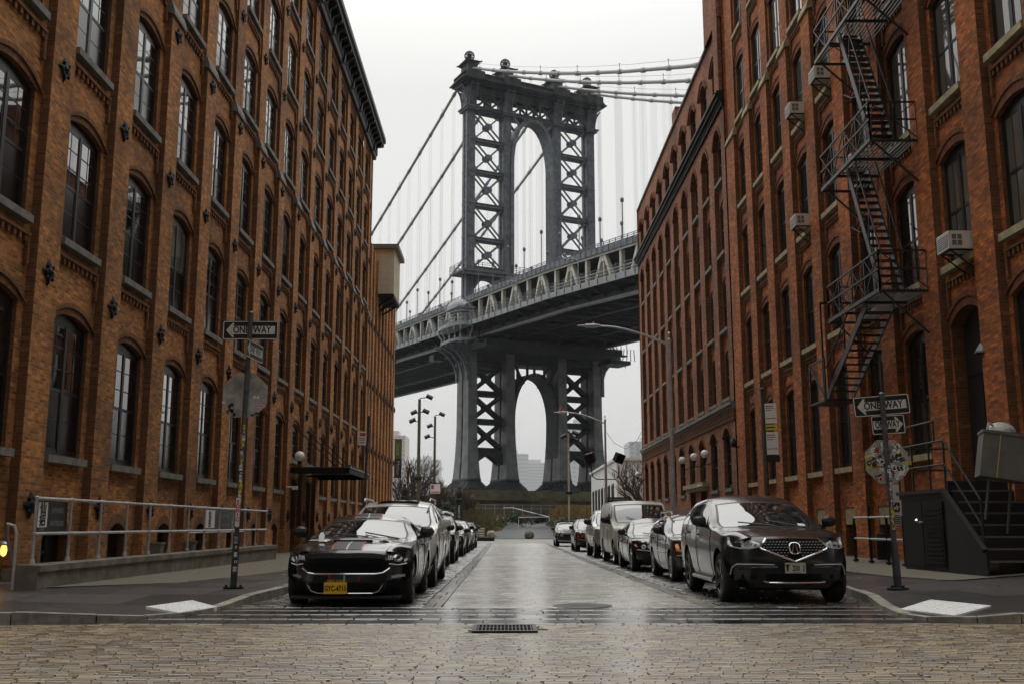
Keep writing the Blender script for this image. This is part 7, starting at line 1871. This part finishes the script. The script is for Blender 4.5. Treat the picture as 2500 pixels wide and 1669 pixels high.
for i in range(5200):
    x,y=q.uniform(-14,15),q.uniform(108,172)
    pa=interp(y,[(p[0],p[1]) for p in P]);pb=interp(y,[(p[0],p[2]) for p in P])
    if pa-.3<x<pb+.3: continue
    h=q.uniform(.15,.55);z=gz(y);dx=q.uniform(-.2,.2);b.face([(x-.09,y,z),(x+.09,y,z),(x+dx,y+q.uniform(-.2,.2),z+h)])
tag(b.build('ground_cover',M['lawn']),'low green ground cover of the park','ground cover',kind='stuff')
b=MB();q=random.Random(4)
for i in range(2600):
    x,y=q.choice([(q.uniform(-2.8,-.4),q.uniform(134,142)),(q.uniform(6.2,9),q.uniform(122,130)),(q.uniform(-9,-3),q.uniform(110,118))]);z=gz(y);h=q.uniform(.05,.3);b.face([(x-.1,y,z),(x+.1,y,z),(x+q.uniform(-.2,.2),y,z+h)])
tag(b.build('fallen_leaves',M['gold']),'orange fallen leaves at the path edge','leaves',kind='stuff')
# log edging, boulders, handrail, fence
lg='weathered logs edging the bed'
M['log']=plain('weathered_log',(.30,.26,.19),.8,noise=.4,scale=4)
for i in range(4):
    b=MB();b.tube([(-7.2,112.5+.2*i,.25*i+.0),(-3.2,110.6+.2*i,.25*i+.0),(-2.2,111.5+.2*i,.25*i+.0)],.13,7);tag(b.build('log',M['log']),['lowest pale log edging the brown bed','second pale log edging the brown bed','third pale log edging the brown bed','top pale log edging the brown bed'][i],'log',lg)
def boulder(x,y,s,label,mat,seed):
    q=random.Random(seed);b=MB();rows=[]
    for i in range(7):
        f=math.pi*i/6;rows.append([(s[0]*math.sin(f)**.6*math.cos(a)*q.uniform(.88,1.05),s[1]*math.sin(f)**.6*math.sin(a)*q.uniform(.88,1.05),s[2]*(1-math.cos(f))*.5*q.uniform(.93,1.03)) for a in [2*math.pi*k/11 for k in range(11)]])
    for r_ in rows: r_.append(r_[0])
    b.grid(rows,sm=False);o=b.build('boulder',mat,None,(x,y,gz(y)));tag(o,label,'boulder')
M['rockP']=plain('pale_boulder',(.34,.29,.21),.85,noise=.35,scale=2,bump=.6);M['rockD']=plain('dark_mossy_boulder',(.06,.05,.035),.85,noise=.8,scale=3,bump=.8,var=(.13,.11,.07))
boulder(-1.35,106,(.5,.5,.85),'pale block boulder at the street end by the left row',M['rockP'],1);boulder(2.42,105,(.52,.45,.8),'dark mossy boulder standing in the middle of the street end',M['rockD'],2)
boulder(6.9,111,(1.1,.7,1.3),'rough stone planter wall block under the bright green shrub',M['rockD'],5)
b=MB();b.box(-3.4,-.9,90,91,-.2,.12);b.face([(-.9,90,.12),(.3,90.2,-.1),(.3,91,-.1),(-.9,91,.12)]);tag(b.build('steel_plate',M['iron']),'dark steel road plate lying at the far end of the left row','road plate')
b=MB();b.tube([(-.2,150,gz(150)+2.7),(1.0,150,gz(150)+2.75),(6.2,146,gz(146)+1.5)],.06,6);b.tube([(1.9,144,gz(144)+.0),(1.9,144,gz(144)+1.5),(6.2,146,gz(146)+1.5),(6.2,146,gz(146))],.045,6);tag(b.build('handrail',M['white']),'white sloping handrail above the park path','handrail')
b=MB()
for i in range(26): b.bar((-10+i*1.0,168,gz(168)),(-10+i*1.0,168,gz(168)+1.5),.12)
for h in (.6,1.3): b.bar((-10,168,gz(168)+h),(15,168,gz(168)+h),.05)
tag(b.build('park_fence',M['log']),'pale post and wire fence before the bridge pier','fence')
# tall wooden poles with floodlights, black gate piers, signs
M['wood']=plain('tarred_wood_pole',(.085,.075,.045),.85,noise=.3,scale=3)
def fpole(x,y,h,label,heads,grp,mat='wood',r=.19):
    e=empty('floodlight_pole',(x,y,gz(y)),label,'light pole',grp);b=MB();b.tube([(0,0,0),(0,0,h)],[r,r*.75],10);b.build('pole',M[mat],e)
    for (dx,dz) in heads:
        b=MB();b.bar((0,0,h-dz),(dx,0,h-dz+.05),.07);T=Matrix.Translation((dx*1.3,-.1,h-dz+.1))@Matrix.Rotation(R(25 if dx>0 else -25),4,'Y')@Matrix.Rotation(R(30),4,'X');b.box(-.32,.32,-.2,.2,-.13,.13,M=T);b.build('floodlight',M['iron'],e)
    b=MB();b.box(-.32,.32,-.25,.25,h*.42,h*.42+.25);b.bar((0,0,h*.44),(1.0,0,h*.44),.08);b.build('collar',M['iron'],e)
gp='floodlight poles at the river end'
fpole(-8.3,100,13.4,'taller wooden floodlight pole, left of the pair by the annex',[(.75,-.1),(.5,1.3),(-.5,2.2),(-.4,1.4)],gp);fpole(-7.85,116,13.3,'thinner wooden floodlight pole, right of the pair by the annex',[(.6,-.1),(-.45,1.2),(-.65,2.4)],gp,r=.17)
fpole(6.2,101,10.2,'slim pale pole with a small lamp cluster before the right bridge legs',[(-.4,.4),(.45,.7),(.5,.1)],gp,'log',.11)
for x,y,h,lb in ((-9.7,101,5.35,'black iron gate pier with pointed cap, nearer the annex'),(-4.55,104,5.2,'black iron gate pier with vertical white lettering')):
    e=empty('gate_pier',(x,y,gz(y)),lb,'gate pier');b=MB();b.lathe([(.42,0),(.42,.4),(.34,.5),(.32,h-1.6),(.42,h-1.5),(.42,h-1.3),(.34,h-1.2),(.36,h-.7),(.22,h-.4),(.12,h-.25),(.16,h-.12),(0,h)],8,sm=False);b.build('shaft',M['iron'],e)
    if x>-6: text('MAIN ST PARK','lettering',M['signWht'],e,size=.34,loc=(0,-.36,2.2),rot=(R(90),R(90),0))
def smallsign(x,y,z,w,h,label):
    e=empty('road_sign',(x,y,gz(y)),label,'sign');b=MB();b.tube([(0,0,0),(0,0,z+h)],.05,6);b.build('post',M['steelD'],e);b=MB();b.box(.06,.06+w,-.03,0,z,z+h);b.build('plate',STK[0],e)
    b=MB();b.box(.12,.3*w+.1,-.035,-.03,z+h*.45,z+h*.9);b.box(.12,w,-.035,-.03,z+h*.08,z+h*.2);b.build('red_print',STK[3],e)
smallsign(-7.75,108,4.6,1.0,.95,'small white and red sign on a post beside the second wooden pole')
e=empty('banner',(-8.85,82.25,4.9),'vertical green and navy banner hung off the annex corner','banner')
b=MB();b.box(.1,.68,0,.02,1.45,2.95);b.build('green_field',plain('banner_green',(.16,.24,.05),.6),e);b=MB();b.box(.1,.68,0,.02,0,1.45);b.build('navy_field',plain('banner_navy',(.05,.055,.08),.6),e)
text('space','lettering',M['signWht'],e,size=.42,loc=(.39,-.004,2.2),rot=(R(90),R(90),0));text('Mellon','lettering',M['signWht'],e,size=.40,loc=(.39,-.004,.72),rot=(R(90),R(90),0))
b=MB();b.bar((0,.01,2.97),(.72,.01,2.97),.05);b.bar((0,.01,-.02),(.72,.01,-.02),.05);b.build('bracket',M['iron'],e)
b=MB();b.tube([(6.5,66,7.0),(7.0,66.3,6.35),(7.8,66.8,6.0),(8.6,67.3,6.6),(9.2,67.7,7.6),(9.5,68,8.6)],.014,4);tag(b.build('overhead_wire',M['iron']),'thin black wire sagging from the floodlit lamp to the dark warehouse','wire')
# white building with parking garage
wb_=empty('parking_building',(0,0,0),'low white parking building with glazed front beyond the dark warehouse','building')
M['wpaint']=plain('white_stucco',(.66,.66,.64),.7,noise=.12,scale=1.5);M['gl2']=glassmat('garage_glass',base=(.05,.055,.055),ior=1.6)
b=MB();b.box(10.2,13.2,95,123,-.5,7.0);b.box(13.2,40,98,123,-.5,6.6);b.box(10.0,13.4,94.8,123.2,7.0,7.25);b.box(13.2,40,94.6,98,6.0,6.6);b.build('wall',M['wpaint'],wb_)
for i in range(7):
    y=97.5+i*3.6;o=MB();o.box(10.12,10.2,y,y+1.5,1.8,5.0);o=o.build('window',M['frame'],wb_);g_=MB();g_.box(10.09,10.12,y+.1,y+1.4,1.95,4.85);g_.build('pane',M['gl2'],o)
for i in range(9):
    o=MB();x=13.3+i*2.6
    for u in (x,x+2.5): o.box(u-.06,u+.06,96.4,96.6,-.3,6.0)
    for z in (.9,3.0,5.9): o.box(x,x+2.5,96.4,96.6,z-.06,z+.06)
    o=o.build('window',M['wpaint'],wb_);g_=MB();g_.box(x,x+2.5,96.6,96.7,-.3,6.0);g_.build('pane',M['gl2'],o)
b=MB()
for i in range(6): b.box(13.6+i*3,15.6+i*3,96.1,96.25,2.55,2.75)
b.build('strip_light',plain('garage_tube_light',(.9,.85,.45),.5,emit=((1,.9,.45),1.1)),wb_)
e=empty('parking_sign',(15.0,95.9,1.55),'black PARKING sign with white capitals on the white building','sign');b=MB();b.box(-.9,3.4,0,.1,-.62,.62);b.build('board',M['signBlk'],e);text('PARKING','lettering',M['white'],e,size=1.15,loc=(1.25,-.02,-.05),off=.03,sx=.9)
b=MB();b.box(-.9,3.4,-.012,0,-.62,-.57);b.box(-.9,3.4,-.012,0,.57,.62);b.build('border',M['white'],e)
# far shore: land, apartment towers in haze
b=MB();b.box(-4500,4500,2300,7000,.4,4);tag(b.build('far_shore',M['earth']),kind='structure')
M['cityA']=plain('city_brick_hazed',(.62,.50,.46),.8);M['cityB']=plain('city_stucco_hazed',(.55,.56,.56),.8);M['cwin']=plain('city_window_hazed',(.34,.35,.36),.5)  # haze partly put into the colours: facades and windows kept pale
def tower(x,y,w,h,label,mat='cityB',floors=18,cols=8,d=40,bal=False,step=None,lines=False):
    k_=2.8 if y<920 else 4.4
    x,y,w,h,d=x*k_,y*k_,w*k_,h*k_,d*k_;step=step and (step[0]*k_,step[1],step[2])
    e=empty('apartment_tower',(x,y,0),label,'building','hazy apartment towers across the river');b=MB();b.box(-w/2,w/2,0,d,0,h);b.box(-w*.2,w*.15,d*.2,d*.6,h,h+h*.06)
    if step: b.box(-w/2-step[0],-w/2,4,d,0,h*step[1]);b.box(w/2,w/2+step[0],4,d,0,h*step[2])
    b.build('wall',M[mat],e);fh=h/floors;o=MB()
    for f in range(floors):
        z=f*fh+fh*.3
        if lines: o.box(-w/2+.5,w/2-.5,-.4,0,z,z+fh*.4);continue
        for c in range(cols):
            u=-w/2+w*(c+.22)/cols;o.box(u,u+w/cols*.5,-.4,0,z,z+fh*.5)
            if bal and c%3==1: o.box(u-1,u+w/cols*.7,-2.2,-.4,z-fh*.25,z)
    o=o.build('window_grid',M['cwin'],e);o['kind']='stuff'
    return e
# (x,y) pairs are nominal; tower() moves them out and enlarges for more haze
tower(-97,910,19,78,'pink brick tower with regular white windows, behind the wooden poles','cityA',20,6,step=None)
tower(-70,930,22,58,'pale slab tower partly behind the left bridge leg','cityB',15,6)
tower(9,1150,34,78,'faint tower seen through the left pair of bridge legs','cityB',18,6,lines=True)
tower(36,1250,52,74,'faint stepped tower seen through the central bridge arch','cityB',20,12,step=(14,.78,.9),lines=True)
tower(71,1200,22,62,'faint narrow tower right of the stepped one in the arch','cityB',16,6)
tower(72,1000,24,96,'faint tower behind the right pair of bridge legs','cityB',22,5)
tower(128,900,40,72,'pale balconied tower above the white parking building','cityB',18,8,bal=True)
# the damp air
hz=MB();hz.box(-4600,4600,-420,7100,-3,480);m=bpy.data.materials.new('damp_air');m.use_nodes=True;nt=m.node_tree;nt.nodes.remove(nt.nodes['Principled BSDF']);v=N(nt,'ShaderNodeVolumePrincipled');v.inputs['Color'].default_value=(.93,.95,.97,1);v.inputs['Density'].default_value=.00013;v.inputs['Anisotropy'].default_value=.0
nt.links.new(v.outputs[0],nt.nodes['Material Output'].inputs['Volume']);o=hz.build('haze',m);tag(o,'thin damp haze over the river and street','haze',kind='stuff')
# ---------------------------------------------------------------- lettering becomes plain mesh
bpy.context.view_layer.update();dg=bpy.context.evaluated_depsgraph_get()
for o in [o for o in C.objects if o.type=='FONT']:
    me=bpy.data.meshes.new_from_object(o.evaluated_get(dg));nm=o.name;mw=(o.parent,o.location.copy(),o.rotation_euler.copy(),o.scale.copy())
    o.name='x';n=bpy.data.objects.new(nm.split('.')[0],me);C.objects.link(n);n.parent,n.location,n.rotation_euler,n.scale=mw
    bpy.data.objects.remove(o)
